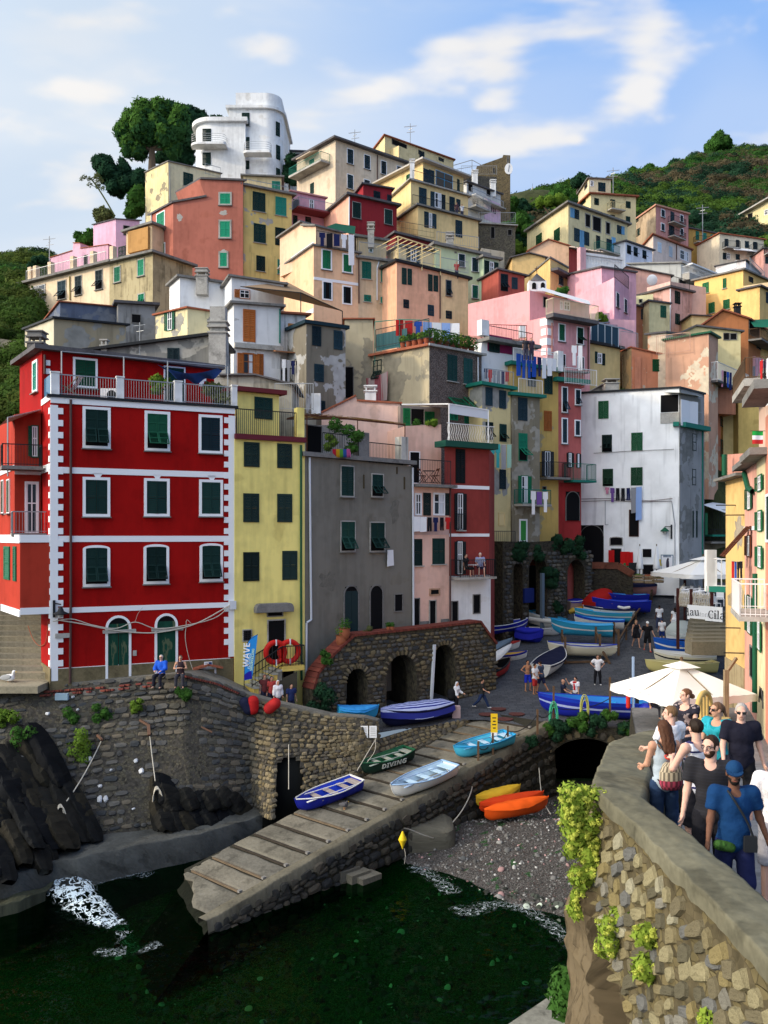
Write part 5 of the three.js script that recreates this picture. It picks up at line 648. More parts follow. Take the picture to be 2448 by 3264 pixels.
let SM={dark:stoneM([[.075,.075,.075],[.1,.1,.098],[.13,.125,.115],[.055,.06,.065],[.15,.13,.1],[.09,.085,.07]]),warm:stoneM([[.16,.13,.08],[.2,.165,.1],[.12,.105,.08],[.24,.2,.13],[.1,.09,.075],[.15,.12,.07]]),near:stoneM([[.19,.16,.09],[.25,.22,.13],[.14,.12,.075],[.2,.19,.16],[.13,.13,.125],[.3,.28,.2],[.21,.17,.08],[.1,.09,.06]])};
function $M(parent,f,L,Hh,o){
let r=rng(o.$f),list=[],e=1e-3;let t=.5*o.size*.5/Hh;
while(t<1-.1*o.size/Hh){
let rh=o.size*rr(.45,.85,r);let s=rr(0,.8,r)*o.size/L;
while(s<1){
let w=o.size*rr(.6,o.long||1.5,r),sc=s+w/2/L,tt=t+rr(-.12,.12,r)*rh/Hh;
if(sc<1&&tt>0&&tt<1){let p=f(sc,tt);if(!(o.skip&&o.skip(sc,tt,p))){let u=f(Math.min(1,sc+e),tt).sub(f(sc-e,tt)).normalize(),v=f(sc,Math.min(1,tt+e)).sub(f(sc,tt-e)).normalize(),n=v_().crossVectors(u,v).normalize();if(n.dot(v_(0,CAM_Y,0).sub(p))<0)n.negate();v.crossVectors(n,u);let q=new TH.Quaternion().setFromRotationMatrix(new TH.Matrix4().makeBasis(u,v,n));q.multiply(new TH.Quaternion().setFromAxisAngle(v_(0,0,1),rr(-.15,.15,r)+(o.tilt||0)));let hh=rh*rr(.8,1.02,r);let fi=o.fill||1;list.push({p,q,s:v_(w*.96*fi,hh*fi,o.depth*rr(.5,1.3,r)),g:Math.floor(r()*10),m:Math.floor(r()*o.mats.length),a:w*hh/(p.z*p.z)});}else r();}
s+=w/L;
}
t+=rh/Hh;
}
list.sort((a,b)=>b.a-a.a);let mx=o.max??300,rest=o.mats.map(()=>b_());
list.forEach((k,i)=>{if(i<mx){let m=mesh(o.name||'stone',stoneGeos[k.g],o.mats[k.m],parent);m.position.copy(k.p).sub(parent.position);m.quaternion.copy(k.q);m.scale.copy(k.s);}else rest[k.m].geo(new TH.Matrix4().compose(k.p.clone().sub(parent.position),k.q,k.s),stoneGeos[k.g]);});
rest.forEach((b,i)=>{if(b.p.length)b.mesh('rubble',o.mats[i],parent).userData.kind='stuff';});
}
function $j(nu,nv,f,uvs=1,skip){let pos=[],uv=[],idx=[];for(let j=0;j<=nv;j++)for(let i=0;i<=nu;i++){let p=f(i/nu,j/nv);pos.push(p.x,p.y,p.z);let q=uvs==='uv'?[i/nu,j/nv]:p.uv||[p.x,-p.z];uv.push(...q);}for(let j=0;j<nv;j++)for(let i=0;i<nu;i++){if(skip&&skip((i+.5)/nu,(j+.5)/nv))continue;let a=j*(nu+1)+i;idx.push(a,a+1,a+nu+2,a,a+nu+2,a+nu+1);}let g=new TH.BufferGeometry();g.setAttribute('position',new TH.Float32BufferAttribute(pos,3));g.setAttribute('uv',new TH.Float32BufferAttribute(uv,2));g.setIndex(idx);g.computeVertexNormals();return g;}
let $z=(pts,s)=>{let n=pts.length-1,k=$U(s)*n,i=Math.min(n-1,Math.floor(k));return pts[i].clone().lerp(pts[i+1],k-i);};
{
let ctl=[...bases,[-60,-95,8,4],[-80,-120,2,6],[-45,-62,4,4],[-34,-52,3,4],[70,-160,44,8],[60,-110,24,8],[100,-170,52,8],[30,-90,12,2],[-20,-150,44,8],[60,-190,60,8],[-60,-180,30,8],[20,-190,56,8],[-14,-47,6,2],[0,-54,6.5,2],[10,-66,7,3],[34,-60,8,4],[40,-80,14,4]];
let hgt=(x,z)=>{let a=0,b=0;for(let c of ctl){let d=Math.max(.5,Math.hypot(x-c[0],z-c[1])-c[3]*.6),w=1/Math.pow(d,4);a+=w*c[2];b+=w;}return a/b+.6+fbm(x*.2,0,z*.2,3)*1;};
$I('hillside',$j(90,60,(u,v)=>{let x=$e(-95,120,u),z=$e(-46,-200,v);let y=hgt(x,z);if(x>-4&&z>-74)y=Math.min(y,plazaY(-z)-.6);if(z>-54)y=Math.min(y,4);return v_(x,y,z);}),cc([.05,.06,.025]));
}
let rid=[[-300,640],[0,560],[300,500],[500,420],[700,350],[830,312],[960,282],[1100,216],[1230,160],[1420,132],[1659,122],[2100,60],[2600,60]];
let ridY=x=>{for(let i=1;i<rid.length;i++)if(x<=rid[i][0])return $e(rid[i-1][1],rid[i][1],sm((x-rid[i-1][0])/(rid[i][0]-rid[i-1][0])));return 60;};
function hillPt(u,v){let x=$e(-300,2600,u),rd=$e(200,330,ss(300,1500,x)),b=at(P(3,x,800),150),r=at(P(3,x,ridY(x)+42),rd);let p;if(v<=.8){let t=v/.8;p=b.lerp(r,t);p.y+=Math.sin(t*Math.PI)*4;let st=3.2,k=p.y/st,fl=Math.floor(k);p.y=$e(p.y,(fl+ss(.55,1,k-fl))*st,.8);p.y+=(fbm(p.x*.04,3,p.z*.04,4)-.5)*9*Math.sin(t*Math.PI);}else{p=r;let t=(v-.8)/.2;p.z-=t*120;p.y-=t*t*60;}return p;}
$I('green_hill',$j(160,90,hillPt),pm([.075,.09,.028],.95,'dirty'));
let leftPt=(u,v)=>{let pts=[[[-700,800],47],[[-700,300],60],[[-700,0],78],[[-700,-330],125],[[-700,-420],190]],e=[[[200,700],49],[[190,300],58],[[200,10],76],[[300,-250],118],[[330,-400],190]];let k=v*4,i=Math.min(3,Math.floor(k)),f=k-i,A=at(P(4,...pts[i][0]),pts[i][1]).lerp(at(P(4,...pts[i+1][0]),pts[i+1][1]),f),B=at(P(4,...e[i][0]),e[i][1]).lerp(at(P(4,...e[i+1][0]),e[i+1][1]),f),p=A.lerp(B,u);p.y+=(fbm(p.x*.3,p.y*.3,p.z*.3,4)-.5)*2.5-(u<.7?(.7-u)*10:0);return p;};
$I('left_hill',$j(40,60,leftPt),pm([.12,.11,.08],.95,'dirty',['dirty',.1]));
let bedY=(x,d)=>{let s=.7*x+.71*d;return Math.max(-2.2,(s-25.8)*(s>25.8?.16*(1-.95*ss(37.3,41,d+.12*(x-4))):.14))+(fbm(x*.8,1,d*.8,3)-.5)*.16;};
$I('sea_bed',$j(120,120,(u,v)=>{let x=$e(-40,16,u),d=$e(8,47,v);return v_(x,bedY(x,d),-d);}),pm([.06,.14,.06],.95,'pebble',['pebble',.04]));
$I('pebble_beach',$j(60,60,(u,v)=>{let x=$e(-1.5,14,u),d=$e(27,46.5,v);return v_(x,bedY(x,d)+.006+Math.min(0,(.7*x+.71*d-25.2))*.5,-d);}),pm([.14,.132,.13],.9,'pebble',['pebble',.04]));
{
let peb=new TH.IcosahedronGeometry(1,1),im=new TH.InstancedMesh(peb,pm([1,1,1],.9),5200),r=rng(8),m=new TH.Matrix4(),c=new TH.Color();let k=0;
while(k<5200){let sea=k>2700,x=sea?rr(-14,10,r):rr(.5,12,r),d=sea?rr(17,33,r):rr(29,44,r),s=.7*x+.71*d;if(sea?s>26.4||s<14:s<25.2||.73*x-.68*d<-24.0)continue;let q=sea?rr(.03,.15,r):rr(.02,.07,r)+(r()<.04?.08:0);m.compose(v_(x,bedY(x,d)+q*.2,-d),new TH.Quaternion().setFromEuler(new TH.Euler(r(),r()*6,r())),v_(q,q*(sea?.18:.5),q*rr(.5,1,r)));im.setMatrixAt(k,m);let g=sea?(r()<.05?rr(.3,.5,r):rr(.02,.09,r)):(r()<.035?rr(.4,.6,r):rr(.06,.24,r));c.setRGB(r()<.06?g*1.6:g,g*(sea?1.15:1),g*.98);im.setColorAt(k,c);k++;}
im.name='beach_pebbles';scene.add(im);tag(im,'grey and pale loose pebbles on the beach and the sea bed','pebbles');im.userData.kind='stuff';
}
T.wave=tex(512,(u,v,o)=>{let w=pf(u,v,4,700,3);grey(o,pf(u+w*.12,v,7,710,4)*.7+pf(u,v+w*.1,22,730,3)*.3);},false,1/9);
let waterM=pm([.11,.3,.16],.03,null,['wave',.14],{transmission:1,thickness:0,ior:1.33});
$I('sea_water',$j(90,90,(u,v)=>{let a=Math.pow(Math.abs(u*2-1),3)*Math.sign(u*2-1),x=-4+a*500+(u*2-1)*40,z=v>.35?$e(20,-48,(v-.35)/.65):$e(900,20,v/.35);let near=ss(-6,-20,z)*ss(60,30,Math.abs(x));return v_(x,.0+near*(fbm(x*.5,2,z*.5,3)-.5)*.14,z);}),waterM);
$I('deep_sea_floor',$j(10,10,(u,v)=>v_($e(-900,900,u),-6,$e(900,-60,v))),pm([.012,.02,.02],.9));
let $w=[[-160,690],[0,655],[100,590],[300,535],[640,440],[950,400],[1230,370],[1450,315],[1700,235]],outer=[[-160,745],[0,720],[150,690],[340,615],[520,595],[900,512],[1300,430],[1500,372],[1700,310]];
let inP=$w.map(a=>onY(P(10,...a),1.0)),outP=outer.map(a=>onY(P(10,...a),1.0));
{let b=$j(80,10,(u,v)=>{let a=$z(outP,u),c=$z(inP,u);let p;if(v<=.4){p=a.clone();p.y=$e(-1.6,1,v/.4);let o=(1-v/.4)*.15;p.z+=o;}else p=a.lerp(c,(v-.4)/.6);p.y+=(fbm(p.x*1.2,4,p.z*1.2,3)-.5)*.22;p.z+=(fbm(p.x*2,p.y*2,1,3)-.5)*.2;p.uv=[p.x,p.y-p.z];return p;});$I('ledge_path',b,cc([.085,.09,.088],.04));let lo=$j(60,6,(u,v)=>{let a=$z(outP,u*.36),p=a.clone();p.z+=$e(1.3,-.1,v);p.x+=.2;p.y=.35+(v<.2?-1.6:0)+(fbm(p.x*1.5,2,p.z*1.5,3)-.5)*.3;return p;});$I('lower_ledge',lo,cc([.06,.065,.045],.05));}
let topS=[[7,-160,760,38.5],[7,0,747,38.9],[7,300,716,39.2],[7,640,692,39.6],[7,950,662,39.9],[7,1190,642,39.9],[7,1400,692,40.3],[7,1580,772,40.7],[8,130,832,41],[8,480,912,41],[8,700,928,41.3],[8,786,950,41.8]],topP=topS.map(a=>at(P(a[0],a[1],a[2]),a[3]));
let botP=[...inP.slice(0,2),inP[3].clone(),inP[4].clone(),inP[5].clone(),inP[6].clone(),inP[7].clone(),inP[8].clone().lerp(inP[7],.2),$T(11,100,292),$T(8,400,1400),$T(8,640,1315),$T(8,800,1238)];botP.forEach(p=>p.y-=.3);
let wallF=(s,t)=>$z(botP,s).lerp($z(topP,s),t);
let $O=(tl,x,y,out=0)=>{let n=P(tl,x,y);let best=null,bd=1e9;for(let i=0;i<topP.length-1;i++)for(let k=0;k<24;k++){let s=(i+k/24)/(topP.length-1),A=wallF(s,0),B=wallF(s,1),px=p=>[CX+p.x/-p.z*F,HY-(p.y-CAM_Y)/-p.z*F];for(let j=0;j<=20;j++){let q=A.clone().lerp(B,j/20),c=px(q),d=(c[0]-n[0])**2+(c[1]-n[1])**2;if(d<bd){bd=d;best=q;}}}return at(n,-best.z-out);};
let holes=[[8,215,1300,88,125]].map(h=>{let c=P(h[0],h[1],h[2]);return[c[0],c[1],h[3]*Z,h[4]*Z];});
let inHole=p=>{let x=CX+p.x/-p.z*F,y=HY-(p.y-CAM_Y)/-p.z*F;return holes.some(h=>Math.abs(x-h[0])<h[2]&&(y>h[1]||((x-h[0])/h[2])**2+((y-h[1])/h[3])**2<1));};
let wallG=$c('harbour_wall','high rough stone retaining wall under the red and yellow houses down to the water','wall',wallF(0,0));
{
let o=wallG.position,len=24;
mesh('wall_core',$j(120,26,(s,t)=>{let p=wallF(s,t);p.z+=(fbm(p.x*.7,p.y*.7,3,3)-.5)*.25;let q=p.clone().sub(o);q.uv=[s*len,t*6];return q;},1,(s,t)=>inHole(wallF(s,t))),rub([.1,.095,.085],.05),wallG);
$M(wallG,wallF,23,6.2,{size:.46,depth:.09,$f:3,mats:SM.dark,max:240,long:1.7,skip:(s,t,p)=>inHole(p)||s>.66||fbm(p.x*.6,p.y*.6,2,2)>.66});
$M(wallG,wallF,23,5,{size:.34,depth:.08,$f:4,mats:SM.warm,max:60,long:1.4,skip:(s,t,p)=>inHole(p)||s<=.66});
let cap=b_(),back=topP.map(p=>p.clone().add(v_(.1,0,-.45)));for(let i=0;i<topP.length-1;i++){let a=topP[i].clone().sub(o),b=topP[i+1].clone().sub(o),c=back[i+1].clone().sub(o),d=back[i].clone().sub(o),dn=v=>v.clone().setY(v.y-.12),f=v_(-.02,0,.06);cap.hexa([dn(a).add(f),dn(b).add(f),dn(c),dn(d),a.clone().add(f).setY(a.y+.05),b.clone().add(f).setY(b.y+.05),c.setY(c.y+.05),d.setY(d.y+.05)]);}cap.mesh('coping',cc([.2,.19,.165],.02),wallG);
let br=rng(12),bm=[cc([.2,.06,.045]),cc([.15,.045,.04])];for(let i=0;i<74;i++){let s=i<50?$e(.17,.38,br()):$e(.46,.62,(i-50)/24),t=i<50?.955-Math.floor(br()*2)*.022:.985,p=wallF(s,t).sub(o),m=mesh('brick',boxGeo,bm[i%2],wallG);m.position.copy(p).add(v_(0,0,.03));m.scale.set(i<50?.26:.24,.085,.16);m.rotation.set(-.35,-.35,i<50?0:-.32);}
let wm=pm([.55,.57,.6],.7);for(let[x,y,w,h]of[[570,1195,55,36],[880,1205,30,30],[915,1272,40,40],[475,1390,52,36],[645,1370,40,24],[645,1455,38,50],[684,1452,36,46],[308,900,34,24],[503,875,22,16],[472,793,26,18],[1080,1420,36,30],[310,1475,60,50],[865,1517,24,14],[720,1265,18,14]]){let m=mesh('white_stone',stoneGeos[(x|0)%10],wm,wallG),p=$O(7,x,y,.08).sub(o);m.position.copy(p);m.scale.set(w*Z/F*38.5,h*Z/F*38.5,.06);m.rotation.set(-.35,-.35,(x%7)*.1);}b_().box(0,0,0,.55,.28,.2).mesh('junction_box',pm([.3,.42,.5],.6),wallG).position.copy($O(7,402,790,.1).sub(o));
let ring=b_(),q=(x,y,k=.15)=>$O(7,x,y,k).sub(o);ring.tube(sag(q(655,1080),q(430,1470,.5),.15),.025,5);ring.tube(sag(q(965,990),q(1015,1400,.4),.1),.022,5);ring.tube(sag($O(8,212,1100,.2).sub(o),$O(8,212,1390,.3).sub(o),0),.018,4);ring.mesh('rope',C.rope,wallG);let rk=b_();for(let[x,y]of[[1015,1440],[390,1560]])for(let i=0;i<4;i++){let c=q(x,y,.55),pts=[];for(let k=0;k<=10;k++){let a=k/10*Math.PI*2;pts.push(c.clone().add(v_(Math.cos(a)*(.12+i*.03)+i*.02,Math.sin(a)*(.45+i*.05)-i*.08,i*.02)));}rk.tube(pts,.018,4);}rk.mesh('rope_coil',C.rope,wallG);b_().bar(q(630,1040,.05),q(662,1070,.3),.08).bar(q(905,940,.1),q(962,975,.25),.09).bar(q(962,975,.25),q(966,1040,.25),.12).bar(q(1305,985,.1),q(1375,1020,.3),.06).mesh('iron_hook',pm([.16,.09,.06],.8),wallG);
let c=$O(8,215,1330,-2.3).sub(o);let hs=new TH.SphereGeometry(1,20,14);hs.scale(1.9,2.6,1.9);mesh('culvert',hs,pm([.01,.011,.011],.95),wallG).position.copy(c.setY(c.y-.4));
}
function strata(name,label,list,$f){let g=$c(name,label,'rock',$O(7,list[0][0],list[0][1]));let r=rng($f),ms=stoneM([[.009,.01,.011],[.015,.015,.014],[.006,.007,.009],[.022,.02,.015]]);list.forEach((a,i)=>{let q0=$O(7,a[0],a[1],.02),q1=$O(7,a[2],a[3]+50,a[5]||.5),n=2;for(let k=0;k<n;k++){let t0=k/n+rr(-.06,.03,r),t1=(k+1)/n+rr(.0,.12,r),off=v_(rr(-.12,.12,r),rr(-.12,.12,r),rr(-.25,.25,r)),p0=q0.clone().lerp(q1,t0).add(off),p1=q0.clone().lerp(q1,t1).add(off),dir=p1.clone().sub(p0),up=v_(.55,.5,.25).normalize(),out=v_().crossVectors(dir.clone().normalize(),up).normalize();if(out.z<0)out.negate();let w=a[4]*.0135*rr(.45,.95,r),th=rr(.6,1.1,r),sd=r()*50;let gm=$j(16,12,(u,v)=>{let an=v*Math.PI*2,e=Math.pow(Math.sin($U(u*.96+.02)*Math.PI),.22),sx=Math.sign(Math.cos(an))*Math.pow(Math.abs(Math.cos(an)),.3),sy=Math.sign(Math.sin(an))*Math.pow(Math.abs(Math.sin(an)),.3),p=p0.clone().aS(dir,u).aS(up,sx*w*e*.5).aS(out,sy*th*.5*e),m=fbm(p.x*1.6+sd,p.y*1.6,p.z*1.6,4)-.5,m2=fbm(p.x*5+sd,p.y*5,p.z*5,2)-.5;p.aS(out,m*.45+m2*.14).aS(up,m*.3+m2*.1).sub(g.position);p.uv=[u*2,v*2];return p;});mesh('rock_slab',toCreasedNormals(gm,.35),ms[Math.floor(r()*4)],g);}});}
strata('rock_outcrop','dark slanting slabs of bare rock at the left end of the harbour wall',[[120,1000,480,1640,60,.8],[70,1060,440,1690,60,.9],[200,1010,560,1620,55,.6],[20,1110,380,1740,70,1],[-30,1180,310,1790,70,1.1],[-60,1260,230,1830,70,1.2],[-90,1340,150,1850,70,1.3],[250,1060,600,1630,45,.4],[-120,1430,60,1860,70,1.3],[330,1200,610,1620,40,.5],[0,1240,250,1660,40,1.5],[-140,1500,0,1870,70,1.4],[150,1250,420,1700,40,1.2]],5);
strata('rock_ridge','low slanting dark rock layers at the foot of the wall in its middle',[[1000,1290,1060,1620,40,.4],[1010,1330,1120,1640,50,.6],[1060,1370,1190,1640,45,.6],[1110,1400,1260,1630,45,.6],[1190,1400,1330,1600,40,.5],[1260,1400,1400,1590,45,.5],[1330,1400,1470,1570,40,.5],[1400,1410,1540,1560,40,.4],[1480,1400,1620,1530,40,.4],[1030,1450,1100,1640,40,.9]],6);
{
let wk=topP.slice(0,8).map(p=>p.clone().setY(p.y-.02)),bk=wk.map((p,i)=>v_(p.x+.8,0,p.z-3.2));bk.forEach((p,i)=>p.y=wk[i].y-(i<6?.05:.6));
$I('harbour_walk',$j(40,4,(u,v)=>$z(wk,u).lerp($z(bk,u),v)),cc([.24,.22,.18],.02));
let g=$c('stone_steps','worn stone steps climbing on the left side of the red house','steps',at(P(7,60,660),40)),sm2=stoneM([[.3,.27,.2],[.26,.24,.19]]),o=g.position;
for(let i=0;i<12;i++){let t=i/12,d=$e(39.8,46,t),y=6.62+i*.21,xr=$e(-14.9,-17.2,t),xl=xr-5;let m=mesh('step',b_().box((xl+xr)/2-o.x,y+.1-o.y-.4,-d-o.z-.4,xr-xl,1.0,.56).done(),sm2[i%2],g);}
b_().box(-17.8-o.x,6.4-o.y,-39-o.z,6,.3,2.2).mesh('landing',sm2[0],g);
}
let sl=(s,c,dy=0)=>{let x=.6834*s+.7337*c,d=.7337*s-.6834*c;return v_(x,rampY(x,d)+dy,-d);};
let slip=$c('boat_slipway','sloping concrete slipway with timber skids between the harbour wall and the beach','slipway',sl(26,-26));
{
let o=slip.position,r=rng(19),ms=stoneM([[.17,.16,.132],[.2,.185,.15],[.145,.138,.118],[.18,.168,.135]]),c0=-27.8,c1=-24.4,st=1.05;
for(let i=0;i<18;i++){
let s0=18.05+i*st,s1=s0+st-.16,wl=c0+(i<2?.3-i*.15:0),nu=14,g=$j(nu,8,(u,v)=>{let s=$e(i?s0:$e(s1-.15,s0-.5,ss(0,.8,v+(fbm(v*7,1,1,3)-.5)*.3)),s1,u),c=$e(wl,c1,v),e=Math.min(u,1-u,v,1-v)<.01;let p=sl(s,c,(fbm(s*1.3,c*1.3,i,4)-.5)*.09-(e?.05:0)).sub(o);p.uv=[s,c];return p;});
mesh('slab',g,ms[i%4],slip);let kb=b_(),a=sl(s1+.08,wl+.15,-.01).sub(o),b=sl(s1+.08,c1-.12,-.01).sub(o);kb.bar(a,b,.075,.06);mesh('skid',kb.done(),r()<.4?pm([.2,.15,.1],.9,'wood'):pm([.06,.05,.04],.9,'wood'),slip);for(let e of[b]){let k=b_().box(e.x,e.y+.03,e.z,.14,.08,.12,yawM(.8));k.mesh('skid_block',C.slab,slip);}
}
let body=b_(),P4=(s,c,y)=>{let p=sl(s,c);if(y!==undefined)p.y=y;else p.y-=.06;return p.sub(o);};
for(let i=0;i<19;i++){let s0=19+i,s1=20+i;body.quad(P4(s0,c0),P4(s1,c0),P4(s1,c1),P4(s0,c1));body.quad(P4(s0,c0-.3,-2),P4(s1,c0-.3,-2),P4(s1,c0),P4(s0,c0));}
body.quad(P4(19,c0,-2),P4(17.6,c1,-2),P4(17.6,c1),P4(19,c0));body.tri(P4(19,c0),P4(17.6,c1),P4(19,c1));body.mesh('bed',cc([.035,.034,.026],.04),slip);
let curb=$j(90,6,(u,v)=>{let s=$e(17.2,38,u),w=v<.3?c1-.02:v>.9?c1+.62:$e(c1,c1+.6,(v-.3)/.6),y=v>.9?-.35:v<.3?-.2:.02;let p=sl(s,w+(fbm(s*1.5,v*2,3,3)-.5)*(v>.5?.3:0),y+(fbm(s*1.2,v,2,3)-.5)*.1).sub(o);p.uv=[s,v];return p;});mesh('kerb',curb,cc([.14,.13,.1],.04),slip);
let sf=(s,t)=>{let S=$e(17.2,38,s),a=sl(S,c1+.55+(1-t)*.25);a.y=$e(-1.8,a.y-.25,t);return a;};
mesh('side_wall',$j(60,8,(u,v)=>{let p=sf(u,v).sub(o);p.uv=[u*22,v*4];return p;}),rub([.05,.05,.045],.05),slip);
$M(slip,(s,t)=>sf(s,t),22,3.4,{size:.5,depth:.12,$f:23,mats:stoneM([[.05,.05,.047],[.07,.065,.055],[.04,.042,.045],[.09,.08,.065]]),max:60});
mesh('toe',$j(24,20,(u,v)=>{let c=$e(c0+.2,c1+.5,u),e=$e(19,17.5,u)+(fbm(c*1.3,2,7,3)-.5)*.6,p=sl($e(e+.5,e-2.6,v),c,-.05);p.y-=Math.max(0,v-.08)*2.1;p.y+=(fbm(p.x*2,3,p.z*2,4)-.5)*.5*v;p.sub(o);p.uv=[p.x,p.z];return p;}),cc([.009,.011,.007],.05),slip);
for(let i=0;i<5;i++){let p=onY(P(11,440+i*70,610+i*22),.55-i*.1).sub(o);mesh('water_step',toCreasedNormals(b_().box(0,-.4,0,.95,.9,.6,yawM(.75)).done(),.3),ms[i%4],slip).position.copy(p);}
}
{let p=onY(P(11,1080,345),1.1),g=$j(20,12,(u,v)=>{let a=u*Math.PI*2,e=v<.8?1:(1-v)/.2,q=v_(Math.sign(Math.cos(a))*Math.pow(Math.abs(Math.cos(a)),.4)*1.25*(e+.02),Math.min(v/.8,1)*2.2-2.2,Math.sign(Math.sin(a))*Math.pow(Math.abs(Math.sin(a)),.4)*.9*(e+.02));q.x*=1.15-v*.2;q.aS(v_(1,0,1),(fbm(q.x*2,q.y*2,q.z*2,3)-.5)*.25);q.y+=(fbm(q.x,3,q.z,2)-.5)*.3*(v>.6);q.uv=[u*4,v*3];return q;});tag(mesh('mooring_block',toCreasedNormals(g,.6),cc([.12,.115,.095],.05)),'weathered concrete mooring block beside the slipway with a rope on it','block').position.copy(p);}
let plzEdge=[$i(8,480,920),$i(8,790,1022),$i(8,1100,985),$i(8,1385,940),v_(5.2,3.5,-45.4),v_(7.9,3.42,-43.7),v_(12.4,3.45,-43.9),v_(26,3.5,-44)];
$I('harbour_square',$j(70,70,(u,v)=>{let e=$z(plzEdge,u),d0=-e.z,d=$e(d0,84,v),x=$e(e.x,$e(-6,32,u),Math.min(1,v*1.2));return v_(x,plazaY(d)+(fbm(x*.3,1,d*.3,2)-.5)*.1,-d);}),pm([.085,.09,.1],.82,'cobble',['cobble',.02]));
{
let tp=[topP[11].clone().setY($i(8,790,1022).y),$i(8,1040,987),$i(8,1385,940)],bt=[$T(8,800,1238),$T(8,1040,1130),$T(8,1400,945)];bt.forEach(p=>p.y-=.2);let f=(s,t)=>$z(bt,s).lerp($z(tp,s),t),g=$c('square_edge_wall','low stone wall holding up the square above the slipway','wall',bt[0]);mesh('wall_core',$j(20,4,(s,t)=>{let p=f(s,t).sub(g.position);p.uv=[s*6,t*2];return p;}),rub([.1,.09,.075],.04),g);$M(g,f,6,1.5,{size:.3,depth:.06,$f:41,mats:SM.warm,max:60});
for(let[x,y]of[[1495,907],[1570,872],[1615,938],[1690,905]]){let p=$i(8,x,y);let m=mesh('manhole_cover',new TH.CylinderGeometry(.42,.42,.03,24),pm([.13,.05,.045],.8,'concrete'));m.position.copy(p).setY(p.y+.03);tag(m,'round rusty manhole cover, '+{1495:'nearest the slipway sign of the four',1570:'nearest the walking man of the four',1615:'lowest of the four on the square',1690:'rightmost of the four on the square'}[x],'manhole cover');}
}
{
let g=$c('tunnel_bridge','old stone bridge wall with a black tunnel mouth under the square','bridge',v_(7.4,0,-43.9)),W=7,s=new TH.Shape();s.moveTo(-.3,-1);s.lineTo(-.3,3.5);s.lineTo(W,3.5);s.lineTo(W,-1);s.lineTo(-.3,-1);let h=new TH.Path();h.moveTo(.5,-1);h.lineTo(.5,1.2);h.absellipse(2.6,1.2,2.1,1.75,Math.PI,0,true);h.lineTo(4.7,-1);h.lineTo(.5,-1);s.holes.push(h);
mesh('wall',new TH.ExtrudeGeometry(s,{depth:.5,bevelEnabled:false,curveSegments:20}),rub([.09,.085,.07],.05),g).position.z=-.5;let tn=new TH.CylinderGeometry(2.3,2.3,16,24,1,true);tn.rotateX(Math.PI/2);let tm=mesh('tunnel_lining',tn,pm([.02,.02,.02],.95),g);tm.position.set(2.6,.9,-8.2);mesh('tunnel_end',new TH.CircleGeometry(2.4,24),C.hole,g).position.set(2.6,.9,-16);let ms=SM.warm;for(let i=0;i<17;i++){let a=Math.PI*(i+.5)/17,m=mesh('arch_stone',stoneGeos[i%10],ms[i%6],g);m.position.set(2.6-Math.cos(a)*2.35,1.2+Math.sin(a)*2.0,.0);m.scale.set(.36,.46,.1);m.rotation.z=Math.PI/2-a+.0;m.rotation.z=-(a-Math.PI/2)*-1*-1;}
}
let bankL=[[12.2,44.0],[10.6,38],[9.4,33],[7.6,27],[6.2,20],[5.4,15],[4.9,13.4]],bankY=d=>d>44?3.5:d>39?$e(5.4,3.5,ss(39,44,d)):d>30?5.4:$e(8.85,5.4,$U((d-15)/15));
{
$I('right_bank_lane',$j(12,60,(u,v)=>{let d=$e(44.2,1.5,v),e=d>13.4?(()=>{for(let i=1;i<bankL.length;i++)if(d>=bankL[i][1])return $e(bankL[i][0],bankL[i-1][0],(d-bankL[i][1])/(bankL[i-1][1]-bankL[i][1]));return 4;})():$e(3.2,3.9,$U((d-10.2)/3)),y=d>11?bankY(d):8.85+(11-d)*.06;return v_($e(e,d>14?17.5:11,u),y,-d);}),pm([.2,.205,.215],.85,'concrete',['concrete',.015]));
let f=(s,t)=>{let k=s*(bankL.length-1),i=Math.min(bankL.length-2,Math.floor(k)),a=$e(bankL[i][0],bankL[i+1][0],k-i),d=$e(bankL[i][1],bankL[i+1][1],k-i);return v_(a-(1-t)*.4,$e(-1,bankY(d)+.02,t),-d);},g=$c('right_bank_wall','dark stone bank wall below the restaurant terrace on the right of the beach','wall',f(0,0));mesh('wall_core',$j(40,12,(s,t)=>{let p=f(s,t).sub(g.position);p.uv=[s*34,t*8];return p;}),rub([.06,.058,.05],.05),g);
let q=[[3.16,21.9],[5.84,24.7],[9,26],[9,8],[-1.5,17]].map(a=>v_(a[0],1,-a[1])),b=b_(),up=v=>v.clone(),dn=v=>v.clone().setY(-2);b.tri(q[0],q[1],q[2],[q[0].x,q[0].z],[q[1].x,q[1].z],[q[2].x,q[2].z]);b.tri(q[0],q[2],q[3],[q[0].x,q[0].z],[q[2].x,q[2].z],[q[3].x,q[3].z]);b.tri(q[0],q[3],q[4],[q[0].x,q[0].z],[q[3].x,q[3].z],[q[4].x,q[4].z]);b.quad(dn(q[0]),dn(q[1]),q[1],q[0]);b.quad(dn(q[4]),dn(q[0]),q[0],q[4]);b.quad(dn(q[1]),dn(q[2]),q[2],q[1]);$I('quay',b.done(),cc([.27,.27,.24],.02));
}
let capO=[[2.46,1.2],[2.42,3.5],[2.39,5.5],[2.36,6.6],[2.3,8],[2.2,9.25],[2.42,9.9],[2.67,10.6],[2.84,11.1],[3.38,11.7],[4.3,12.1]],capI=[[2.9,1.2],[2.84,3.5],[2.78,5.5],[2.74,6.6],[2.68,7.7],[2.58,8.8],[2.78,9.3],[3.0,9.9],[3.2,10.4],[3.6,10.9],[4.4,11.3]].map(a=>a);
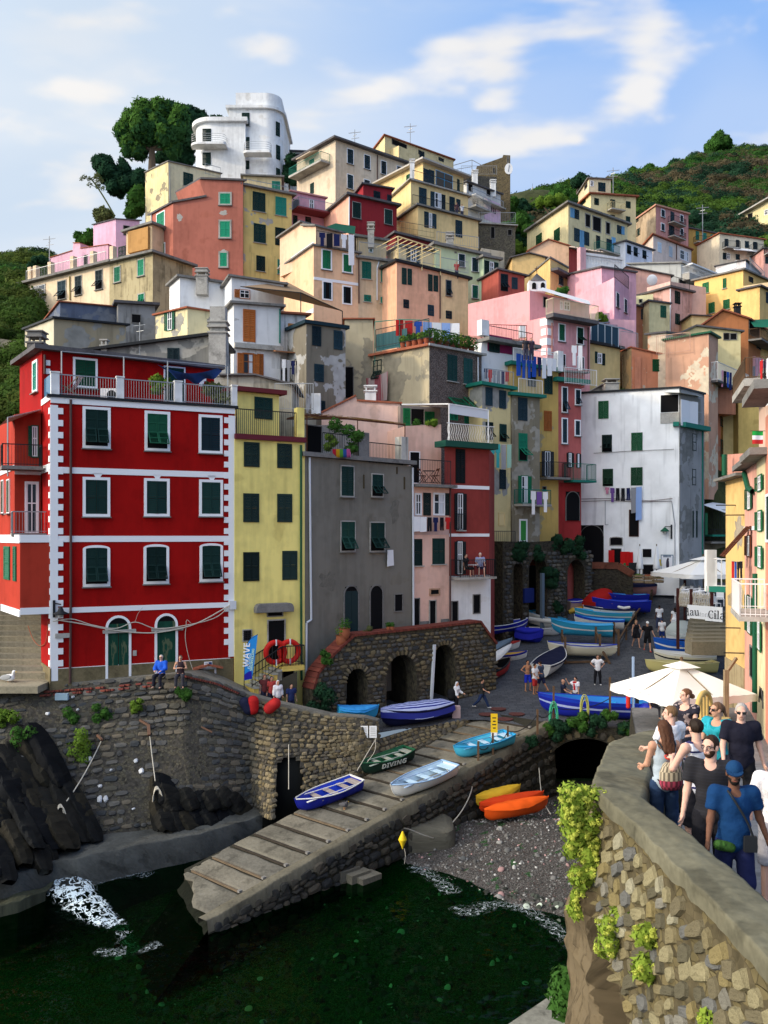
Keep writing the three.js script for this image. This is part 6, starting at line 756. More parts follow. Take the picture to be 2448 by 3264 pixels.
let yk=y=>13-(13-y)*1.2;for(let l of[capO,capI])l.forEach((a,i)=>{let e=1.2*[1,1,1,1,1,1,1.05,1.1,1.14,1.18,1.19][i];a[0]*=e;a[1]*=e;a[2]=13-2.6*e;});
{
let g=$c('viewpoint_parapet','sunlit rubble parapet wall with a broad cement coping at the lower right','wall',v_(2.76,8,-9.6)),o=g.position,O=capO.map(a=>v_(a[0],a[2],-a[1])),I=capI.map(a=>v_(a[0],a[2],-a[1])),out=(p,s)=>{let a=$z(O,Math.max(0,s-.01)),b=$z(O,Math.min(1,s+.01)),t=b.sub(a);return v_(t.z,0,-t.x).normalize();};
let oN=s=>{let n=out(null,s);if(n.x>0)n.negate();return n;};
mesh('coping',$j(220,26,(s,v)=>{let a=$z(O,s).aS(oN(s),.05),b=$z(I,s);let p;if(v<.15){p=a.clone();p.y-=.17*(1-v/.15);}else if(v>.92){p=b.clone();p.y-=(v-.92)/.08*1.1;}else{p=a.lerp(b,(v-.15)/.77);p.y+=.02*Math.sin((v-.15)/.77*Math.PI);}p.y+=(fbm(p.x*5,7,p.z*5,4)-.5)*.05;p.aS(oN(s),(fbm(p.z*4,p.y*3,2,3)-.5)*.06*(v<.3));p.sub(o);p.uv=[p.z,p.x+p.y];return p;}),cc([.165,.155,.108],.012),g);
let edge=s=>{let d=-$z(O,s).z/1.2;return yk(d>8.6?$e(8.9,9.55,ss(8.6,9.4,d)):$e(6.4,8.9,ss(5.5,8.6,d)));};
let ff=(s,t)=>{let p=$z(O,s),n=oN(s),y=Math.min(p.y-.15,yk($e(10.25,4.5,1-t))),e=edge(s);p.y=y;let rk=ss(e+.08,e-.12,y);p.aS(n,(yk(10.25)-y)*.06+rk*(.12+(fbm(p.z*.9,y*.9,5,4)-.45)*.7)+(fbm(p.z*3,y*3,1,3)-.5)*.05);if(rk>0){let k=fbm(p.z*1.5+y*3,y*6-p.z*2,8,3)-.5;p.aS(n,k*.12*rk);}return p;};
mesh('wall_core',$j(170,110,(s,t)=>{let p=ff(s,t),r=p.y<edge(s);p.sub(o);p.uv=[p.z,p.y];return p;},1,(s,t)=>ff(s,t).y<edge(s)-.1),pm([.14,.118,.07],.95,'rubble',['rubble',.03]),g);
mesh('rock_base',toCreasedNormals($j(170,110,(s,t)=>{let p=ff(s,t);p.sub(o);p.uv=[p.z*2+p.y,p.y*5-p.z];return p;},1,(s,t)=>ff(s,t).y>=edge(s)+.05),.4),pm([.13,.1,.06],.92,'dirty',['dirty',.04]),g);
$M(g,(s,t)=>ff(s,t),15.8,6.9,{size:.25,depth:.042,fill:1.13,$f:61,mats:SM.near,max:300,long:1.9,tilt:.5,skip:(s,t,p)=>p.y<edge(s)+.05||p.y>yk(10.14)||-p.z<4||-p.z>13.2});
}
// --- trees and plants
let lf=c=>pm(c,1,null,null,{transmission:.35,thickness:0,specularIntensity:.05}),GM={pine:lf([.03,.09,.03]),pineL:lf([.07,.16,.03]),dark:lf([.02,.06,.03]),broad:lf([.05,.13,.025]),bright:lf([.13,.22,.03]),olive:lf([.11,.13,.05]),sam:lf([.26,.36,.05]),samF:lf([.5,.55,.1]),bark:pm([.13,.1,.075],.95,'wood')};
function $S(lobes,n,size,$f,b=b_(),up=.3){
let r=rng($f),tot=lobes.reduce((a,l)=>a+l[3]*l[3],0);
for(let l of lobes){let k=Math.round(n*l[3]*l[3]/tot),bump=rr(0,9,r);for(let i=0;i<k;i++){
let a=r()*Math.PI*2,c=rr(-1,1,r),s=Math.sqrt(1-c*c),dir=v_(Math.cos(a)*s,c,Math.sin(a)*s),nb=n3(dir.x*2.5+bump,dir.y*2.5,dir.z*2.5),rad=l[3]*(.62+.38*Math.pow(r(),.4))*(.72+.5*nb);
let p=v_(l[0],l[1],l[2]).aS(dir,rad);if(l[4])p.y=l[1]+(p.y-l[1])*l[4];
let t=v_(r()-.5,r()-.5,r()-.5).normalize(),u=v_().crossVectors(dir,t).normalize(),w=v_().crossVectors(u,dir).lerp(dir,rr(-.5,.5,r)).normalize(),q=size*rr(.6,1.35,r),e=p.clone().aS(u,-q*.5),f=p.clone().aS(u,q*.5),g=p.clone().aS(w,q*1.1);
let fn=v_().crossVectors(f.clone().sub(e),g.clone().sub(e)).normalize(),fl=fn.dot(dir)<0;if(fl){b.tri(f,e,g);fn.negate();}else b.tri(e,f,g);let nn=fn.aS(dir,.5).add(v_(0,up*.6,0)).normalize(),L=b.n.length;for(let m=0;m<3;m++){b.n[L-9+m*3]=nn.x;b.n[L-8+m*3]=nn.y;b.n[L-7+m*3]=nn.z;}
}}
return b;
}
function $H(name,label,cat,t,d,lobes,o={}){
let k=d/F*Z,r=rng(o.$f||1),base=at(P(t,...o.base),o.bd||d),g=$c(name,label,cat,base,0,o.group),L=lobes.map(([x,y,R])=>{let p=at(P(t,x,y),d).sub(base);return[p.x,p.y,p.z+rr(-1,1,r)*R*k*.8,R*k,o.flat];});
if(o.split){$S(L,o.n*.55,o.size,o.$f+1).mesh('crown',o.m||GM.pine,g);$S(L.map(l=>[l[0]-l[3]*.12,l[1]+l[3]*.25,l[2]+l[3]*.15,l[3]*.92,l[4]]),o.n*.45,o.size,o.$f+2).mesh('crown_highlights',o.m2||GM.pineL,g);}else $S(L,o.n,o.size,o.$f+1).mesh('crown',o.m||GM.broad,g);  // paler leaf copy, shifted up and sunward: sunlight put into the leaf colour
if(o.trunk!==0){let b=b_(),tr=o.tr||.3,top=o.fork?at(P(t,...o.fork),d).sub(base):v_(L[0][0],L[0][1],L[0][2]),taper=(a,c,r0,r1)=>{let dv=c.clone().sub(a),cg=new TH.CylinderGeometry(r1,r0,dv.length(),8),q=new TH.Quaternion().setFromUnitVectors(v_(0,1,0),dv.clone().normalize());b.geo(new TH.Matrix4().compose(a.clone().lerp(c,.5),q,v_(1,1,1)),cg);};taper(v_(0,-.5,0),top,tr,tr*.7);for(let l of L)taper(top,v_(l[0],l[1],l[2]).lerp(top,.2),tr*.5,tr*.12);b.mesh('trunk',GM.bark,g);}
return g;
}
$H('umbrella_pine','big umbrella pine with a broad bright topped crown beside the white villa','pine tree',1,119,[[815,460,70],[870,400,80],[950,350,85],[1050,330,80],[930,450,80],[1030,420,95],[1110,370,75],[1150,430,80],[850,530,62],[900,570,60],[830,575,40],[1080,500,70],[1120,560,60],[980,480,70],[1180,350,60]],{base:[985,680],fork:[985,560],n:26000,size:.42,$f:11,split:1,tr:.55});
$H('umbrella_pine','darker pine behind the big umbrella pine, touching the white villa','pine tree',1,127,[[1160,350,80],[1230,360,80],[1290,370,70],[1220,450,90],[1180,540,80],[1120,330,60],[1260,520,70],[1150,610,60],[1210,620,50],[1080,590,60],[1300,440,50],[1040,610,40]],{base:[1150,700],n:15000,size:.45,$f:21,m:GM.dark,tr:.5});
$H('villa_roof_shrub','dark shrubs planted along the roof terrace of the white villa','shrub',1,115,[[1330,360,24],[1380,360,26],[1425,368,24],[1460,372,20]],{base:[1390,385],n:2600,size:.22,$f:23,m:GM.dark,trunk:0});
$H('leaning_pine','dark pine leaning out to the left below the big umbrella pine','pine tree',1,106,[[670,665,60],[640,650,36],[710,720,68],[690,625,30],[770,760,72],[800,690,45],[850,740,50],[750,820,50],[820,800,55],[890,780,50],[790,640,22],[910,730,36],[780,850,25]],{base:[900,850],fork:[870,790],n:17000,size:.36,$f:31,m:GM.dark,tr:.3});
$H('rounded_bush','dense dark bush against the flaking cream house wall','bush',1,104,[[890,880,52],[880,940,56],[905,840,40],[850,975,40],[925,930,40]],{base:[890,1010],n:9000,size:.28,$f:41,m:GM.broad,trunk:0});
$H('garden_tree','small tree behind the lilac pink house roof','tree',1,103,[[650,1000,40],[630,970,30],[690,985,38],[660,950,20],[715,1000,20]],{base:[665,1060],n:4500,size:.3,$f:51,m:GM.olive,tr:.12});
$H('garden_tree','leafy tree left of the lilac pink house above its garden wall','tree',1,104,[[530,1160,38],[575,1150,45],[510,1125,24],[595,1110,28],[560,1185,30]],{base:[560,1230],n:5000,size:.3,$f:61,m:GM.broad,tr:.12});
$H('roof_bush','dark bush over the left end of the cream terraced house','bush',1,98,[[225,1278,24],[265,1272,26],[200,1320,22],[300,1280,18]],{base:[250,1310],n:2400,size:.25,$f:63,m:GM.dark,trunk:0});
for(let[lo,lab,sd,m]of[[[[60,1400,55],[20,1360,45],[100,1380,45]],'topmost green tree of the wooded slope at the left edge',71,GM.broad],[[[40,1470,60],[110,1450,55],[130,1410,35]],'second green tree down on the wooded slope at the left edge',72,GM.broad],[[[20,1560,55],[90,1540,50],[140,1520,30]],'third tree down at the left edge, just above the white railing',73,GM.bright],[[[-40,1420,60],[-80,1500,70],[-20,1630,60]],'left cut tree group at the picture edge on the wooded slope',74,GM.broad],[[[40,1640,45],[100,1620,40]],'lowest small tree at the left edge beside the dark canopy',75,GM.bright]])$H('hillside_tree',lab,'tree',1,104,lo,{base:[lo[0][0],lo[0][1]+90],n:6500,size:.36,$f:sd,m,tr:.2});
{
let d=101,b0=at(P(1,742,990),d),g=$c('agave_stalk','tall dried agave flower stalk leaning against the sky at the left','plant',b0),q=(x,y)=>at(P(1,x,y),d).sub(b0),s=b_(),pts=[q(742,990),q(690,900),q(640,820),q(600,765),q(585,748)];s.tube(pts,.09,6,24);let r=rng(3),cv=new TH.CatmullRomCurve3(pts),l=[];for(let i=0;i<14;i++){let p=cv.getPoint(.5+i*.035),e=p.clone().add(v_(rr(-1.1,1.1,r),rr(.1,.5,r),rr(-.6,.6,r)));s.bar(p,e,.05);l.push([e.x,e.y,e.z,.3]);}s.mesh('stalk',GM.olive,g);$S(l,500,.16,4).mesh('flower_heads',GM.olive,g);
}
let T3t=[[[[1335,90,38],[1320,125,50],[1365,115,46],[1290,135,38],[1400,130,26],[1340,60,22]],300,'big rounded tree standing alone on the right hand ridge'],[[[1045,255,28],[1040,285,36],[1070,290,28]],270,'pointed dark tree on the ridge right of the salmon hill house'],[[[885,285,30],[870,320,42],[920,310,30],[905,275,18]],250,'bushy tree on the ridge above the green slope, left of the pointed tree'],[[[780,300,26],[800,330,36],[755,345,30]],240,'low tree on the ridge just right of the thin antenna'],[[[445,335,28],[420,370,36],[465,365,30]],150,'dark tree behind the penthouse of the tall primrose house'],[[[310,420,32],[280,450,40],[340,445,30],[250,470,34]],160,'bushy tree on the ridge between the spire and the primrose house'],[[[190,490,34],[240,500,36],[300,490,40],[340,500,30]],150,'bright green bush cluster right of the spire foot'],[[[70,500,34],[40,530,36],[95,540,30]],160,'dark bush cluster left of the spire foot'],[[[10,500,30],[-20,540,40],[30,570,36]],150,'dark trees at the foot of the castle tower']];
T3t.forEach(([lo,d,lab],i)=>$H('ridge_tree',lab,'tree',3,d,lo,{base:[lo[1][0],lo[1][1]+50],n:5200,size:d*.0024,$f:80+i,m:i%3===1?GM.dark:i===6?GM.bright:GM.broad,tr:d*.0013}));
[[[[60,620,50],[100,680,45],[20,660,40]],'green tree below the castle beside the mural house'],[[[40,730,55],[100,760,50]],'green tree in the gap left of the mural house, middle one'],[[[20,800,50],[90,820,40],[-60,780,50]],'lowest green tree in the gap left of the mural house'],[[[-30,680,50],[-70,720,46]],'tree mass beside the stone terrace wall under the castle']].forEach(([lo,lab],i)=>$H('gap_tree',lab,'tree',3,124,lo,{base:[lo[0][0],lo[0][1]+80],n:7000,size:.4,$f:95+i,m:[GM.broad,GM.dark,GM.bright,GM.broad][i],tr:.2}));
$H('courtyard_tree','dark tree between the white villa and the cream corner house','tree',2,116,[[215,690,45],[230,640,40],[210,740,36],[245,770,26]],{base:[215,800],n:5000,size:.34,$f:101,m:GM.dark,tr:.15});
$H('rooftop_plant','leafy plants on the roof by the little chapel belfry','plant',3,79,[[330,1075,26],[300,1085,20],[350,1060,16]],{base:[325,1100],n:1200,size:.2,$f:103,m:GM.broad,trunk:0});
$H('rooftop_plant','yellow-green rounded bush on the glazed winter terrace','plant',3,78.5,[[560,1250,30],[590,1262,26],[535,1262,20]],{base:[560,1290],n:1400,size:.2,$f:104,m:GM.bright,trunk:0});
function $B(name,label,ptf,n,$f,sz,mats,skip){let r=rng($f),cg=$S([[0,0,0,1,.75]],520,.17,$f),geo=cg.done(),ims=new TH.InstancedMesh(geo,lf([1,1,1]),n),m=new TH.Matrix4(),c=new TH.Color();let k=0;while(k<n){let u=r(),v=r(),p=ptf(u,v);if(skip&&skip(u,v,p,r))continue;let q=sz*rr(.5,1.5,r)*(.7+n3(p.x*.05,p.y*.05,p.z*.05)*.8);m.compose(p.add(v_(0,q*.35,0)),new TH.Quaternion().setFromEuler(new TH.Euler(0,r()*6.3,0)),v_(q,q*rr(.7,1.1,r),q));ims.setMatrixAt(k,m);let b=mats[Math.floor(Math.pow(n3(p.x*.06+3,p.y*.09,p.z*.05),1)*.999*mats.length+(r()-.5)*1.2+mats.length)%mats.length],f=rr(.7,1.3,r);c.setRGB(b[0]*f*1.5,b[1]*f*1.5,b[2]*f*1.5);ims.setColorAt(k,c);k++;}ims.name=name;scene.add(ims);tag(ims,label,'shrubs');ims.userData.kind='stuff';}
$B('hill_shrubs','mass of green shrubs and vines covering the hill on the right',hillPt,13000,7,1.7,[[.014,.045,.012],[.025,.07,.012],[.045,.085,.014],[.012,.035,.018],[.06,.05,.028],[.022,.06,.012],[.05,.06,.02]],(u,v,p,r)=>v>.84||(v>.45&&u>.55&&fbm(p.x*.03,p.y*.12,2,3)<.42));
$B('slope_shrubs','mass of bushes and brambles on the slope at the left edge',leftPt,2200,9,1.0,[[.014,.038,.01],[.03,.056,.01],[.05,.07,.014],[.01,.028,.01]],(u,v,p,r)=>(v<.3&&r()<.55)||(v>.28&&v<.36));
$B('village_shrubs','scattered green growth between the houses up the slope',(u,v)=>{let b=bases[Math.floor(u*bases.length)%bases.length];return v_(b[0]+(v-.5)*14,b[2]+1,b[1]-4+((v*77)%1-.5)*12);},420,10,1.1,[[.03,.07,.012],[.06,.1,.016],[.02,.05,.015]],(u,v,p)=>p.z>-74);
function $F(name,label,p,R,o={}){let g=$c(name,label,'plant',p);let r=rng(o.$f||5),L=[];for(let i=0;i<(o.k||6);i++)L.push([rr(-1,1,r)*R*.7,rr(-1,1,r)*R*.7*(o.tall||1),rr(0,.5,r)*R*.5,R*rr(.3,.55,r)]);$S(L,o.n||700,o.size||.07,o.$f||5).mesh('foliage',o.m||GM.broad,g);if(o.heads){let hb=[],n=o.heads;for(let i=0;i<n;i++){let l=L[i%L.length],a=r()*6.3,c=rr(-.3,1,r);hb.push([l[0]+Math.cos(a)*l[3]*.95,l[1]+c*l[3]*.95,l[2]+Math.abs(Math.sin(a))*l[3]*.95+.02,o.hs||.03,.7]);}$S(hb,n*42,(o.hs||.03)*.7,o.$f+5).mesh('flower_heads',GM.samF,g);}return g;}
[[470,1105,.85,'yellow-green bush',GM.bright,'lowest left of the wall plants'],[195,1095,.75,'green leafy bush',GM.broad,'above the dark rock slabs'],[660,885,.5,'dark green tuft',GM.broad,'under the red brick course'],[455,920,.45,'small green tuft',GM.broad,'below the junction box'],[885,845,.3,'bright green tuft',GM.bright,'in the middle of the wall'],[1185,785,.4,'hanging green tuft',GM.broad,'under the two men on the walk'],[40,940,.6,'bright green bush',GM.bright,'at the left picture edge']].forEach((a,i)=>$F('wall_plant',`${a[3]} growing from the harbour wall, ${a[5]}`,$O(7,a[0],a[1],.15),a[2],{$f:120+i,m:a[4],n:900,size:.1}));
let nearP=(t,x,y,d)=>at(P(t,x,y),d);
[[12,475,300,10.95,.36,'top clump of yellow-green samphire at the parapet corner',1.2,60],[12,480,440,10.95,.26,'second samphire clump down from the parapet corner',1,34],[12,470,600,10.95,.25,'samphire clump hanging beside the rock ledge',1.1,30],[12,450,850,11.0,.16,'small lowest samphire sprig at the rock edge',1.6,16],[12,740,1030,10.1,.36,'large samphire clump in the middle of the sunlit parapet wall',1.1,44],[12,860,880,9.7,.2,'green samphire leaves above the large clump on the parapet',1,6],[12,960,1190,9.0,.26,'right hand samphire clump with pale flower heads on the parapet',1.1,34]].forEach((a,i)=>$F('samphire_plant',a[5],nearP(a[0],a[1],a[2],a[3]),a[4],{$f:140+i,k:9,n:1600,size:.05,m:i===5?GM.bright:GM.sam,tall:a[6],heads:a[7],hs:.035}));
$F('spiky_bush','dark green spiky bush on the quay below the parapet',at(P(12,500,1500),20.5),.95,{$f:160,k:12,n:5000,size:.13,m:GM.broad});
$F('spiky_bush','small green bush at the bottom edge below the parapet stones',at(P(12,1220,1680),7.6),.2,{$f:161,k:5,n:700,size:.05,m:GM.sam,heads:10});
[[300,1400,.6],[420,1375,.55],[560,1370,.6],[640,1330,.4],[720,1400,.5],[240,1420,.45],[130,1500,.4],[750,1400,.4]].forEach((a,i)=>$F('ivy_clump',['ivy on the tunnel bridge at its left corner','ivy over the middle of the tunnel arch','ivy on the bridge edge right of centre','ivy under the big blue boat','ivy at the right end of the tunnel arch','ivy by the chain posts over the tunnel','weeds on the slipway edge wall by the sky blue boat','ivy beside the thin blue pole'][i]+', green leaves',at(P(9,a[0],a[1]),i===6?42.5:43.8),a[2],{$f:170+i,n:1300,size:.11,m:i%2?GM.broad:GM.dark}));
// --- boats
let BC={navy:[.01,.012,.05],blue:[.012,.04,.42],deep:[.012,.02,.3],sky:[.03,.32,.62],cyan:[.06,.42,.62],pale:[.42,.58,.72],white:[.68,.68,.66],cream:[.62,.58,.44],pink:[.5,.24,.22],green:[.012,.09,.04],dkgreen:[.008,.03,.02],red:[.4,.02,.015],wine:[.16,.012,.015],yellow:[.62,.4,.06],grey:[.3,.34,.34],orange:[.75,.09,.01],black:[.012,.012,.014],wood:[.25,.16,.09],slate:[.12,.17,.22]};
let bm=n=>pm(BC[n]||n,.42,null,null,{clearcoat:.25});
function stripeTex(a,b,n,$f){let c=stripeTex.c||(stripeTex.c={}),k=[a,b,n].join();if(c[k])return c[k];let t=tex(256,(u,v,o)=>{let w=Math.sin((v*n+Math.sin(u*9)*.05)*Math.PI*2)>0?a:b;for(let i=0;i<3;i++)o[i]=w[i];},true);let m=new TH.MeshPhysicalMaterial({map:t,roughness:.8,side:TH.DoubleSide});return c[k]=m;}
function $s(name,label,A,B,o={}){
let g=$c(name,label,o.cat||'boat',A.clone().lerp(B,.5),0,o.group),dv=B.clone().sub(A),L=(o.L||dv.length()),bw=(o.$u||L*.34)/2,D=o.depth||.55,n=22,m=9;
g.rotation.set(0,Math.atan2(-dv.z,dv.x),Math.atan2(dv.y,Math.hypot(dv.x,dv.z)),'YXZ');if(o.roll)g.rotateX(o.roll);if(o.lift)g.position.y+=o.lift;
let dbl=o.double,W=t=>{let f=t<.45?$e(dbl?0:.74,1,Math.sin($U(t/.45)*Math.PI/2)):Math.pow(Math.max(0,Math.cos((t-.45)/.55*Math.PI/2)),.72);return bw*f+.008;},sheer=t=>D*(1+(o.sheer??.28)*Math.pow(Math.abs(t-.4)/.6,2)),keel=t=>D*(t>.8?Math.pow((t-.8)/.2,2)*.5:dbl&&t<.15?Math.pow((.15-t)/.15,2)*.5:0),X=t=>(t-.5)*L+(t>.5?Math.pow((t-.5)*2,3)*L*.03:0);
let sec=(t,a,k=0)=>{let w=Math.max(.004,W(t)-k),s=Math.sign(a),q=Math.abs(a),y=$e(keel(t)+k*1.2,sheer(t),Math.pow(q,1.9)),x=w*Math.pow(q,.62);return v_(X(t)-k*(t-.5)*1.5+(q-.5)*(t>.9?(t-.9)*L*.35:0),y,s*x);};
let hullS=(k,a0,a1,flip)=>$j(n,m*2,(u,v)=>{let p=sec(u,$e(a0,a1,v),k);p.uv=[p.x,p.y];return p;});
let st=o.$J?.9:1,parts=[hullS(0,-st,st)];mesh('hull',parts[0],bm(o.$r||'white'),g);
if(o.$J){let sb=mergeGeometries([$j(n,2,(u,v)=>sec(u,$e(st,1,v))),$j(n,2,(u,v)=>sec(u,-$e(st,1,v)))]);mesh('stripe',sb,bm(o.$J),g);}
if(o.line){let lb=mergeGeometries([1,-1].map(s=>$j(n,1,(u,v)=>{let p=sec(u,s*$e(.70,.78,v));p.z+=s*.012;return p;})));mesh('rubbing_strake',lb,bm(o.line),g);}
if(!dbl){let tb=b_();for(let i=0;i<10;i++){let a=sec(0,-1+i*.2),b=sec(0,-.8+i*.2),c=v_(X(0),sheer(0)*1,a.z),d=v_(X(0),sheer(0)*1,b.z);tb.quad(a,b,d,c);}tb.mesh('transom',bm(o.transom||o.$J||o.$r||'white'),g);}
if(!o.$B||o.$B==='none'){
mesh('interior',hullS(.035,-1,1),bm(o.$w||o.$r||'white'),g);let fl=$j(12,2,(u,v)=>{let t=$e(.06,.84,u),p=sec(t,.52,.05);return v_(p.x,p.y,$e(-p.z,p.z,v));});mesh('floor_boards',fl,bm(o.floor||o.$w||'wood'),g);
for(let t of o.thwarts||[.22,.45,.68]){let y=sheer(t)*.74,w=W(t)*1.75,b=b_();b.box(X(t),y,0,L*.055+.06,.035,w);b.mesh('thwart',bm(o.$Z||'wood'),g);}
if(o.stern!==0){let t=.06,b=b_();b.box(X(t),sheer(t)*.8,0,L*.12,.03,W(t)*1.7);b.mesh('stern_seat',bm(o.$Z||'wood'),g);}
if(o.bowDeck){let dk=$j(8,4,(u,v)=>{let t=$e(.8,.985,u),p=sec(t,1,.0);return v_(p.x,p.y+.01,$e(-p.z,p.z,v));});mesh('bow_deck',dk,bm(o.bowDeck),g);}
}else{
let cm=o.coverTex||pm(BC[o.$B]||o.$B,.85);let cs=$j(26,14,(u,v)=>{let t=$e(.0,1,u),q=v*2-1,p=sec(t,1);let y=p.y+(o.hump??.16)*(1-q*q)*Math.pow(Math.sin($U(t)*Math.PI),.5),z=q*(W(t)+.03);if(Math.abs(q)>.85)y-=(Math.abs(q)-.85)/.15*(o.drop||.1);y+=(fbm(t*12,q*3,5,3)-.5)*.07;let r=v_(p.x,y,z);r.uv=[u,v];return r;},1);mesh('cover',cs,cm,g);
}
let gb=b_();for(let s of[1,-1]){let pts=[];for(let i=0;i<=14;i++){let p=sec(i/14*.995,s);p.y+=.012;pts.push(p);}gb.tube(pts,o.rimR||.028,6,40);}if(!dbl)gb.bar(sec(0,1),sec(0,-1),.06);if(!o.$B||o.showRim)gb.mesh('gunwale',bm(o.rim||'white'),g);
if(o.oars)for(let s of[-1,1]){let b=b_(),a=v_(-L*.38,D*.85,s*bw*.45),c=v_(L*.32,D*1.02,s*bw*.6);b.tube([a,c],.022,6,4);b.box(c.x+.12,c.y+.01,c.z,.5,.02,.11);b.mesh('oar',bm(o.oars),g);}
if(o.keelBand!==0){let kb=b_();let pts=[];for(let i=0;i<=12;i++){let t=$e(.02,1,i/12),p=sec(t,0);p.y-=.01;pts.push(p);}let pt=sec(1,1);pts.push(pt.clone().add(v_(.02,.06,0)));kb.tube(pts,.022,5,30);kb.mesh('keel',bm(o.keel||o.$r||'white'),g);}
return{g,sec,X,W,sheer,L,D,bw};
}
let rp=(x,y)=>$T(8,x,y),pp=(x,y)=>$i(9,x,y);
let bt=$s('rowing_boat','deep blue rowing boat with white rim and white oars, lowest on the slipway',rp(665,1395),rp(285,1545),{$r:'deep',$w:'blue',rim:'white',oars:'white',$Z:[.3,.26,.24],$u:1.45,depth:.5,floor:'blue'});
bt=$s('rowing_boat','dark green rowing boat with white letters on its side on the slipway',rp(1000,1195),rp(705,1305),{$r:'dkgreen',$w:'green',rim:'green',$Z:[.3,.32,.28],$u:1.3,depth:.5,oars:[.32,.38,.34],floor:'green'});
let divingBoat=bt;
$s('rowing_boat','white rowing boat with pale blue inside and rim, at the outer edge of the slipway',rp(1270,1300),rp(905,1455),{$r:'white',$w:'pale',rim:[.3,.46,.68],$Z:'pale',$u:1.5,depth:.52,oars:[.3,.42,.6],floor:[.2,.22,.22]});
$s('rowing_boat','sky blue rowing boat at the top of the slipway next to the yellow sign',rp(1650,1095),rp(1310,1195),{$r:'cyan',$w:'cyan',rim:'sky',$J:'sky',$Z:'pale',$u:1.5,depth:.5,floor:[.05,.3,.36],oars:[.1,.3,.5]});
$s('rowing_boat','bright blue covered boat by the arches behind the harbour wall',at(P(8,530,935),42.6),at(P(8,775,940),43),{$r:'sky',$B:[.03,.22,.55],$u:1.3,hump:.1});
$s('covered_boat','boat under a blue and white striped tarpaulin in front of the arches',$i(8,1245,920),$i(8,830,995),{$r:'navy',$B:'blue',coverTex:stripeTex([.08,.13,.5],[.72,.76,.9],9,1),$u:1.7,depth:.75,hump:.3,drop:.4});
$s('sea_kayak','grey-blue canoe on top of a rack beside the arched wall',$i(8,1300,705).setY(5.4),$i(8,1640,590).setY(6.2),{cat:'canoe',$r:'slate',$B:'slate',double:1,$u:.8,depth:.3,hump:.12,L:5});
$s('sea_kayak','white kayak lying on a dark red boat at the end of the arched wall',$i(8,1400,735).setY(4.95),$i(8,1640,610).setY(5.9),{cat:'kayak',$r:'white',$B:'white',double:1,$u:.75,depth:.28,hump:.16,L:4.6});
$s('rowing_boat','dark boat with a red bottom under the white kayak',$i(8,1395,725),$i(8,1640,625),{$r:'red',$J:'black',$w:'black',rim:'black',$u:1.4,depth:.62});
$s('rowing_boat','royal blue boat with white stripe beside the dark red house corner',$i(8,1480,440).setY(6.3),$i(8,1720,395).setY(6.5),{$r:'deep',line:'white',$w:'blue',rim:'white',$u:1.4,depth:.6,L:4});
$s('rowing_boat','white boat with red rim by the house corner, under the royal blue boat',$i(8,1500,500).setY(5.4),$i(8,1640,480).setY(5.4),{$r:'white',rim:'red',$w:'red',$u:1.2,depth:.5,L:3});
$s('rowing_boat','small blue and white boat with a yellow board inside by the arched wall end',$i(8,1540,560).setY(5),$i(8,1670,545).setY(5),{$r:'white',$J:'deep',$w:'yellow',rim:'deep',$u:1.2,depth:.5,L:3});
$s('rubber_dinghy','pale grey inflatable dinghy leaning across the boats at the left of the square',pp(10,720).setY(7.1),pp(245,800).setY(6.6),{cat:'dinghy',$r:[.5,.5,.46],$w:'grey',rim:[.5,.5,.46],rimR:.16,$u:1.3,depth:.4,stern:0,thwarts:[.5]});
$s('rowing_boat','light blue small boat beside the lamp pole under the arches',pp(170,700),pp(285,735),{$r:'cyan',$w:'cyan',rim:'sky',$Z:'white',$u:1.2,depth:.5,L:2.8});
$s('covered_boat','boat fully wrapped in a shiny blue tarpaulin at the left of the square',pp(25,830),pp(190,850),{$r:'deep',$B:[.02,.025,.34],$u:1.5,depth:.7,hump:.25,drop:.5});
$s('rowing_boat','little white motor boat stern behind the blue tarpaulin boat',pp(150,800),pp(250,800),{$r:'white',$w:'white',rim:'white',$u:1.2,depth:.5,L:2.4});
$s('rowing_boat','pinkish white boat with blue cover in front of the dark arch',pp(360,640),pp(490,615),{$r:[.4,.3,.3],$B:'deep',showRim:1,$u:1.4,depth:.65});
$s('sea_kayak','yellow kayak lying on the paving under the arches',pp(370,665),pp(492,610),{cat:'kayak',$r:'yellow',$B:'yellow',double:1,$u:.7,depth:.26,hump:.1});
$s('covered_boat','boat under a domed red tarpaulin behind the deep blue boats',pp(500,660),pp(650,610),{$r:'red',$B:[.34,.012,.01],$u:1.8,depth:.8,hump:.75,drop:.6});
$s('rowing_boat','pink boat with navy cover at the top of the boat rack',pp(925,560),pp(615,560),{$r:'pink',$J:'navy',$B:[.012,.014,.04],$u:1.7,depth:.8,hump:.35,drop:.15,lift:.25});
$s('upturned_boat','upturned white boat lying behind the pink boat at the top of the rack',pp(925,520).setY(pp(925,520).y+1.1),pp(645,520).setY(pp(645,520).y+1.1),{$r:'white',$J:[.1,.2,.5],$u:1.4,depth:.45,roll:Math.PI*.93,rim:'deep'});
$s('rowing_boat','deep blue boat behind the one with two white fenders',pp(880,640),pp(570,630),{$r:'deep',$w:'sky',rim:'deep',$u:1.5,depth:.6,lift:.55});
let fend=$s('rowing_boat','deep blue boat with two white fenders hanging on its side',pp(890,685),pp(535,675),{$r:'deep',$w:'blue',rim:'blue',$u:1.6,depth:.75,lift:.4});
for(let s of[-.12,.14]){let f=mesh('fender',new TH.CapsuleGeometry(.1,.35,6,10),bm('white'),fend.g);f.rotation.z=Math.PI/2+s*1.5;f.position.set(s*1.5,.35,fend.g.rotation.y>1.5||fend.g.rotation.y<-1.5?-.83:.83);}
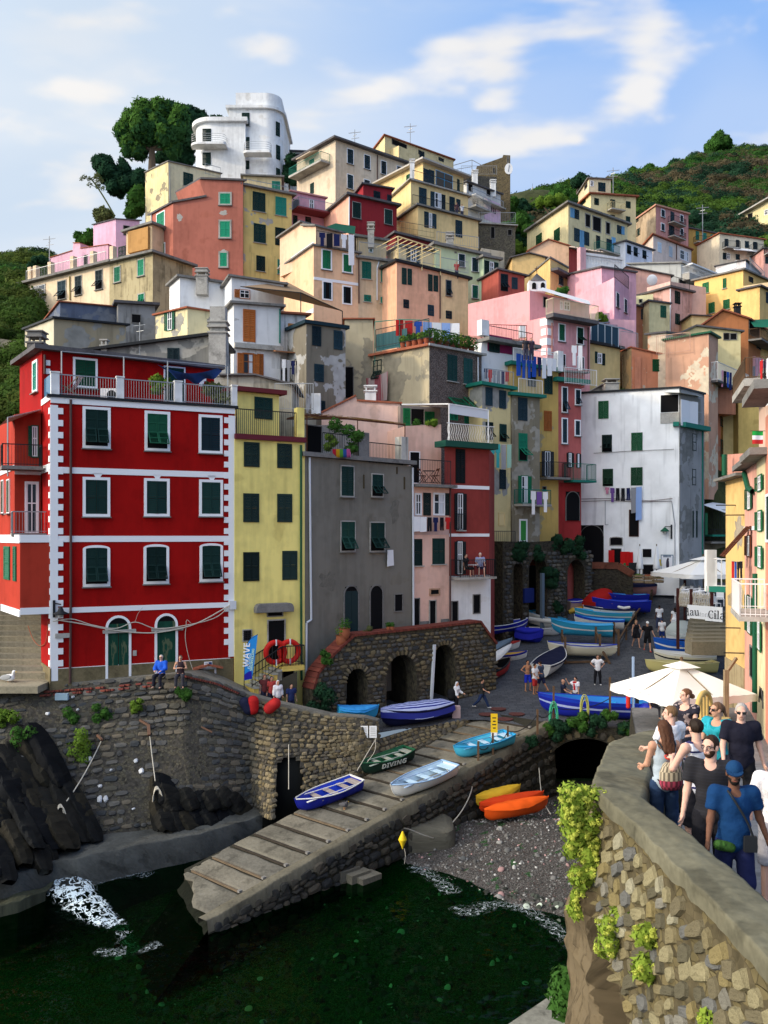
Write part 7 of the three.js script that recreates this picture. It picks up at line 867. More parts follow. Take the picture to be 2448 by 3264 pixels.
$s('rowing_boat','slim navy and white striped boat between the fendered boat and a light blue one',pp(790,715),pp(475,700),{$r:'white',$J:'navy',$w:'white',rim:'navy',$u:1.3,depth:.5,lift:.4});
$s('rowing_boat','light blue boat with pale stripe above the blue and white one on the rack',pp(770,745),pp(420,725),{$r:[.05,.36,.5],line:'white',$w:'cyan',rim:'sky',$u:1.4,depth:.6,lift:.35});
$s('rowing_boat','white boat with a broad royal blue top edge on the rack',pp(725,800),pp(415,775),{$r:'white',$J:[.02,.1,.5],$w:'sky',rim:'blue',$u:1.5,depth:.6,lift:.4});
$s('rowing_boat','turquoise blue boat with white band on the upper level of the wooden rack',pp(650,885),pp(268,860),{$r:[.03,.3,.5],line:'white',$w:'sky',rim:'sky',$Z:'sky',$u:1.6,depth:.75,lift:.75});
$s('rowing_boat','cream double ended boat with blue rim on the lower level of the wooden rack',pp(680,960),pp(250,950),{$r:'cream',$J:'white',$w:[.3,.33,.3],rim:'blue',$Z:'white',double:1,$u:1.5,depth:.65,oars:'white',lift:.25});
$s('covered_boat','white boat under a navy cover beside the group of three boys',pp(190,1085),pp(325,975),{$r:'white',$B:[.01,.012,.035],showRim:1,$u:1.7,depth:.7,hump:.22,lift:.1});
let big=$s('fishing_boat','large royal blue fishing boat with outboard motor above the tunnel',$i(9,905,1345),$i(9,325,1320),{$r:'deep',$J:'blue',$w:[.02,.2,.6],rim:'blue',$Z:'sky',$u:1.9,depth:.9,floor:[.03,.2,.5],line:[.35,.42,.7],L:6.4});
let pr2=(x,y)=>$i(9,x,y);
$s('covered_boat','boat under a pale grey ribbed cover near the restaurant steps',pr2(1210,850),pr2(1010,865),{$r:'white',$B:[.38,.42,.41],$u:2.1,depth:.75,hump:.85,drop:.2});
$s('rowing_boat','bright blue boat with white band right of the lane below the restaurant',pr2(1395,925),pr2(940,925),{$r:[.01,.09,.42],line:'white',$w:'navy',rim:[.01,.1,.45],$u:1.7,depth:.85});
$s('rowing_boat','low white plastic boat between the bright blue and the pale yellow boat',pr2(1310,1000),pr2(935,985),{$r:'cream',$J:'white',$w:'white',rim:'white',line:'black',$u:1.6,depth:.7});
$s('rowing_boat','pale yellow boat partly behind the big white parasol',pr2(1320,1040),pr2(885,1040),{$r:[.6,.52,.2],$w:[.6,.54,.26],rim:[.62,.55,.25],$u:1.5,depth:.6});
$s('rowing_boat','white boat with a dark red band behind the diners under the big parasol',pr2(1310,1245),pr2(785,1215),{$r:'cream',$J:'wine',$w:'cream',rim:'white',$u:1.9,depth:.9});
{let k=(a,b,c,d,h)=>{let p=at(P(11,a,b),h),q=at(P(12,c,d),h);return[p,q];};let y=(x,yy,t,hh)=>onY(P(t,x,yy),hh);$s('sea_kayak','bright orange kayak lying on the pebble beach',y(1480,345,11,.85),y(215,275,12,.85),{cat:'kayak',$r:'orange',$B:[.75,.1,.01],double:1,$u:.95,depth:.45,hump:.22,drop:.02});$s('sea_kayak','red-orange kayak behind the bright orange kayak on the beach',y(1455,315,11,.95).add(v_(0,0,-.45)),y(195,250,12,.95).add(v_(0,0,-.45)),{cat:'kayak',$r:[.6,.05,.01],$B:[.6,.05,.01],double:1,$u:.85,depth:.4,hump:.2});$s('sea_kayak','yellow kayak at the back of the three on the beach',y(1440,300,11,1).add(v_(0,0,-.95)),y(60,235,12,1).add(v_(0,0,-.95)),{cat:'kayak',$r:[.65,.4,.03],$B:[.65,.4,.03],double:1,$u:.8,depth:.45,hump:.2});}
{
let g=$c('boat_rack','weathered timber rack holding two boats above each other','rack',pp(460,960)),o=g.position,b=(a,c,w=.12)=>b_().bar(a.clone().sub(o),c.clone().sub(o),w).mesh('beam',C.wood,g),up=(v,h)=>v.clone().setY(v.y+h);
for(let[x,y]of[[345,985],[570,965],[690,930]]){let p=pp(x,y);b(p,up(p,1.7));let q=p.clone().add(v_(.1,0,-1.5));q.y=plazaY(-q.z);b(q,up(q,1.7));b(up(p,1.35),up(q,1.35));}b(up(pp(345,985),.1),up(pp(620,975),.1));b(up(pp(570,965),.9),pp(635,985));
let g2=$c('boat_rail','long timber and chain rail along the lane edge beside the boat rack','rail',pp(690,870)),o2=g2.position,pts=[[690,920],[740,830],[800,740],[860,660],[905,590],[935,500]].map(a=>pp(...a));pts.forEach((p,i)=>{b_().bar(p.clone().sub(o2),up(p,1).sub(o2),.12).mesh('post',C.wood,g2);if(i){b_().bar(up(pts[i-1],.85).sub(o2),up(p,.85).sub(o2),.1).mesh('rail',C.wood,g2);b_().tube(sag(up(pts[i-1],.6),up(p,.6),.2).map(v=>v.sub(o2)),.03,5).mesh('chain',C.$p,g2);}});
}
{let p=$i(9,810,1335),g=$c('outboard_motor','black outboard motor on the stern of the large blue fishing boat','outboard motor',p.clone().setY(p.y+.7));b_().box(0,.55,0,.5,.4,.36,M4(0,0,0,0,0,.2)).mesh('cowling',C.$p,g);b_().box(0,.1,0,.16,.7,.2).box(0,-.35,.05,.1,.4,.3).mesh('shaft',C.$p,g);b_().bar(v_(-.2,.6,0),v_(-.8,.7,.1),.05).mesh('tiller',C.$p,g);let q=$i(9,880,1372),br=$c('blue_barrel','deep blue plastic barrel behind the outboard motor','barrel',q);mesh('body',new TH.LatheGeometry([[0,0],[.36,0],[.42,.1],[.4,.5],[.44,.85],[.3,1.0],[0,1.02]].map(v=>new TH.Vector2(...v)),20),bm('deep'),br);let pl=at(P(9,785,1455),40),g2=$c('blue_pole','slim pale blue pole with a red fire extinguisher near the bridge','pole',pl);b_().bar(v_(0,0,0),v_(0,3.6,0),.09).mesh('shaft',pm([.3,.42,.62],.5),g2);mesh('extinguisher',new TH.CapsuleGeometry(.1,.8,4,10),pm([.5,.03,.02],.4),g2).position.set(-.22,1.75,0);}
// --- people
function sdfMesh(f,lo,hi,h){
let nx=Math.ceil((hi.x-lo.x)/h)+1,ny=Math.ceil((hi.y-lo.y)/h)+1,nz=Math.ceil((hi.z-lo.z)/h)+1,g=new Float32Array(nx*ny*nz),id=(i,j,k)=>(k*ny+j)*nx+i;
for(let k=0;k<nz;k++)for(let j=0;j<ny;j++)for(let i=0;i<nx;i++)g[id(i,j,k)]=f(lo.x+i*h,lo.y+j*h,lo.z+k*h);
let vi=new Int32Array(nx*ny*nz).fill(-1),pos=[],idx=[];
for(let k=0;k<nz-1;k++)for(let j=0;j<ny-1;j++)for(let i=0;i<nx-1;i++){
let n=0,x=0,y=0,z=0;let v=[];for(let c=0;c<8;c++)v.push(g[id(i+(c&1),j+(c>>1&1),k+(c>>2))]);
let neg=0;for(let q of v)if(q<0)neg++;if(!neg||neg===8)continue;
for(let a=0;a<8;a++)for(let s of[1,2,4]){let b=a|s;if(b===a||(v[a]<0)===(v[b]<0))continue;let t=v[a]/(v[a]-v[b]);x+=(a&1)+((b&1)-(a&1))*t;y+=(a>>1&1)+((b>>1&1)-(a>>1&1))*t;z+=(a>>2)+((b>>2)-(a>>2))*t;n++;}
vi[id(i,j,k)]=pos.length/3;pos.push(lo.x+(i+x/n)*h,lo.y+(j+y/n)*h,lo.z+(k+z/n)*h);
}
let q=(a,b,c,d,fl)=>{if(a<0||b<0||c<0||d<0)return;if(fl)idx.push(a,b,c,a,c,d);else idx.push(a,c,b,a,d,c);};
for(let k=1;k<nz-1;k++)for(let j=1;j<ny-1;j++)for(let i=1;i<nx-1;i++){let a=g[id(i,j,k)]<0;if(a!==g[id(i+1,j,k)]<0)q(vi[id(i,j-1,k-1)],vi[id(i,j,k-1)],vi[id(i,j,k)],vi[id(i,j-1,k)],a);if(a!==g[id(i,j+1,k)]<0)q(vi[id(i-1,j,k-1)],vi[id(i-1,j,k)],vi[id(i,j,k)],vi[id(i,j,k-1)],a);if(a!==g[id(i,j,k+1)]<0)q(vi[id(i-1,j-1,k)],vi[id(i,j-1,k)],vi[id(i,j,k)],vi[id(i-1,j,k)],a);}
let geo=new TH.BufferGeometry();geo.setAttribute('position',new TH.Float32BufferAttribute(pos,3));let uv=[];for(let i=0;i<pos.length;i+=3)uv.push(pos[i],pos[i+1]);geo.setAttribute('uv',new TH.Float32BufferAttribute(uv,2));geo.setIndex(idx);geo.computeVertexNormals();return geo;
}
let cap=(a,b,ra,rb,cut)=>({a,b,ra,rb,d:b.clone().sub(a),l2:b.distanceToSquared(a)||1e-9,cut});
let ell=(c,r,q)=>({c,r,q:q?q.clone().invert():null});
let tv=v_();
function prim(p,x,y,z){
if(p.c){tv.set(x-p.c.x,y-p.c.y,z-p.c.z);if(p.q)tv.applyQuaternion(p.q);let k0=Math.hypot(tv.x/p.r.x,tv.y/p.r.y,tv.z/p.r.z),k1=Math.hypot(tv.x/(p.r.x*p.r.x),tv.y/(p.r.y*p.r.y),tv.z/(p.r.z*p.r.z));return k1<1e-9?-p.r.x:k0*(k0-1)/k1;}
let ax=x-p.a.x,ay=y-p.a.y,az=z-p.a.z;let t=(ax*p.d.x+ay*p.d.y+az*p.d.z)/p.l2;let tc=Math.min(1,Math.max(0,t));let d=Math.hypot(ax-p.d.x*tc,ay-p.d.y*tc,az-p.d.z*tc)-(p.ra+(p.rb-p.ra)*tc);if(p.cut&&t>1)d=Math.max(d,(t-1)*Math.sqrt(p.l2));return d;
}
function field(ps,k,grow=0,clip){return(x,y,z)=>{let d=9;for(let p of ps){let e=prim(p,x,y,z);if(k&&Math.abs(d-e)<k){let h=k-Math.abs(d-e);d=Math.min(d,e)-h*h/(4*k);}else if(e<d)d=e;}d-=grow;return clip?Math.max(d,clip(x,y,z)):d;};}
function bounds(ps,m){let lo=v_(9,9,9),hi=v_(-9,-9,-9);for(let p of ps)for(let[c,r]of p.c?[[p.c,Math.max(p.r.x,p.r.y,p.r.z)]]:[[p.a,p.ra],[p.b,p.rb]]){lo.min(c.clone().subScalar(r+m));hi.max(c.clone().addScalar(r+m));}return[lo,hi];}
let skinM=c=>pm(c,.6,null,null,{sheen:.2}),cloth=c=>pm(c,.9,null,['fine',.012]);
function $R(label,pos,yaw,H,o={}){
let g=$c('person',label,'person',pos,yaw,o.group),h=H,far=o.far,cell=o.cell||(far?.04:.019),$y=skinM(o.$y||[.5,.29,.2]),fem=o.fem?.9:1,wd=(o.wide||1)*fem;
let sit=o.sit,lean=o.lean||0,hipY=sit?(o.seatH??.48)+.09:h*.525,rot=(v,a)=>v.applyAxisAngle(v_(1,0,0),a),up=(y,z=0,x=0)=>rot(v_(x,y,z),lean).add(v_(0,hipY,0));
let shY=h*.29,neckY=h*.318,headY=h*.41,shW=h*.112*wd;
let down=(p,ab,s)=>v_(s*Math.sin(ab),-Math.cos(p)*Math.cos(ab),Math.sin(p)*Math.cos(ab));
let $C=[1,-1].map((s,i)=>{let L=(sit?{p:1.45,k:1.4,ab:.12}:{p:0,k:.04,ab:.05,...(o.$C||[])[i]}),hip=v_(s*h*.052,hipY-.02,0),td=down(L.p,L.ab??.05,s),knee=hip.clone().aS(td,h*.247),sd=down(L.p-L.k,(L.ab??.05)*.4,s),ank=knee.clone().aS(sd,h*.245);return{hip,knee,ank,s};});
if(!sit){let mn=Math.min($C[0].ank.y,$C[1].ank.y)-h*.045;for(let l of $C)for(let k of['hip','knee','ank'])l[k].y-=mn;g.userData.dy=mn;var dy=-mn;}else dy=0;
let U=(y,z,x)=>up(y,z,x).add(v_(0,dy,0));
let $A=[1,-1].map((s,i)=>{let A={p:0,ab:.14,e:.25,in:0,...(o.$A||[])[i]},sh=U(shY,-.01,s*shW),ud=rot(down(A.p,A.ab,s),0),el=sh.clone().aS(ud,h*.172),fd=down(A.p+A.e,A.ab,s);fd.applyAxisAngle(v_(0,1,0),-s*A.in).normalize();let wr=el.clone().aS(fd,h*.145);return{sh,el,wr,fd,s,A};});
let R0=h/1.75,w=wd*(o.stout||1);
let torso=[ell(U(h*.215,.005),v_(.155*w*R0,.17*R0,.105*(o.stout||1)*R0)),ell(U(h*.09,.012),v_(.138*w*R0,.15*R0,.1*(o.stout||1)*R0)),ell(U(-.005,-.01),v_(.155*w*R0/fem,.12*R0,.115*R0)),cap(U(shY-.01,-.01,shW*.95),U(shY-.01,-.01,-shW*.95),.058*R0,.058*R0),cap(U(h*.27,-.02),U(neckY+.02,-.005),.075*R0,.055*R0)];
if(o.fem)for(let s of[1,-1])torso.push(ell(U(h*.235,.075,s*.07*R0),v_(.062,.062,.058).multiplyScalar(R0)));
let limbs=[];for(let l of $C){limbs.push(cap(l.hip,l.knee,.086*R0,.056*R0),cap(l.knee,l.ank,.056*R0,.036*R0),cap(l.ank.clone().add(v_(0,-.03*R0,-.03)),l.ank.clone().add(v_(l.s*.02,-.045*R0,.13*R0)),.037*R0,.03*R0));}
for(let a of $A)limbs.push(cap(a.sh,a.el,.052*R0*w,.04*R0),cap(a.el,a.wr,.041*R0,.026*R0));
let hc=U(headY,.012),hq=new TH.Quaternion().setFromEuler(new TH.Euler(o.nod||0,o.look||0,o.tilt||0,'YXZ')),hp=(x,y,z)=>v_(x,y,z).multiplyScalar(R0).applyQuaternion(hq).add(hc),he=(x,y,z,a,b,c)=>ell(hp(x,y,z),v_(a,b,c).multiplyScalar(R0),hq);
let head=[he(0,.025,-.012,.077,.092,.096),he(0,-.045,.022,.058,.07,.066),he(0,-.085,.045,.034,.028,.03),cap(hp(0,.018,.085),hp(0,-.022,.108),.011*R0,.016*R0),cap(hp(-.04,.028,.077),hp(.04,.028,.077),.014*R0,.014*R0),cap(hp(-.02,-.052,.083),hp(.02,-.052,.083),.009*R0,.009*R0),he(.078,-.008,-.005,.012,.032,.02),he(-.078,-.008,-.005,.012,.032,.02),cap(hp(0,-.06,-.02),U(neckY-.02,-.005),.055*R0,.06*R0)];
let all=[...torso,...limbs];
let geos=[];{let[lo,hi]=bounds(all,.05);geos.push(sdfMesh(field(all,.028),lo,hi,cell));}{let[lo,hi]=bounds(head,.03);geos.push(sdfMesh(field(head,.018),lo,hi,far?.022:.008));}
for(let a of $A){let f=a.fd.clone().normalize(),side=v_(0,0,1).aS(f,-f.z).normalize(),nrm=v_().crossVectors(f,side).multiplyScalar(a.s),q=(al,sd,nn)=>a.wr.clone().aS(f,al*R0).aS(side,sd*R0).aS(nrm,nn*R0),cu=a.A.curl??.5;let ps=[cap(q(-.01,0,0),q(.03,0,0),.026*R0,.028*R0),cap(q(.045,.02,0),q(.08,.026,0),.021*R0,.017*R0),cap(q(.045,-.015,0),q(.08,-.02,0),.021*R0,.016*R0),cap(q(.06,-.022,0),q(.06,.024,0),.016*R0,.016*R0)];[[.032,.068],[.011,.078],[-.011,.072],[-.03,.056]].forEach(([s,L])=>{let k1=q(.09,s,0),k2=q(.09+L*.5*Math.cos(cu*.5),s,-L*.5*Math.sin(cu*.5)),k3=q(.09+L*(.5*Math.cos(cu*.5)+.5*Math.cos(cu*1.6)),s*.9,-L*(.5*Math.sin(cu*.5)+.5*Math.sin(cu*1.6)));ps.push(cap(k1,k2,.0098*R0,.009*R0),cap(k2,k3,.009*R0,.0075*R0));});ps.push(cap(q(.025,.03,0),q(.06,.055,-.012),.013*R0,.011*R0),cap(q(.06,.055,-.012),q(.088,.056,-.03),.011*R0,.008*R0));let[lo,hi]=bounds(ps,.02);geos.push(sdfMesh(field(ps,far?.02:.007),lo,hi,far?.02:.0055));}
mesh('body',mergeGeometries(geos),$y,g);
let cl=(name,ps,grow,clip,m,k=.03,c2)=>{let[lo,hi]=bounds(ps,grow+.04);let ff=field(ps,k,grow,clip),fold=far?ff:name==='hair'?(x,y,z)=>{let d=ff(x,y,z);return d<.04?d+(fbm(x*70,y*14,z*70,2)-.45)*.018:d;}:grow<.01?ff:(x,y,z)=>{let d=ff(x,y,z);return Math.abs(d)<.05?d+(fbm(x*9,y*16+x*7,z*9,2)-.5)*.022:d;},ge=sdfMesh(fold,lo,hi,c2||cell*.95);return mesh(name,ge,m,g);};
let waist=U(-.02).y;
if(o.top){let t=o.top,sl=t.$P??.55,ps=torso.slice();if(sl>0)for(let a of $A){ps.push(cap(a.sh,a.sh.clone().lerp(a.el,Math.min(1,sl)),.05*R0*w,(.046+(sl<1?.008:0))*R0,1));if(sl>1)ps.push(cap(a.el,a.el.clone().lerp(a.wr,sl-1),.046*R0,.036*R0,1));}let hem=waist-(t.hem??.09),ny=U(t.neck??h*.312).y,sy=U(h*.2).y,sx=t.strap;if(t.dress)for(let l of $C)ps.push(cap(l.hip,l.hip.clone().lerp(l.knee,t.dress),.105*R0,.1*R0,1));cl(t.name||'shirt',ps,far?.036:.023,(x,y,z)=>Math.max(y-ny-Math.abs(x)*.25,t.dress?-9:hem-y,sx&&y>sy?Math.abs(x)-shW*sx:-9,t.scoop?(t.scoop*R0-Math.hypot(x*.9,y-U(neckY).y,(z+(t.back?.09:-.09))*1.2)):-9),t.tex||cloth(t.c),.045);}
if(o.$o){let b=o.$o,ps=[torso[2]],len=b.len??1;for(let l of $C){let t=Math.min(1,len*2);ps.push(cap(l.hip,l.hip.clone().lerp(l.knee,t),.09*R0,(b.skirt?.11:.078)*R0,len<=.5));if(len>.5)ps.push(cap(l.knee,l.knee.clone().lerp(l.ank,(len-.5)*2),.068*R0,.054*R0,1));}if(b.skirt)ps.push(cap($C[0].hip.clone().lerp($C[1].hip,.5),$C[0].hip.clone().lerp($C[1].knee,.5).lerp($C[0].knee,.3),.12*R0,.13*R0,1));cl(b.name||(b.skirt?'skirt':len<.6?'shorts':'trousers'),ps,.014,(x,y)=>y-waist-.05,cloth(b.c),.02);}
if(o.$q){let hs=o.$q,m=pm(hs.c,.55),q=hq.clone().invert(),loc=v_(),cut=(x,y,z)=>{loc.set(x,y,z).sub(hc).applyQuaternion(q).divideScalar(R0);let fr=Math.max(loc.z-.045-Math.max(0,loc.y-.06)*(hs.fringe??.9),(hs.low??-.03)-loc.y-Math.max(0,-loc.z)*.9);return fr*R0;};let ps=[he(0,.03,-.014,.084,.097,.104)];let clip=cut;if(hs.long){let L=hs.long,bz=-.085;ps.push(cap(hp(.045,.0,-.06),hp(.05,-L,bz-.03),.05*R0,.035*R0),cap(hp(-.045,.0,-.06),hp(-.05,-L,bz-.03),.05*R0,.035*R0),cap(hp(0,.0,-.075),hp(0,-L*1.1,bz-.045),.05*R0,.03*R0));clip=(x,y,z)=>{loc.set(x,y,z).sub(hc).applyQuaternion(q).divideScalar(R0);return Math.max(loc.z-.03-Math.max(0,loc.y-.05)*.9,loc.y<-.02?loc.z+.035:-9)*R0;};}if(hs.bun)ps.push(he(0,hs.bun,-.125,.045,.045,.045));if(hs.pony)ps.push(cap(hp(0,.03,-.11),hp(.01,-.1,-.15),.035*R0,.02*R0));cl('hair',ps,0,(x,y,z)=>{loc.set(x,y,z).sub(hc).applyQuaternion(q).divideScalar(R0);if(loc.z<-.1&&(hs.bun||hs.pony))return-9;return clip(x,y,z);},m,.02,far?.022:.009);}
let sphere=(name,x,y,z,a,b,c,m)=>{let s=mesh(name,new TH.SphereGeometry(1,10,8),m,g);s.position.copy(hp(x,y,z));s.scale.set(a*R0,b*R0,c*R0);s.quaternion.copy(hq);return s;};
if(!far||o.face){let dk=pm([.012,.01,.009],.3);for(let s of[1,-1]){sphere('eye',s*.031,.004,.079,.012,.007,.008,pm([.6,.58,.55],.3));sphere('iris',s*.031,.004,.085,.006,.0065,.004,dk);if(o.$q||o.brow){let b=sphere('eyebrow',s*.032,.026,.087,.018,.0045,.006,pm(o.brow||o.$q.c,.8));}}sphere('mouth',0,-.054,.0905,.022,.006,.006,pm([.3,.09,.075],.5));}
if(o.beard){let q=hq.clone().invert(),loc=v_();cl('beard',[he(0,-.045,.022,.061,.073,.069),he(0,-.085,.045,.038,.032,.034)],0,(x,y,z)=>{loc.set(x,y,z).sub(hc).applyQuaternion(q).divideScalar(R0);return Math.max(loc.y+.028+Math.max(0,.062-Math.abs(loc.x))*.1,-loc.z-.01,loc.y>-.066&&Math.abs(loc.x)<.03&&loc.y<-.045?.01:-9)*R0;},pm(o.beard,.8),.02,.008);}
if(o.glasses){let b=b_(),m4=new TH.Matrix4().compose(hc,hq,v_(R0,R0,R0));for(let s of[1,-1]){if(o.glasses==='sun')b.box(s*.034,.004,.094,.054,.034,.012);else{let t=new TH.TorusGeometry(.022,.003,5,14);t.translate(s*.032,.002,.094);b.geo(null,t);}b.bar(v_(s*.06,.01,.088),v_(s*.08,.012,-.01),.006);}b.bar(v_(-.012,.008,.098),v_(.012,.008,.098),.006);let me=b.mesh(o.glasses==='sun'?'sunglasses':'glasses',C.$p,g);me.applyMatrix4(m4);}
if(o.hat){let q=hq.clone().invert(),loc=v_();cl('cap',[he(0,.04,-.01,.09,.098,.108)],0,(x,y,z)=>{loc.set(x,y,z).sub(hc).applyQuaternion(q).divideScalar(R0);return(.035-loc.y)*R0;},cloth(o.hat),.01,.009);if(o.visor!==0){let v=mesh('visor',new TH.CylinderGeometry(.085,.088,.012,20,1,false,-Math.PI/2,Math.PI),cloth(o.hat),g);v.position.copy(hp(0,.045,.06));v.quaternion.copy(hq).multiply(new TH.Quaternion().setFromEuler(new TH.Euler(.2,0,0)));v.scale.set(R0,R0,R0*1.15);}}
if(!sit||o.shoe){let ps=[];for(let l of $C)ps.push(cap(l.ank.clone().add(v_(0,-.035*R0,-.035)),l.ank.clone().add(v_(l.s*.02,-.045*R0,.14*R0)),.043*R0,.036*R0));if(o.shoe)cl('shoes',ps,.004,null,cloth(o.shoe),.01);}
return{g,U,$A,$C,hp,hc,R0,shW,waist,h,cl,torso};
}
let Q=(x,y)=>[1980+x*468/1659,2200+y*468/1659];
let GY=8.88,near=(x,d)=>{let n=Q(x,0),p=at(n,d);p.y=GY+(d<11?0:.0);return p;};
let $N=[.5,.27,.18],skinL=[.62,.37,.28],skinD=[.14,.065,.04];
let texStripes=(a,b,per,th)=>{let k='st'+[a,b,per];if(mcache[k])return mcache[k];let t=tex(256,(u,v,o)=>{let w=(v*1)%1<th?a:b;for(let i=0;i<3;i++)o[i]=w[i];},true,1/per);return mcache[k]=new TH.MeshPhysicalMaterial({map:t,roughness:.9,side:TH.DoubleSide});};
{
let p1=$R('man in blue cap and blue T-shirt with a cross-body strap walking towards the viewpoint',near(1275,9.35),-.06,1.7,{$y:skinD,$q:{c:[.01,.009,.008]},hat:[.008,.04,.11],beard:[.012,.01,.009],top:{c:[.006,.035,.11],hem:.12,scoop:.075},$o:{c:[.012,.016,.06],len:.52},$C:[{p:.22,k:.1},{p:-.12,k:.3}],$A:[{p:-.1,ab:.3,e:.3},{p:.15,ab:.22,e:.25}],look:-.25,nod:.12,stout:1.08,shoe:[.05,.05,.05]});
{let b=b_(),q=(y,z,x)=>p1.U(y,z,x);b.tube([q(.55,-.02,-.1),q(.5,.11,-.07),q(.38,.15,.0),q(.2,.15,.1),q(.02,.12,.17)],.013,6,30);b.mesh('strap',C.$p,p1.g);mesh('waist_bag',new TH.CapsuleGeometry(.055,.12,6,12),pm([.05,.14,.03],.8,'rubble'),p1.g).position.copy(q(-.04,.1,-.13));p1.g.children[p1.g.children.length-1].rotation.z=1.4;mesh('pouch',new TH.BoxGeometry(.13,.16,.05),C.$p,p1.g).position.copy(q(.0,.14,.12));}
let p2=$R('bearded man with glasses in a black striped T-shirt looking left beside the parapet',near(1010,10.05),-.35,1.82,{$y:skinL,$q:{c:[.03,.016,.01],fringe:.5},beard:[.045,.022,.013],glasses:'clear',top:{tex:texStripes([.1,.1,.14],[.06,.055,.085],.035,.2),hem:.16,scoop:.08},$o:{c:[.012,.012,.016],len:.55},look:-.55,$C:[{p:-.1,k:.2},{p:.2,k:.1}],$A:[{p:-.1,ab:.15,e:.2},{p:.1,ab:.16,e:.15}],shoe:[.03,.03,.03]});b_().tube(sag(p2.$A[1].wr.clone().add(v_(0,-.08,.03)),p2.$A[1].wr.clone().add(v_(-.1,-.12,.06)),.1),.005,5).mesh('wrist_cord',C.rail,p2.g);
$R('man in a white and navy striped tank top seen from behind with folded arms',near(850,11.1),Math.PI+.45,1.78,{$y:skinL,$q:{c:[.02,.012,.008],low:-.05},top:{tex:texStripes([.07,.08,.3],[.78,.78,.8],.11,.22),$P:0,hem:.1,strap:.78,scoop:.1,back:1},$o:{c:[.012,.012,.016],len:.5},$A:[{p:.35,ab:.35,e:1.5,in:1.1},{p:.35,ab:.35,e:1.5,in:1.1}],look:-.3,shoe:[.05,.04,.04]});
let p4=$R('long haired woman with a patterned backpack leaning at the parapet, seen from behind',near(330,11.6).add(v_(.18,0,0)),Math.PI+.12,1.66,{fem:1,$y:$N,$q:{c:[.07,.03,.016],long:.3},top:{c:[.34,.4,.45],$P:0,hem:.14,strap:.8,scoop:.12,back:1},$o:{c:[.02,.04,.09],len:1},$A:[{p:.3,ab:.12,e:.9,in:.3},{p:.3,ab:.12,e:.9,in:.3}],nod:.25,shoe:[.1,.1,.1]});
{let q=(x,y,z)=>p4.U(y,z,x),L=new TH.LatheGeometry([[0,0],[.12,.01],[.155,.08],[.15,.22],[.11,.31],[.05,.36],[.075,.42],[0,.42]].map(v=>new TH.Vector2(...v)),18),t=tex(256,(u,v,o)=>{let row=Math.floor(v*9),z=Math.abs(((u*14+row*.5)%1)-.5),c=row<3?[.42,.05,.1]:row<6?[.5,.42,.3]:[.12,.08,.09];let k=z>.25?1:.35;o[0]=Math.sqrt(c[0]*k);o[1]=Math.sqrt(c[1]*k);o[2]=Math.sqrt(c[2]*k);},true);let m=mesh('backpack',L,new TH.MeshPhysicalMaterial({map:t,roughness:.9,side:TH.DoubleSide}),p4.g);m.position.copy(q(0,-.06,-.2));m.scale.set(1,1.05,.62);mesh('backpack_frill',new TH.TorusGeometry(.05,.025,8,16),pm([.55,.05,.03],.8),p4.g).position.copy(q(0,.36,-.18));p4.g.children[p4.g.children.length-1].rotation.x=1.4;let b=b_();for(let s of[1,-1])b.tube([q(s*.02,.33,-.17),q(s*.1,.5,-.11),q(s*.12,.53,.02),q(s*.13,.35,.12),q(s*.15,.1,.05),q(s*.1,.02,-.16)],.013,6,30);b.mesh('strap',C.$p,p4.g);}
let wt=near(560,14);wt.y=8.85;$R('man in a white T-shirt sitting on the parapet looking left, seen from behind',wt,Math.PI+.5,1.82,{sit:1,seatH:.5,$y:skinL,$q:{c:[.16,.09,.045],low:-.04},top:{c:[.72,.71,.75],hem:.1},$o:{c:[.02,.025,.04],len:.55},look:.8,$A:[{p:.35,ab:.2,e:.9,in:.5},{p:.35,ab:.2,e:.9,in:.5}]});
let wp=near(735,15.1);wp.y=9.0;$R('woman with tied back hair in a dark flowered top sitting beyond the white T-shirt man',wp,-.9,1.68,{sit:1,seatH:.5,fem:1,$y:skinL,$q:{c:[.14,.06,.03],bun:-.02},top:{tex:$E([.03,.028,.04],[.32,.25,.24],.4,950,.35),$P:.25,scoop:.11},$o:{c:[.03,.03,.04],len:.5},look:-.5,$A:[{p:.3,ab:.15,e:1.0,in:.6},{p:.3,ab:.15,e:1.0,in:.6}]});
let tb=near(1085,13.6);tb.y=8.75;$R('woman with sunglasses in a teal T-shirt walking left with her hair hanging back',tb,-.75,1.66,{fem:1,stout:1.08,$y:$N,$q:{c:[.13,.07,.04],pony:1,low:-.05},glasses:'sun',top:{tex:$E([.012,.26,.3],[.03,.34,.42],.5,951,.5),hem:.16,scoop:.1},$o:{c:[.02,.02,.03],len:1},look:-.65,$C:[{p:.2,k:.1},{p:-.15,k:.25}],$A:[{p:-.2,ab:.15,e:.4},{p:.25,ab:.15,e:.7}],shoe:[.05,.05,.05]});
let sg=near(1355,13);sg.y=8.74;$R('grey haired man with sunglasses in a black T-shirt and black shorts walking on the lane',sg,-.15,1.76,{stout:1.15,$y:skinL,$q:{c:[.36,.33,.3],fringe:.2,low:.0},glasses:'sun',top:{c:[.012,.012,.022],hem:.14,$P:.62},$o:{c:[.01,.01,.012],len:.42},look:-.2,nod:.12,$C:[{p:.12,k:.2},{p:-.1,k:.2}],$A:[{p:-.15,ab:.22,e:.3},{p:.2,ab:.24,e:.4,in:.3}],shoe:[.05,.05,.05]});
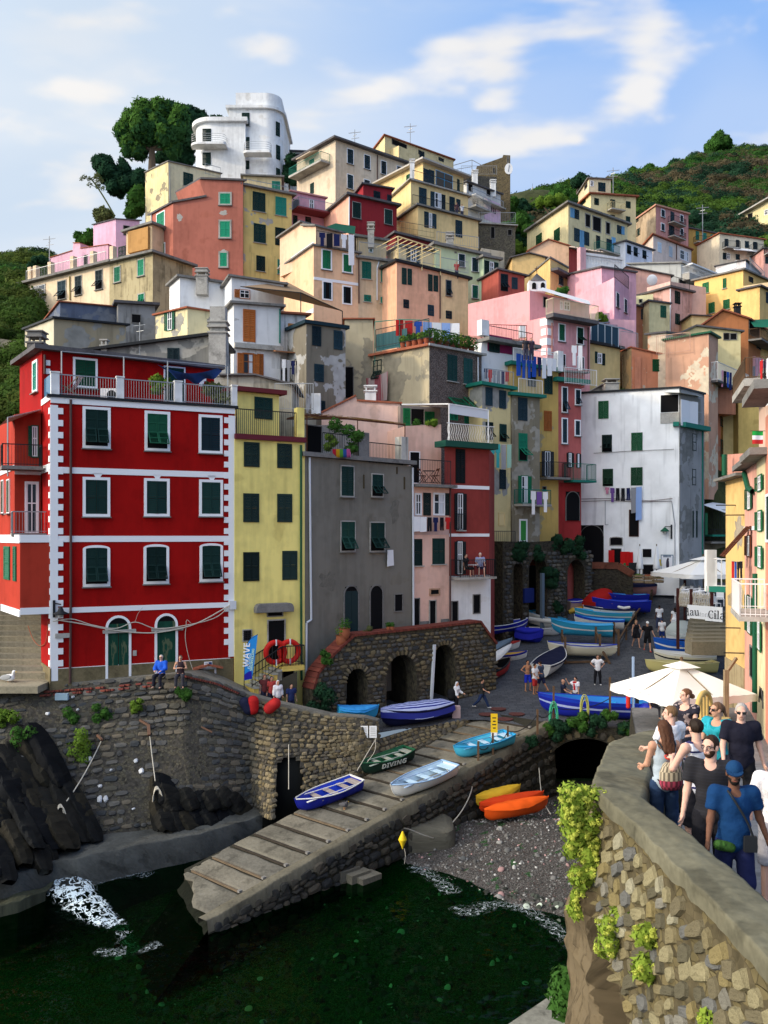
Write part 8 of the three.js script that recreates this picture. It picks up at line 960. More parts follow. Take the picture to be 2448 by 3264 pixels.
let ed=at([2475,2600],9.8);ed.y=GY;$R('person in a white top with pink hem cut off by the right picture edge',ed,-.1,1.72,{$y:skinL,fem:1,$q:{c:[.2,.12,.06]},top:{c:[.75,.72,.74],$P:.75},$o:{c:[.3,.3,.34],len:.5},$A:[{p:0,ab:.15,e:.2},{p:-.2,ab:.25,e:.3}]});
}
function $Y(label,t,x,yf,yt,yaw,o,pl=1){let p=pl===1?$i(t,x,yf):pl,H=o.H||$U((yf-yt)*Z/F*-p.z,1.4,1.95);return $R(label,p,yaw,H,{far:1,...o});}
let walk=[{p:.32,k:.1},{p:-.25,k:.35}];
$Y('man in white short sleeved shirt and black trousers standing alone with hands on hips',9,555,1122,930,-.1,{$y:$N,$q:{c:[.02,.015,.01]},top:{c:[.75,.75,.78],hem:.1},$o:{c:[.012,.012,.016],len:1},$C:[{ab:.12},{ab:.12}],$A:[{p:-.3,ab:.75,e:1.2,in:1.6},{p:-.3,ab:.75,e:1.2,in:1.6}],shoe:[.7,.7,.7]});
$Y('woman in a short black dress walking down the lane beside a man in black',9,805,880,700,.1,{fem:1,$y:$N,$q:{c:[.2,.13,.07],long:.15},top:{c:[.012,.012,.016],$P:0,dress:.6,strap:.8,name:'dress'},$C:walk,$A:[{p:.5,ab:.2,e:1.3},{p:-.2,ab:.15,e:.4}]});
$Y('man in black T-shirt and black shorts with a white cap walking down the lane',9,878,905,703,-.1,{$y:$N,$q:{c:[.02,.015,.01]},hat:[.72,.72,.72],top:{c:[.01,.01,.012]},$o:{c:[.01,.01,.012],len:.48},$C:walk,$A:[{p:.2,ab:.3,e:.4},{p:-.2,ab:.3,e:.4}],shoe:[.5,.06,.05]});
$Y('man in white T-shirt with two shoulder bags walking away up the lane',9,955,757,605,Math.PI+.1,{$y:skinD,$q:{c:[.015,.012,.01]},top:{c:[.72,.73,.78]},$o:{c:[.05,.06,.12],len:1},$C:walk});
$Y('dark haired woman in a white dress walking away up the lane',9,1055,778,620,Math.PI,{fem:1,$y:$N,$q:{c:[.015,.01,.008],long:.28},top:{c:[.78,.78,.8],$P:.3,dress:1.0,name:'dress'},$C:walk});
$Y('man in white T-shirt and navy shorts seen from behind beside the grey covered boat',9,972,845,697,Math.PI+.1,{$y:skinL,$q:{c:[.03,.02,.015]},hat:[.02,.03,.08],visor:0,top:{c:[.74,.74,.76]},$o:{c:[.012,.03,.16],len:.5},$C:[{p:.1,k:.05},{p:-.1,k:.1}]});
$Y('bare chested boy in bright blue shorts with hands on hips by the navy covered boat',9,100,1162,965,.5,{$y:[.42,.2,.11],$q:{c:[.02,.012,.01]},$o:{c:[.015,.03,.4],len:.5},$A:[{p:-.3,ab:.7,e:1.2,in:1.5},{p:-.3,ab:.7,e:1.2,in:1.5}],$C:[{p:.35,k:.5},{ab:.06}]});
$Y('boy in white T-shirt and red shorts standing between the two other boys',9,148,1182,988,.9,{$y:[.42,.2,.11],$q:{c:[.02,.012,.01]},top:{c:[.72,.72,.74],hem:.12},$o:{c:[.42,.03,.03],len:.5},$A:[{p:.5,ab:.1,e:1.2,in:.6},{p:.3,ab:.1,e:.8}]});
$Y('boy in dark blue T-shirt and navy shorts leaning at the covered boat',9,192,1165,968,-2.2,{$y:[.42,.2,.11],$q:{c:[.02,.012,.01]},top:{c:[.05,.07,.12],hem:.12},$o:{c:[.02,.025,.07],len:.5},lean:.12,$C:walk});
$Y('bald man in a dark shirt sitting behind the bow of the large blue fishing boat',9,330,1250,1100,1.2,{H:1.7,$y:$N,brow:[.3,.28,.25],sit:1,top:{c:[.02,.025,.05]},$o:{c:[.03,.03,.04],len:1},$A:[{p:.6,ab:.1,e:.6},{p:.6,ab:.1,e:.6}]});
$Y('woman in white T-shirt with red scarf raising one arm behind the blue fishing boat',9,412,1270,1085,-.9,{fem:1,H:1.62,$y:$N,$q:{c:[.012,.01,.01],low:-.07},top:{c:[.75,.73,.75]},$o:{c:[.1,.1,.14],len:1},$A:[{p:0,ab:.15,e:.3},{p:1.2,ab:.3,e:1.5}]}).g;{let g=scene.children[scene.children.length-1];let s=mesh('scarf',new TH.TorusGeometry(.1,.05,8,16),pm([.5,.02,.03],.9),g);s.rotation.x=1.3;s.position.set(0,1.36,.03);b_().bar(v_(.02,1.32,.14),v_(.05,.98,.16),.1,.04).mesh('scarf_end',pm([.5,.02,.03],.9),g);}
{let w=$Y('woman in white headscarf and white top carrying a big black shoulder bag',8,1297,885,697,1.0,{fem:1,$y:$N,$q:{c:[.7,.7,.72],low:-.12,long:.18},top:{c:[.74,.74,.77],$P:1.8,hem:.18},$o:{c:[.03,.03,.04],len:1},$A:[{p:.3,ab:.15,e:.8},{p:.2,ab:.2,e:.5}],lean:.08});mesh('shoulder_bag',new TH.CapsuleGeometry(.22,.22,6,12),pm([.012,.012,.014],.8),w.g).position.set(-.3,.92,-.12);let c=$i(8,1297,925),m=b_();m.box(0,.3,0,.42,.6,.4);tag(m.mesh('carton',pm([.45,.33,.33],.9)),'pale pinkish carton box standing behind the white headscarf woman','box').position.copy(c);}
$Y('man in dark T-shirt and jeans striding across the square to the right',8,1465,865,670,1.35,{$y:$N,$q:{c:[.02,.014,.01]},top:{c:[.03,.03,.028]},$o:{c:[.02,.035,.09],len:1},$C:[{p:.5,k:.1},{p:-.45,k:.35}],$A:[{p:-.4,ab:.1,e:.5},{p:.45,ab:.1,e:.7}],shoe:[.5,.5,.5]});
{let a=at(P(7,1045,642),39.3),b=at(P(7,1170,634),39.3);a.y-=.5;b.y-=.5;$Y('man in a bright blue shirt sitting on the harbour wall outside the red house',7,0,0,0,-.2,{H:1.74,sit:1,seatH:.42,$y:skinL,$q:{c:[.5,.48,.45],low:.02,fringe:.1},glasses:'sun',top:{c:[.02,.1,.55],$P:1.8},$o:{c:[.02,.02,.03],len:1},$A:[{p:.4,ab:.2,e:.9,in:.7},{p:.4,ab:.2,e:.9,in:.7}]},a);$Y('man in a dark tank top with folded arms sitting on the harbour wall',7,0,0,0,.1,{H:1.7,sit:1,seatH:.36,$y:$N,$q:{c:[.1,.08,.06],low:.02},glasses:'clear',top:{c:[.04,.025,.03],$P:0,strap:.7},$o:{c:[.04,.04,.05],len:1},$A:[{p:.4,ab:.3,e:1.4,in:1.1},{p:.4,ab:.3,e:1.4,in:1.1}]},b);}
{let f=drH.F,c1=hit(f,P(8,1325,5)),c2=hit(f,P(8,1418,5)),y=hit(f,P(8,1330,12)).y,q=c=>$L(drH,f,c.u,y,.5).add(drH.g.position);$Y('man in a blue striped shirt sitting on the balcony of the dark red house',5,0,0,0,.1,{H:1.75,sit:1,$y:skinL,$q:{c:[.6,.58,.55],fringe:.3},top:{tex:texStripes([.1,.2,.6],[.7,.72,.76],.07,.4),$P:.7},$o:{c:[.03,.03,.08],len:.5},$A:[{p:.4,ab:.2,e:.8,in:.4},{p:.4,ab:.2,e:.8,in:.4}]},q(c2));$Y('woman in black sitting at the table on the balcony of the dark red house',5,0,0,0,.9,{H:1.65,fem:1,sit:1,$y:$N,$q:{c:[.012,.01,.01],low:-.07},top:{c:[.012,.012,.014]},$o:{c:[.012,.012,.014],len:.6}},q(c1));let m=mesh('balcony_table',mergeGeometries([new TH.CylinderGeometry(.35,.35,.04,16).translate(0,.7,0),new TH.CylinderGeometry(.03,.03,.7,8).translate(0,.35,0),new TH.CylinderGeometry(.2,.2,.03,12).translate(0,.02,0)]),pm([.6,.55,.55],.8));m.position.copy(q({u:(c1.u+c2.u)/2})).add(v_(0,0,.15));tag(m,'small round table with a pale cloth on the dark red house balcony','table');}
{let g=(x,y,d)=>{let p=at(P(8,x,y),d);return p;};for(let[x,y,d,lab,o]of[[142,826,41.8,'person in a white headscarf passing below the yellow house stairs',{fem:1,$q:{c:[.7,.7,.72],low:-.12,long:.16},top:{c:[.74,.72,.74],$P:1.6}}],[100,800,42.1,'person in red sitting left of the white headscarf below the stairs',{$q:{c:[.04,.02,.015]},top:{c:[.45,.06,.05]}}],[55,790,42,'red haired person in dark clothes at the foot of the yellow house stairs',{$q:{c:[.2,.05,.03]},top:{c:[.12,.03,.03]}}],[228,848,42,'person with dark hair and blue bag standing by the cellar door',{$q:{c:[.01,.01,.01],low:-.06},top:{c:[.02,.03,.1]}}]]){let p=g(x,y,d);p.y-=.55;$Y(lab,8,0,0,0,.5,{H:1.55,$y:$N,$o:{c:[.03,.03,.06],len:1},...o},p);}}
for(let[x,y,d,yaw,lab,o]of[[1125,1175,37,2.6,'diner in a bright blue T-shirt under the big white parasol',{$q:{c:[.05,.03,.02]},top:{c:[.02,.16,.55]}}],[1190,1205,35.5,3.0,'diner in a black top with a yellow and green bag under the parasol',{$q:{c:[.03,.02,.015]},top:{c:[.012,.012,.014]}}],[1300,1225,35,-1.6,'dark haired diner in grey at the right under the parasol',{$q:{c:[.012,.01,.01],low:-.07},top:{c:[.2,.24,.26]}}],[908,1180,37,.8,'diner in dark blue partly hidden by the left edge of the parasol',{$q:{c:[.02,.012,.01]},top:{c:[.02,.03,.12]}}]]){let p=at(P(9,x,y),d);p.y=5.42-.0;$Y(lab,9,0,0,0,yaw,{H:1.72,sit:1,$y:$N,$o:{c:[.03,.03,.04],len:1},...o},p);}
{let q=(t,x,y,d)=>at(P(t,x,y),d);for(let[t,x,y,d,lab,o]of[[3,88,1500,62.5,'woman in dark top standing on the laundry terrace of the ochre slab house',{fem:1,$q:{c:[.02,.015,.01]},top:{c:[.03,.03,.04]}}],[3,126,1503,62.8,'second woman with red lips standing on the laundry terrace',{fem:1,$q:{c:[.06,.03,.02]},top:{c:[.06,.04,.06]}}],[2,1335,995,101.6,'person in white sitting on the yellow terraces house balcony',{$q:{c:[.02,.02,.02]},top:{c:[.74,.74,.76]}}],[2,1300,985,101.4,'person in dark sitting beside the one in white on the high balcony',{$q:{c:[.02,.02,.02]},top:{c:[.1,.05,.06]}}],[2,1300,1385,82.6,'person in red on the straw yellow house terrace',{$q:{c:[.03,.02,.02]},top:{c:[.42,.06,.05]}}]]){let p=q(t,x,y,d);p.y-=.25;$Y(lab,t,0,0,0,.2,{H:1.6,$y:$N,$o:{c:[.05,.05,.08],len:1},cell:.05,...o},p);}}
// --- arched wall with the raised walk, right hand houses, restaurant, laundry, small things
{
let b0=at(P(8,366,752),42.9),b1=at(P(8,1556,450),50.6),f=makeFace(0,b0,b1,null),h={g:{position:v_()},F:f},g=$c('arched_wall','old stone wall with three dark arches and a red brick coping below the grey house','wall',b0.clone().setY(3.2)),o=g.position,loc=n=>{let k=hit(f,n);return new TH.Vector2(k.u,k.y-o.y);};
let top=[[366,752],[400,640],[500,520],[630,398],[900,370],[1200,338],[1450,308],[1500,380],[1556,452]].map(a=>loc(P(8,...a))),s=new TH.Shape();s.moveTo(top[0].x,-.3);for(let p of top)s.lineTo(p.x,p.y);s.lineTo(top[8].x,-.3);s.lineTo(top[0].x,-.3);
let arcs=[[585,722,610,900],[845,1040,520,880],[1142,1290,455,800]].map(([x0,x1,yt,yb])=>{let a=loc(P(8,x0,yb)),c=loc(P(8,x1,yb)),t=loc(P(8,(x0+x1)/2,yt));return{x0:a.x,x1:c.x,yt:t.y,r:(c.x-a.x)/2};});
for(let a of arcs){let p=new TH.Path(),m=(a.x0+a.x1)/2;p.moveTo(a.x0,-.3);p.lineTo(a.x0,a.yt-a.r);p.absellipse(m,a.yt-a.r,a.r,a.r,Math.PI,0,true);p.lineTo(a.x1,-.3);p.lineTo(a.x0,-.3);s.holes.push(p);}
let $V=(m,x,y,z)=>{m.position.copy(f.o.clone().aS(f.u,x).setY(y+o.y).aS(f.n,z)).sub(o);m.rotation.y=f.ry;return m;};
$V(mesh('wall_core',new TH.ExtrudeGeometry(s,{depth:.9,bevelEnabled:false,curveSegments:16}),rub([.1,.092,.075],.05),g),0,0,-.9);
for(let a of arcs)$V(mesh('niche',new TH.BoxGeometry(a.x1-a.x0+.6,a.yt+.8,.2),pm([.025,.024,.02],.95,'rubble'),g),(a.x0+a.x1)/2,a.yt/2-.3,-2.4);
for(let a of arcs){for(let x of[a.x0-.05,a.x1+.05])$V(mesh('niche_side',new TH.BoxGeometry(.1,a.yt+.6,1.6),pm([.03,.028,.023],.95,'rubble'),g),x,a.yt/2-.3,-1.6);$V(mesh('niche_roof',new TH.BoxGeometry(a.x1-a.x0+.2,.1,1.6),pm([.02,.02,.018],.95),g),(a.x0+a.x1)/2,a.yt+.1,-1.6);for(let i=0;i<13;i++){let an=Math.PI*(i+.5)/13,m=mesh('arch_stone',stoneGeos[i%10],SM.warm[i%6],g);$V(m,(a.x0+a.x1)/2-Math.cos(an)*(a.r+.14),a.yt-a.r+Math.sin(an)*(a.r+.14),.02);m.scale.set(.16,.34,.09);m.rotateZ(Math.PI/2-an);}}
let yTop=x=>{for(let i=1;i<top.length;i++)if(x<=top[i].x)return $e(top[i-1].y,top[i].y,(x-top[i-1].x)/(top[i].x-top[i-1].x));return top[8].y;};
$M(g,(s2,t)=>f.o.clone().aS(f.u,s2*top[8].x).setY(o.y+t*5.2),top[8].x,5.2,{size:.36,depth:.08,$f:71,mats:[...SM.warm.slice(0,3),...SM.dark.slice(1,4)],max:200,skip:(s2,t)=>{let x=s2*top[8].x,y=t*5.2;return y>yTop(x)-.12||arcs.some(a=>x>a.x0-.2&&x<a.x1+.2&&y<a.yt+.15);}});
let bm2=[cc([.2,.055,.04]),cc([.16,.045,.035])];for(let i=1;i<top.length;i++){let a=top[i-1],c=top[i],L=a.distanceTo(c),n=Math.max(1,Math.round(L/.25));for(let k=0;k<n;k++){let t=(k+.5)/n,m=mesh('brick',boxGeo,bm2[(k+i)%2],g);$V(m,$e(a.x,c.x,t),$e(a.y,c.y,t)+.05,-.38);m.scale.set(L/n*.92,.12,1.0);m.rotateZ(Math.atan2(c.y-a.y,c.x-a.x));}}
$V(b_().bar(v_(0,0,0),v_(-.25,-3.4,0),.13).mesh('drainpipe',C.pipeW,g),loc(P(8,1148,452)).x,loc(P(8,1148,452)).y,.1);
let w=[[400,640],[630,398],[1000,360],[1450,308],[1556,452]].map(a=>{let l=loc(P(8,...a));return f.o.clone().aS(f.u,l.x).setY(o.y+l.y-.85);}),bk=w.map((p,i)=>p.clone().add(v_(-.2,0,-3.5)));$I('upper_walk',$j(30,2,(u,v)=>$z(w,u).lerp($z(bk,u),v)),cc([.14,.135,.12]));
for(let[x,y,lab]of[[575,395,'large terracotta jar on the brick coping by the grey house door'],[553,440,'terracotta pot on the sloping coping below the large jar'],[858,340,'left small flower pot on the box outside the grey house'],[882,340,'right small flower pot on the box outside the grey house']]){let p=at(P(8,x,y+22),x<600?44.2:46),k=x<600?1.5:.6,t=$c('flower_pot',lab,'pot',p);mesh('pot',new TH.LatheGeometry([[0,0],[.13,0],[.19,.2],[.17,.32],[.2,.36]].map(v=>new TH.Vector2(v[0]*k,v[1]*k)),14),pm([.3,.1,.05],.85),t);$S([[0,.5*k,0,.22*k]],160,.07,x).mesh('plant',x===553?GM.bright:GM.broad,t);}
$F('potted_bush','rounded dry yellow bush in front of the grey house arched doors',at(P(8,737,372),45.6),.36,{$f:201,n:700,m:GM.olive});$F('wall_plant','spiky green plant at the low end of the brick coping',at(P(8,460,535),43.1),.35,{$f:202,n:400,size:.12});$F('wall_plant','dark green weeds in the corner under the yellow house',at(P(8,400,820),42.8),.8,{$f:203,n:1600,size:.1,m:GM.dark});
}
{
let b0=$i(9,0,660),b1=$i(9,505,560);b0.z=-59.8;b0.x=(P(9,-60,0)[0]-CX)/F*59.8;b1.z=-66.2;b1.x=(P(9,520,0)[0]-CX)/F*66.2;let f=makeFace(0,b0,b1,null),g=$c('old_arcade_wall','dark overgrown stone arcade carrying the houses at the back left of the square','wall',b0.clone().setY(5.8)),o=g.position,loc=n=>{let k=hit(f,n);return new TH.Vector2(k.u,k.y-o.y);},s=new TH.Shape(),tp=[[-60,190],[170,195],[360,185],[440,200],[520,300]].map(a=>loc(P(9,...a)));s.moveTo(tp[0].x,-1);tp.forEach(p=>s.lineTo(p.x,p.y));s.lineTo(tp[4].x,-1);let arcs=[[10,70,330],[110,225,290],[360,470,310]].map(([x0,x1,yt])=>{let a=loc(P(9,x0,600)),c=loc(P(9,x1,600)),t=loc(P(9,(x0+x1)/2,yt));return{x0:a.x,x1:c.x,yt:t.y,r:(c.x-a.x)/2};});
for(let a of arcs){let p=new TH.Path(),m=(a.x0+a.x1)/2;p.moveTo(a.x0,-.9);p.lineTo(a.x0,a.yt-a.r);p.absellipse(m,a.yt-a.r,a.r,a.r,Math.PI,0,true);p.lineTo(a.x1,-.9);s.holes.push(p);}let $V=(m,x,y,z)=>{m.position.copy(f.o.clone().aS(f.u,x).setY(y+o.y).aS(f.n,z)).sub(o);m.rotation.y=f.ry;return m;};
$V(mesh('wall_core',new TH.ExtrudeGeometry(s,{depth:1,bevelEnabled:false}),rub([.07,.062,.05],.06),g),0,0,-1);$V(mesh('niche',new TH.BoxGeometry(tp[4].x+1,6,.2),pm([.012,.012,.012],.95),g),tp[4].x/2,2,-2.2);$M(g,(s2,t)=>f.o.clone().aS(f.u,s2*tp[4].x).setY(o.y+t*6),tp[4].x,6,{size:.42,depth:.09,$f:77,mats:SM.dark,max:60,skip:(s2,t)=>{let x=s2*tp[4].x,y=t*6;return arcs.some(a=>x>a.x0-.2&&x<a.x1+.2&&y<a.yt)||y>loc(P(9,200,200)).y;}});
$V(b_().box(0,2.4,0,.25,4.8,.2).mesh('lamp_pole',pm([.1,.14,.18],.5),g),loc(P(9,138,600)).x,-.2,.8);$V(b_().box(0,0,0,1,1,.15).mesh('blue_sign',pm([.01,.02,.12],.6),g),loc(P(9,100,540)).x,loc(P(9,100,540)).y,.1);
[[310,200,.9,'dark ivy hanging in the middle of the old arcade'],[50,240,.8,'ivy at the left end of the old arcade'],[440,240,.9,'ivy at the right end of the old arcade, towards the white building'],[180,260,.7,'weeds over the second arch of the old arcade'],[290,600,.5,'dark ivy low on the arcade pier behind the yellow kayak'],[250,420,.8,'ivy half way up the arcade pier']].forEach((a,i)=>$F('ivy_clump',a[3],at(P(9,a[0],a[1]),59.6+(a[0]+60)/580*6.4),a[2],{$f:210+i,n:2200,size:.16,m:GM.dark}));
let q=(x,y,d)=>at(P(9,x,y),d),sw=$c('stair_wall','low wall with a red brick edge climbing to the shop door of the white building','wall',q(600,420,67)),p0=q(500,345,67.4),p1=q(690,348,67),p2=q(785,405,66.4),mb=b_(),lw=v=>v.clone().setY(7).sub(sw.position),s0=v=>v.clone().sub(sw.position);mb.quad(lw(p0),lw(p1),s0(p1),s0(p0));mb.quad(lw(p1),lw(p2),s0(p2),s0(p1));let bk2=v=>v.clone().add(v_(.1,0,-.5));mb.quad(lw(bk2(p0)),lw(bk2(p1)),s0(bk2(p1)),s0(bk2(p0)));mb.quad(lw(bk2(p1)),lw(bk2(p2)),s0(bk2(p2)),s0(bk2(p1)));mb.mesh('wall_core',rub([.06,.055,.048],.04),sw);b_().bar(s0(p0),s0(p1),.22,.5).bar(s0(p1),s0(p2),.22,.5).mesh('coping',cc([.16,.06,.04]),sw);
}
for(let[x,y,w,lab]of[[820,432,60,'left wooden crate of produce outside the shop'],[885,436,60,'middle wooden crate of produce outside the shop'],[945,430,60,'right wooden crate of produce outside the shop']]){let p=at(P(9,x,y),65.8),t=$c('produce_crate',lab,'crate',p),k=w*Z/F*65,b=b_();for(let s of[-1,1])for(let yy of[-.2,0,.2])b.box(0,yy,s*.3,k,.14,.03);for(let s of[-1,1])for(let yy of[-.2,0,.2])b.box(s*k/2,yy,0,.03,.14,.6);b.mesh('slats',C.woodL,t);$S([[0,.2,0,.32,.5]],260,.1,x).mesh('produce',pm(x===885?[.3,.08,.03]:[.1,.16,.03],.8),t);b_().box(0,-.3,0,k,.04,.6).mesh('base',C.wood,t);}
{let f=whH.F,add=(name,label,cat,x,y,w,hh,m,out=.08)=>{let c=hit(f,P(6,x,y)),b=mesh(name,toCreasedNormals($j(8,8,(u,v)=>v_((u-.5)*w,(v-.5)*hh,.04*Math.sin(u*9)*(1-v)+.02)),.5),m);b.position.copy(f.o.clone().aS(f.u,c.u).setY(c.y).aS(f.n,out));b.rotation.y=f.ry;return tag(b,label,cat);};
add('red_shirt','red T-shirt hanging left of the shop door','T-shirt',645,1545,.45,1.1,pm([.5,.015,.015],.9));add('red_shirt','left red T-shirt of the pair on the rail beside the shop door','T-shirt',733,1555,.7,1.1,pm([.55,.015,.015],.9));add('red_shirt','right red T-shirt of the pair on the rail beside the shop door','T-shirt',762,1555,.55,1.05,pm([.5,.012,.012],.9),.14);add('green_shirt','green T-shirt hanging under the red pair outside the shop','T-shirt',733,1620,.55,.9,pm([.02,.2,.07],.9));add('black_jacket','black jacket hanging on a stand outside the shop','jacket',785,1625,.6,1.1,C.$p,.3);
let c=hit(f,P(6,1005,1592)),ps=$c('poster','large framed poster with a dark figure at the corner of the white building','poster',f.o.clone().aS(f.u,c.u).setY(c.y).aS(f.n,.05),f.ry);b_().box(0,0,0,.92,1.5,.05).mesh('frame',pm([.08,.16,.22],.5),ps);let t=tex(128,(u,v,o)=>{let k=[.86,.86,.88];let a=Math.hypot((u-.55)*3.6,(v-.5)*1.5);if(a<.5||Math.hypot(u-.58,v-.78)<.09)k=[.14,.1,.2];if(v>.9&&Math.abs(Math.sin(u*40))>.35&&u>.15&&u<.85)k=[.2,.3,.4];for(let i=0;i<3;i++)o[i]=k[i];},true);let pl2=mesh('print',new TH.PlaneGeometry(.82,1.38),new TH.MeshPhysicalMaterial({map:t,roughness:.5}),ps);pl2.position.z=.03;add('notice','small yellow notice between the shop window and the poster','sign',963,1580,.26,.5,pm([.6,.45,.04],.7),.04);
let lc=hit(f,P(6,1005,1385)),l=$c('wall_lamp','green iron street lamp on a bracket at the white building','street lamp',f.o.clone().aS(f.u,lc.u).setY(lc.y).aS(f.n,.05),f.ry);b_().box(.32,.05,0,.12,1.1,.12).bar(v_(.32,.45,.05),v_(-.15,.45,.3),.06).mesh('bracket',C.$p,l);mesh('shade',new TH.LatheGeometry([[.05,.3],[.12,.22],[.36,0],[.3,-.03]].map(v=>new TH.Vector2(...v)),16),C.gMid,l).position.set(-.15,.1,.3);mesh('globe',new TH.SphereGeometry(.15,12,8),pm([.5,.5,.45],.2),l).position.set(-.15,.03,.3);
}
{let f=redH.F,c=hit(f,P(7,380,255)),l=$c('wall_lamp','dark iron street lamp on the white corner of the red house','street lamp',f.o.clone().aS(f.u,c.u).setY(c.y).aS(f.n,.08),f.ry);b_().box(-.2,.25,0,.1,.75,.1).bar(v_(-.2,.5,0),v_(.05,.45,.3),.05).mesh('bracket',C.$p,l);mesh('shade',new TH.LatheGeometry([[.04,.3],[.1,.22],[.14,.1],[.34,0],[.28,-.03]].map(v=>new TH.Vector2(...v)),16),C.$p,l).position.set(.05,.05,.3);mesh('globe',new TH.SphereGeometry(.12,12,8),pm([.4,.4,.38],.2),l).position.set(.05,.0,.3);
let q=(x,y,k=.18)=>{let a=hit(f,P(7,x,y));return f.o.clone().aS(f.u,a.u).setY(a.y).aS(f.n,k);},b=b_();b.tube([q(340,300),q(460,285),q(600,325),q(750,345),q(870,305),q(1000,345),q(1200,325),q(1400,270),q(1500,180)],.022,5,70);b.tube([q(380,292),q(520,315),q(720,355),q(870,372),q(1010,372),q(1250,320),q(1495,190)],.03,5,70);b.tube([q(1200,325),q(1195,400),q(1210,500),q(1240,600),q(1260,640)],.015,5,30);b.tube([q(1200,330),q(1205,290),q(1230,310)],.012,5,12);b.tube([q(870,305),q(890,250),q(920,210)],.008,4,10);let cb=b.mesh('cables',C.rope);tag(cb,'bundle of pale cables sagging across the front of the red house','cable');let bx=b_().box(0,0,0,.3,.4,.2).mesh('junction_box',C.pipeW);bx.position.copy(q(1503,195,.12));bx.rotation.y=f.ry;tag(bx,'pale junction box on the right corner of the red house','box');
let sf=redH.S,q2=(x,y)=>{let a=hit(sf,P(7,x,y));return f.o.clone().setY(0).copy(sf.o).aS(sf.u,a.u).setY(a.y).aS(sf.n,.06);};tag(b_().tube([q2(322,300),q2(310,420),q2(270,460),q2(220,410),q2(190,330)],.02,5,30).mesh('cables',C.$K),'reddish cable looping on the side wall of the red house above the steps','cable');
let sg=hit(f,P(7,1338,577)),s=$c('house_sign','small white sign over the cellar hatch of the red house','sign',f.o.clone().aS(f.u,sg.u).setY(sg.y).aS(f.n,.3),f.ry);b_().box(0,0,0,.38,.28,.03).mesh('board',C.$Q,s);b_().box(.1,.05,.02,.14,.13,.01).mesh('emblem',pm([.02,.05,.15],.6),s);for(let i=0;i<3;i++)b_().box(-.07,.07-i*.07,.02,.14,.02,.008).mesh('print_line',C.$p,s);
}
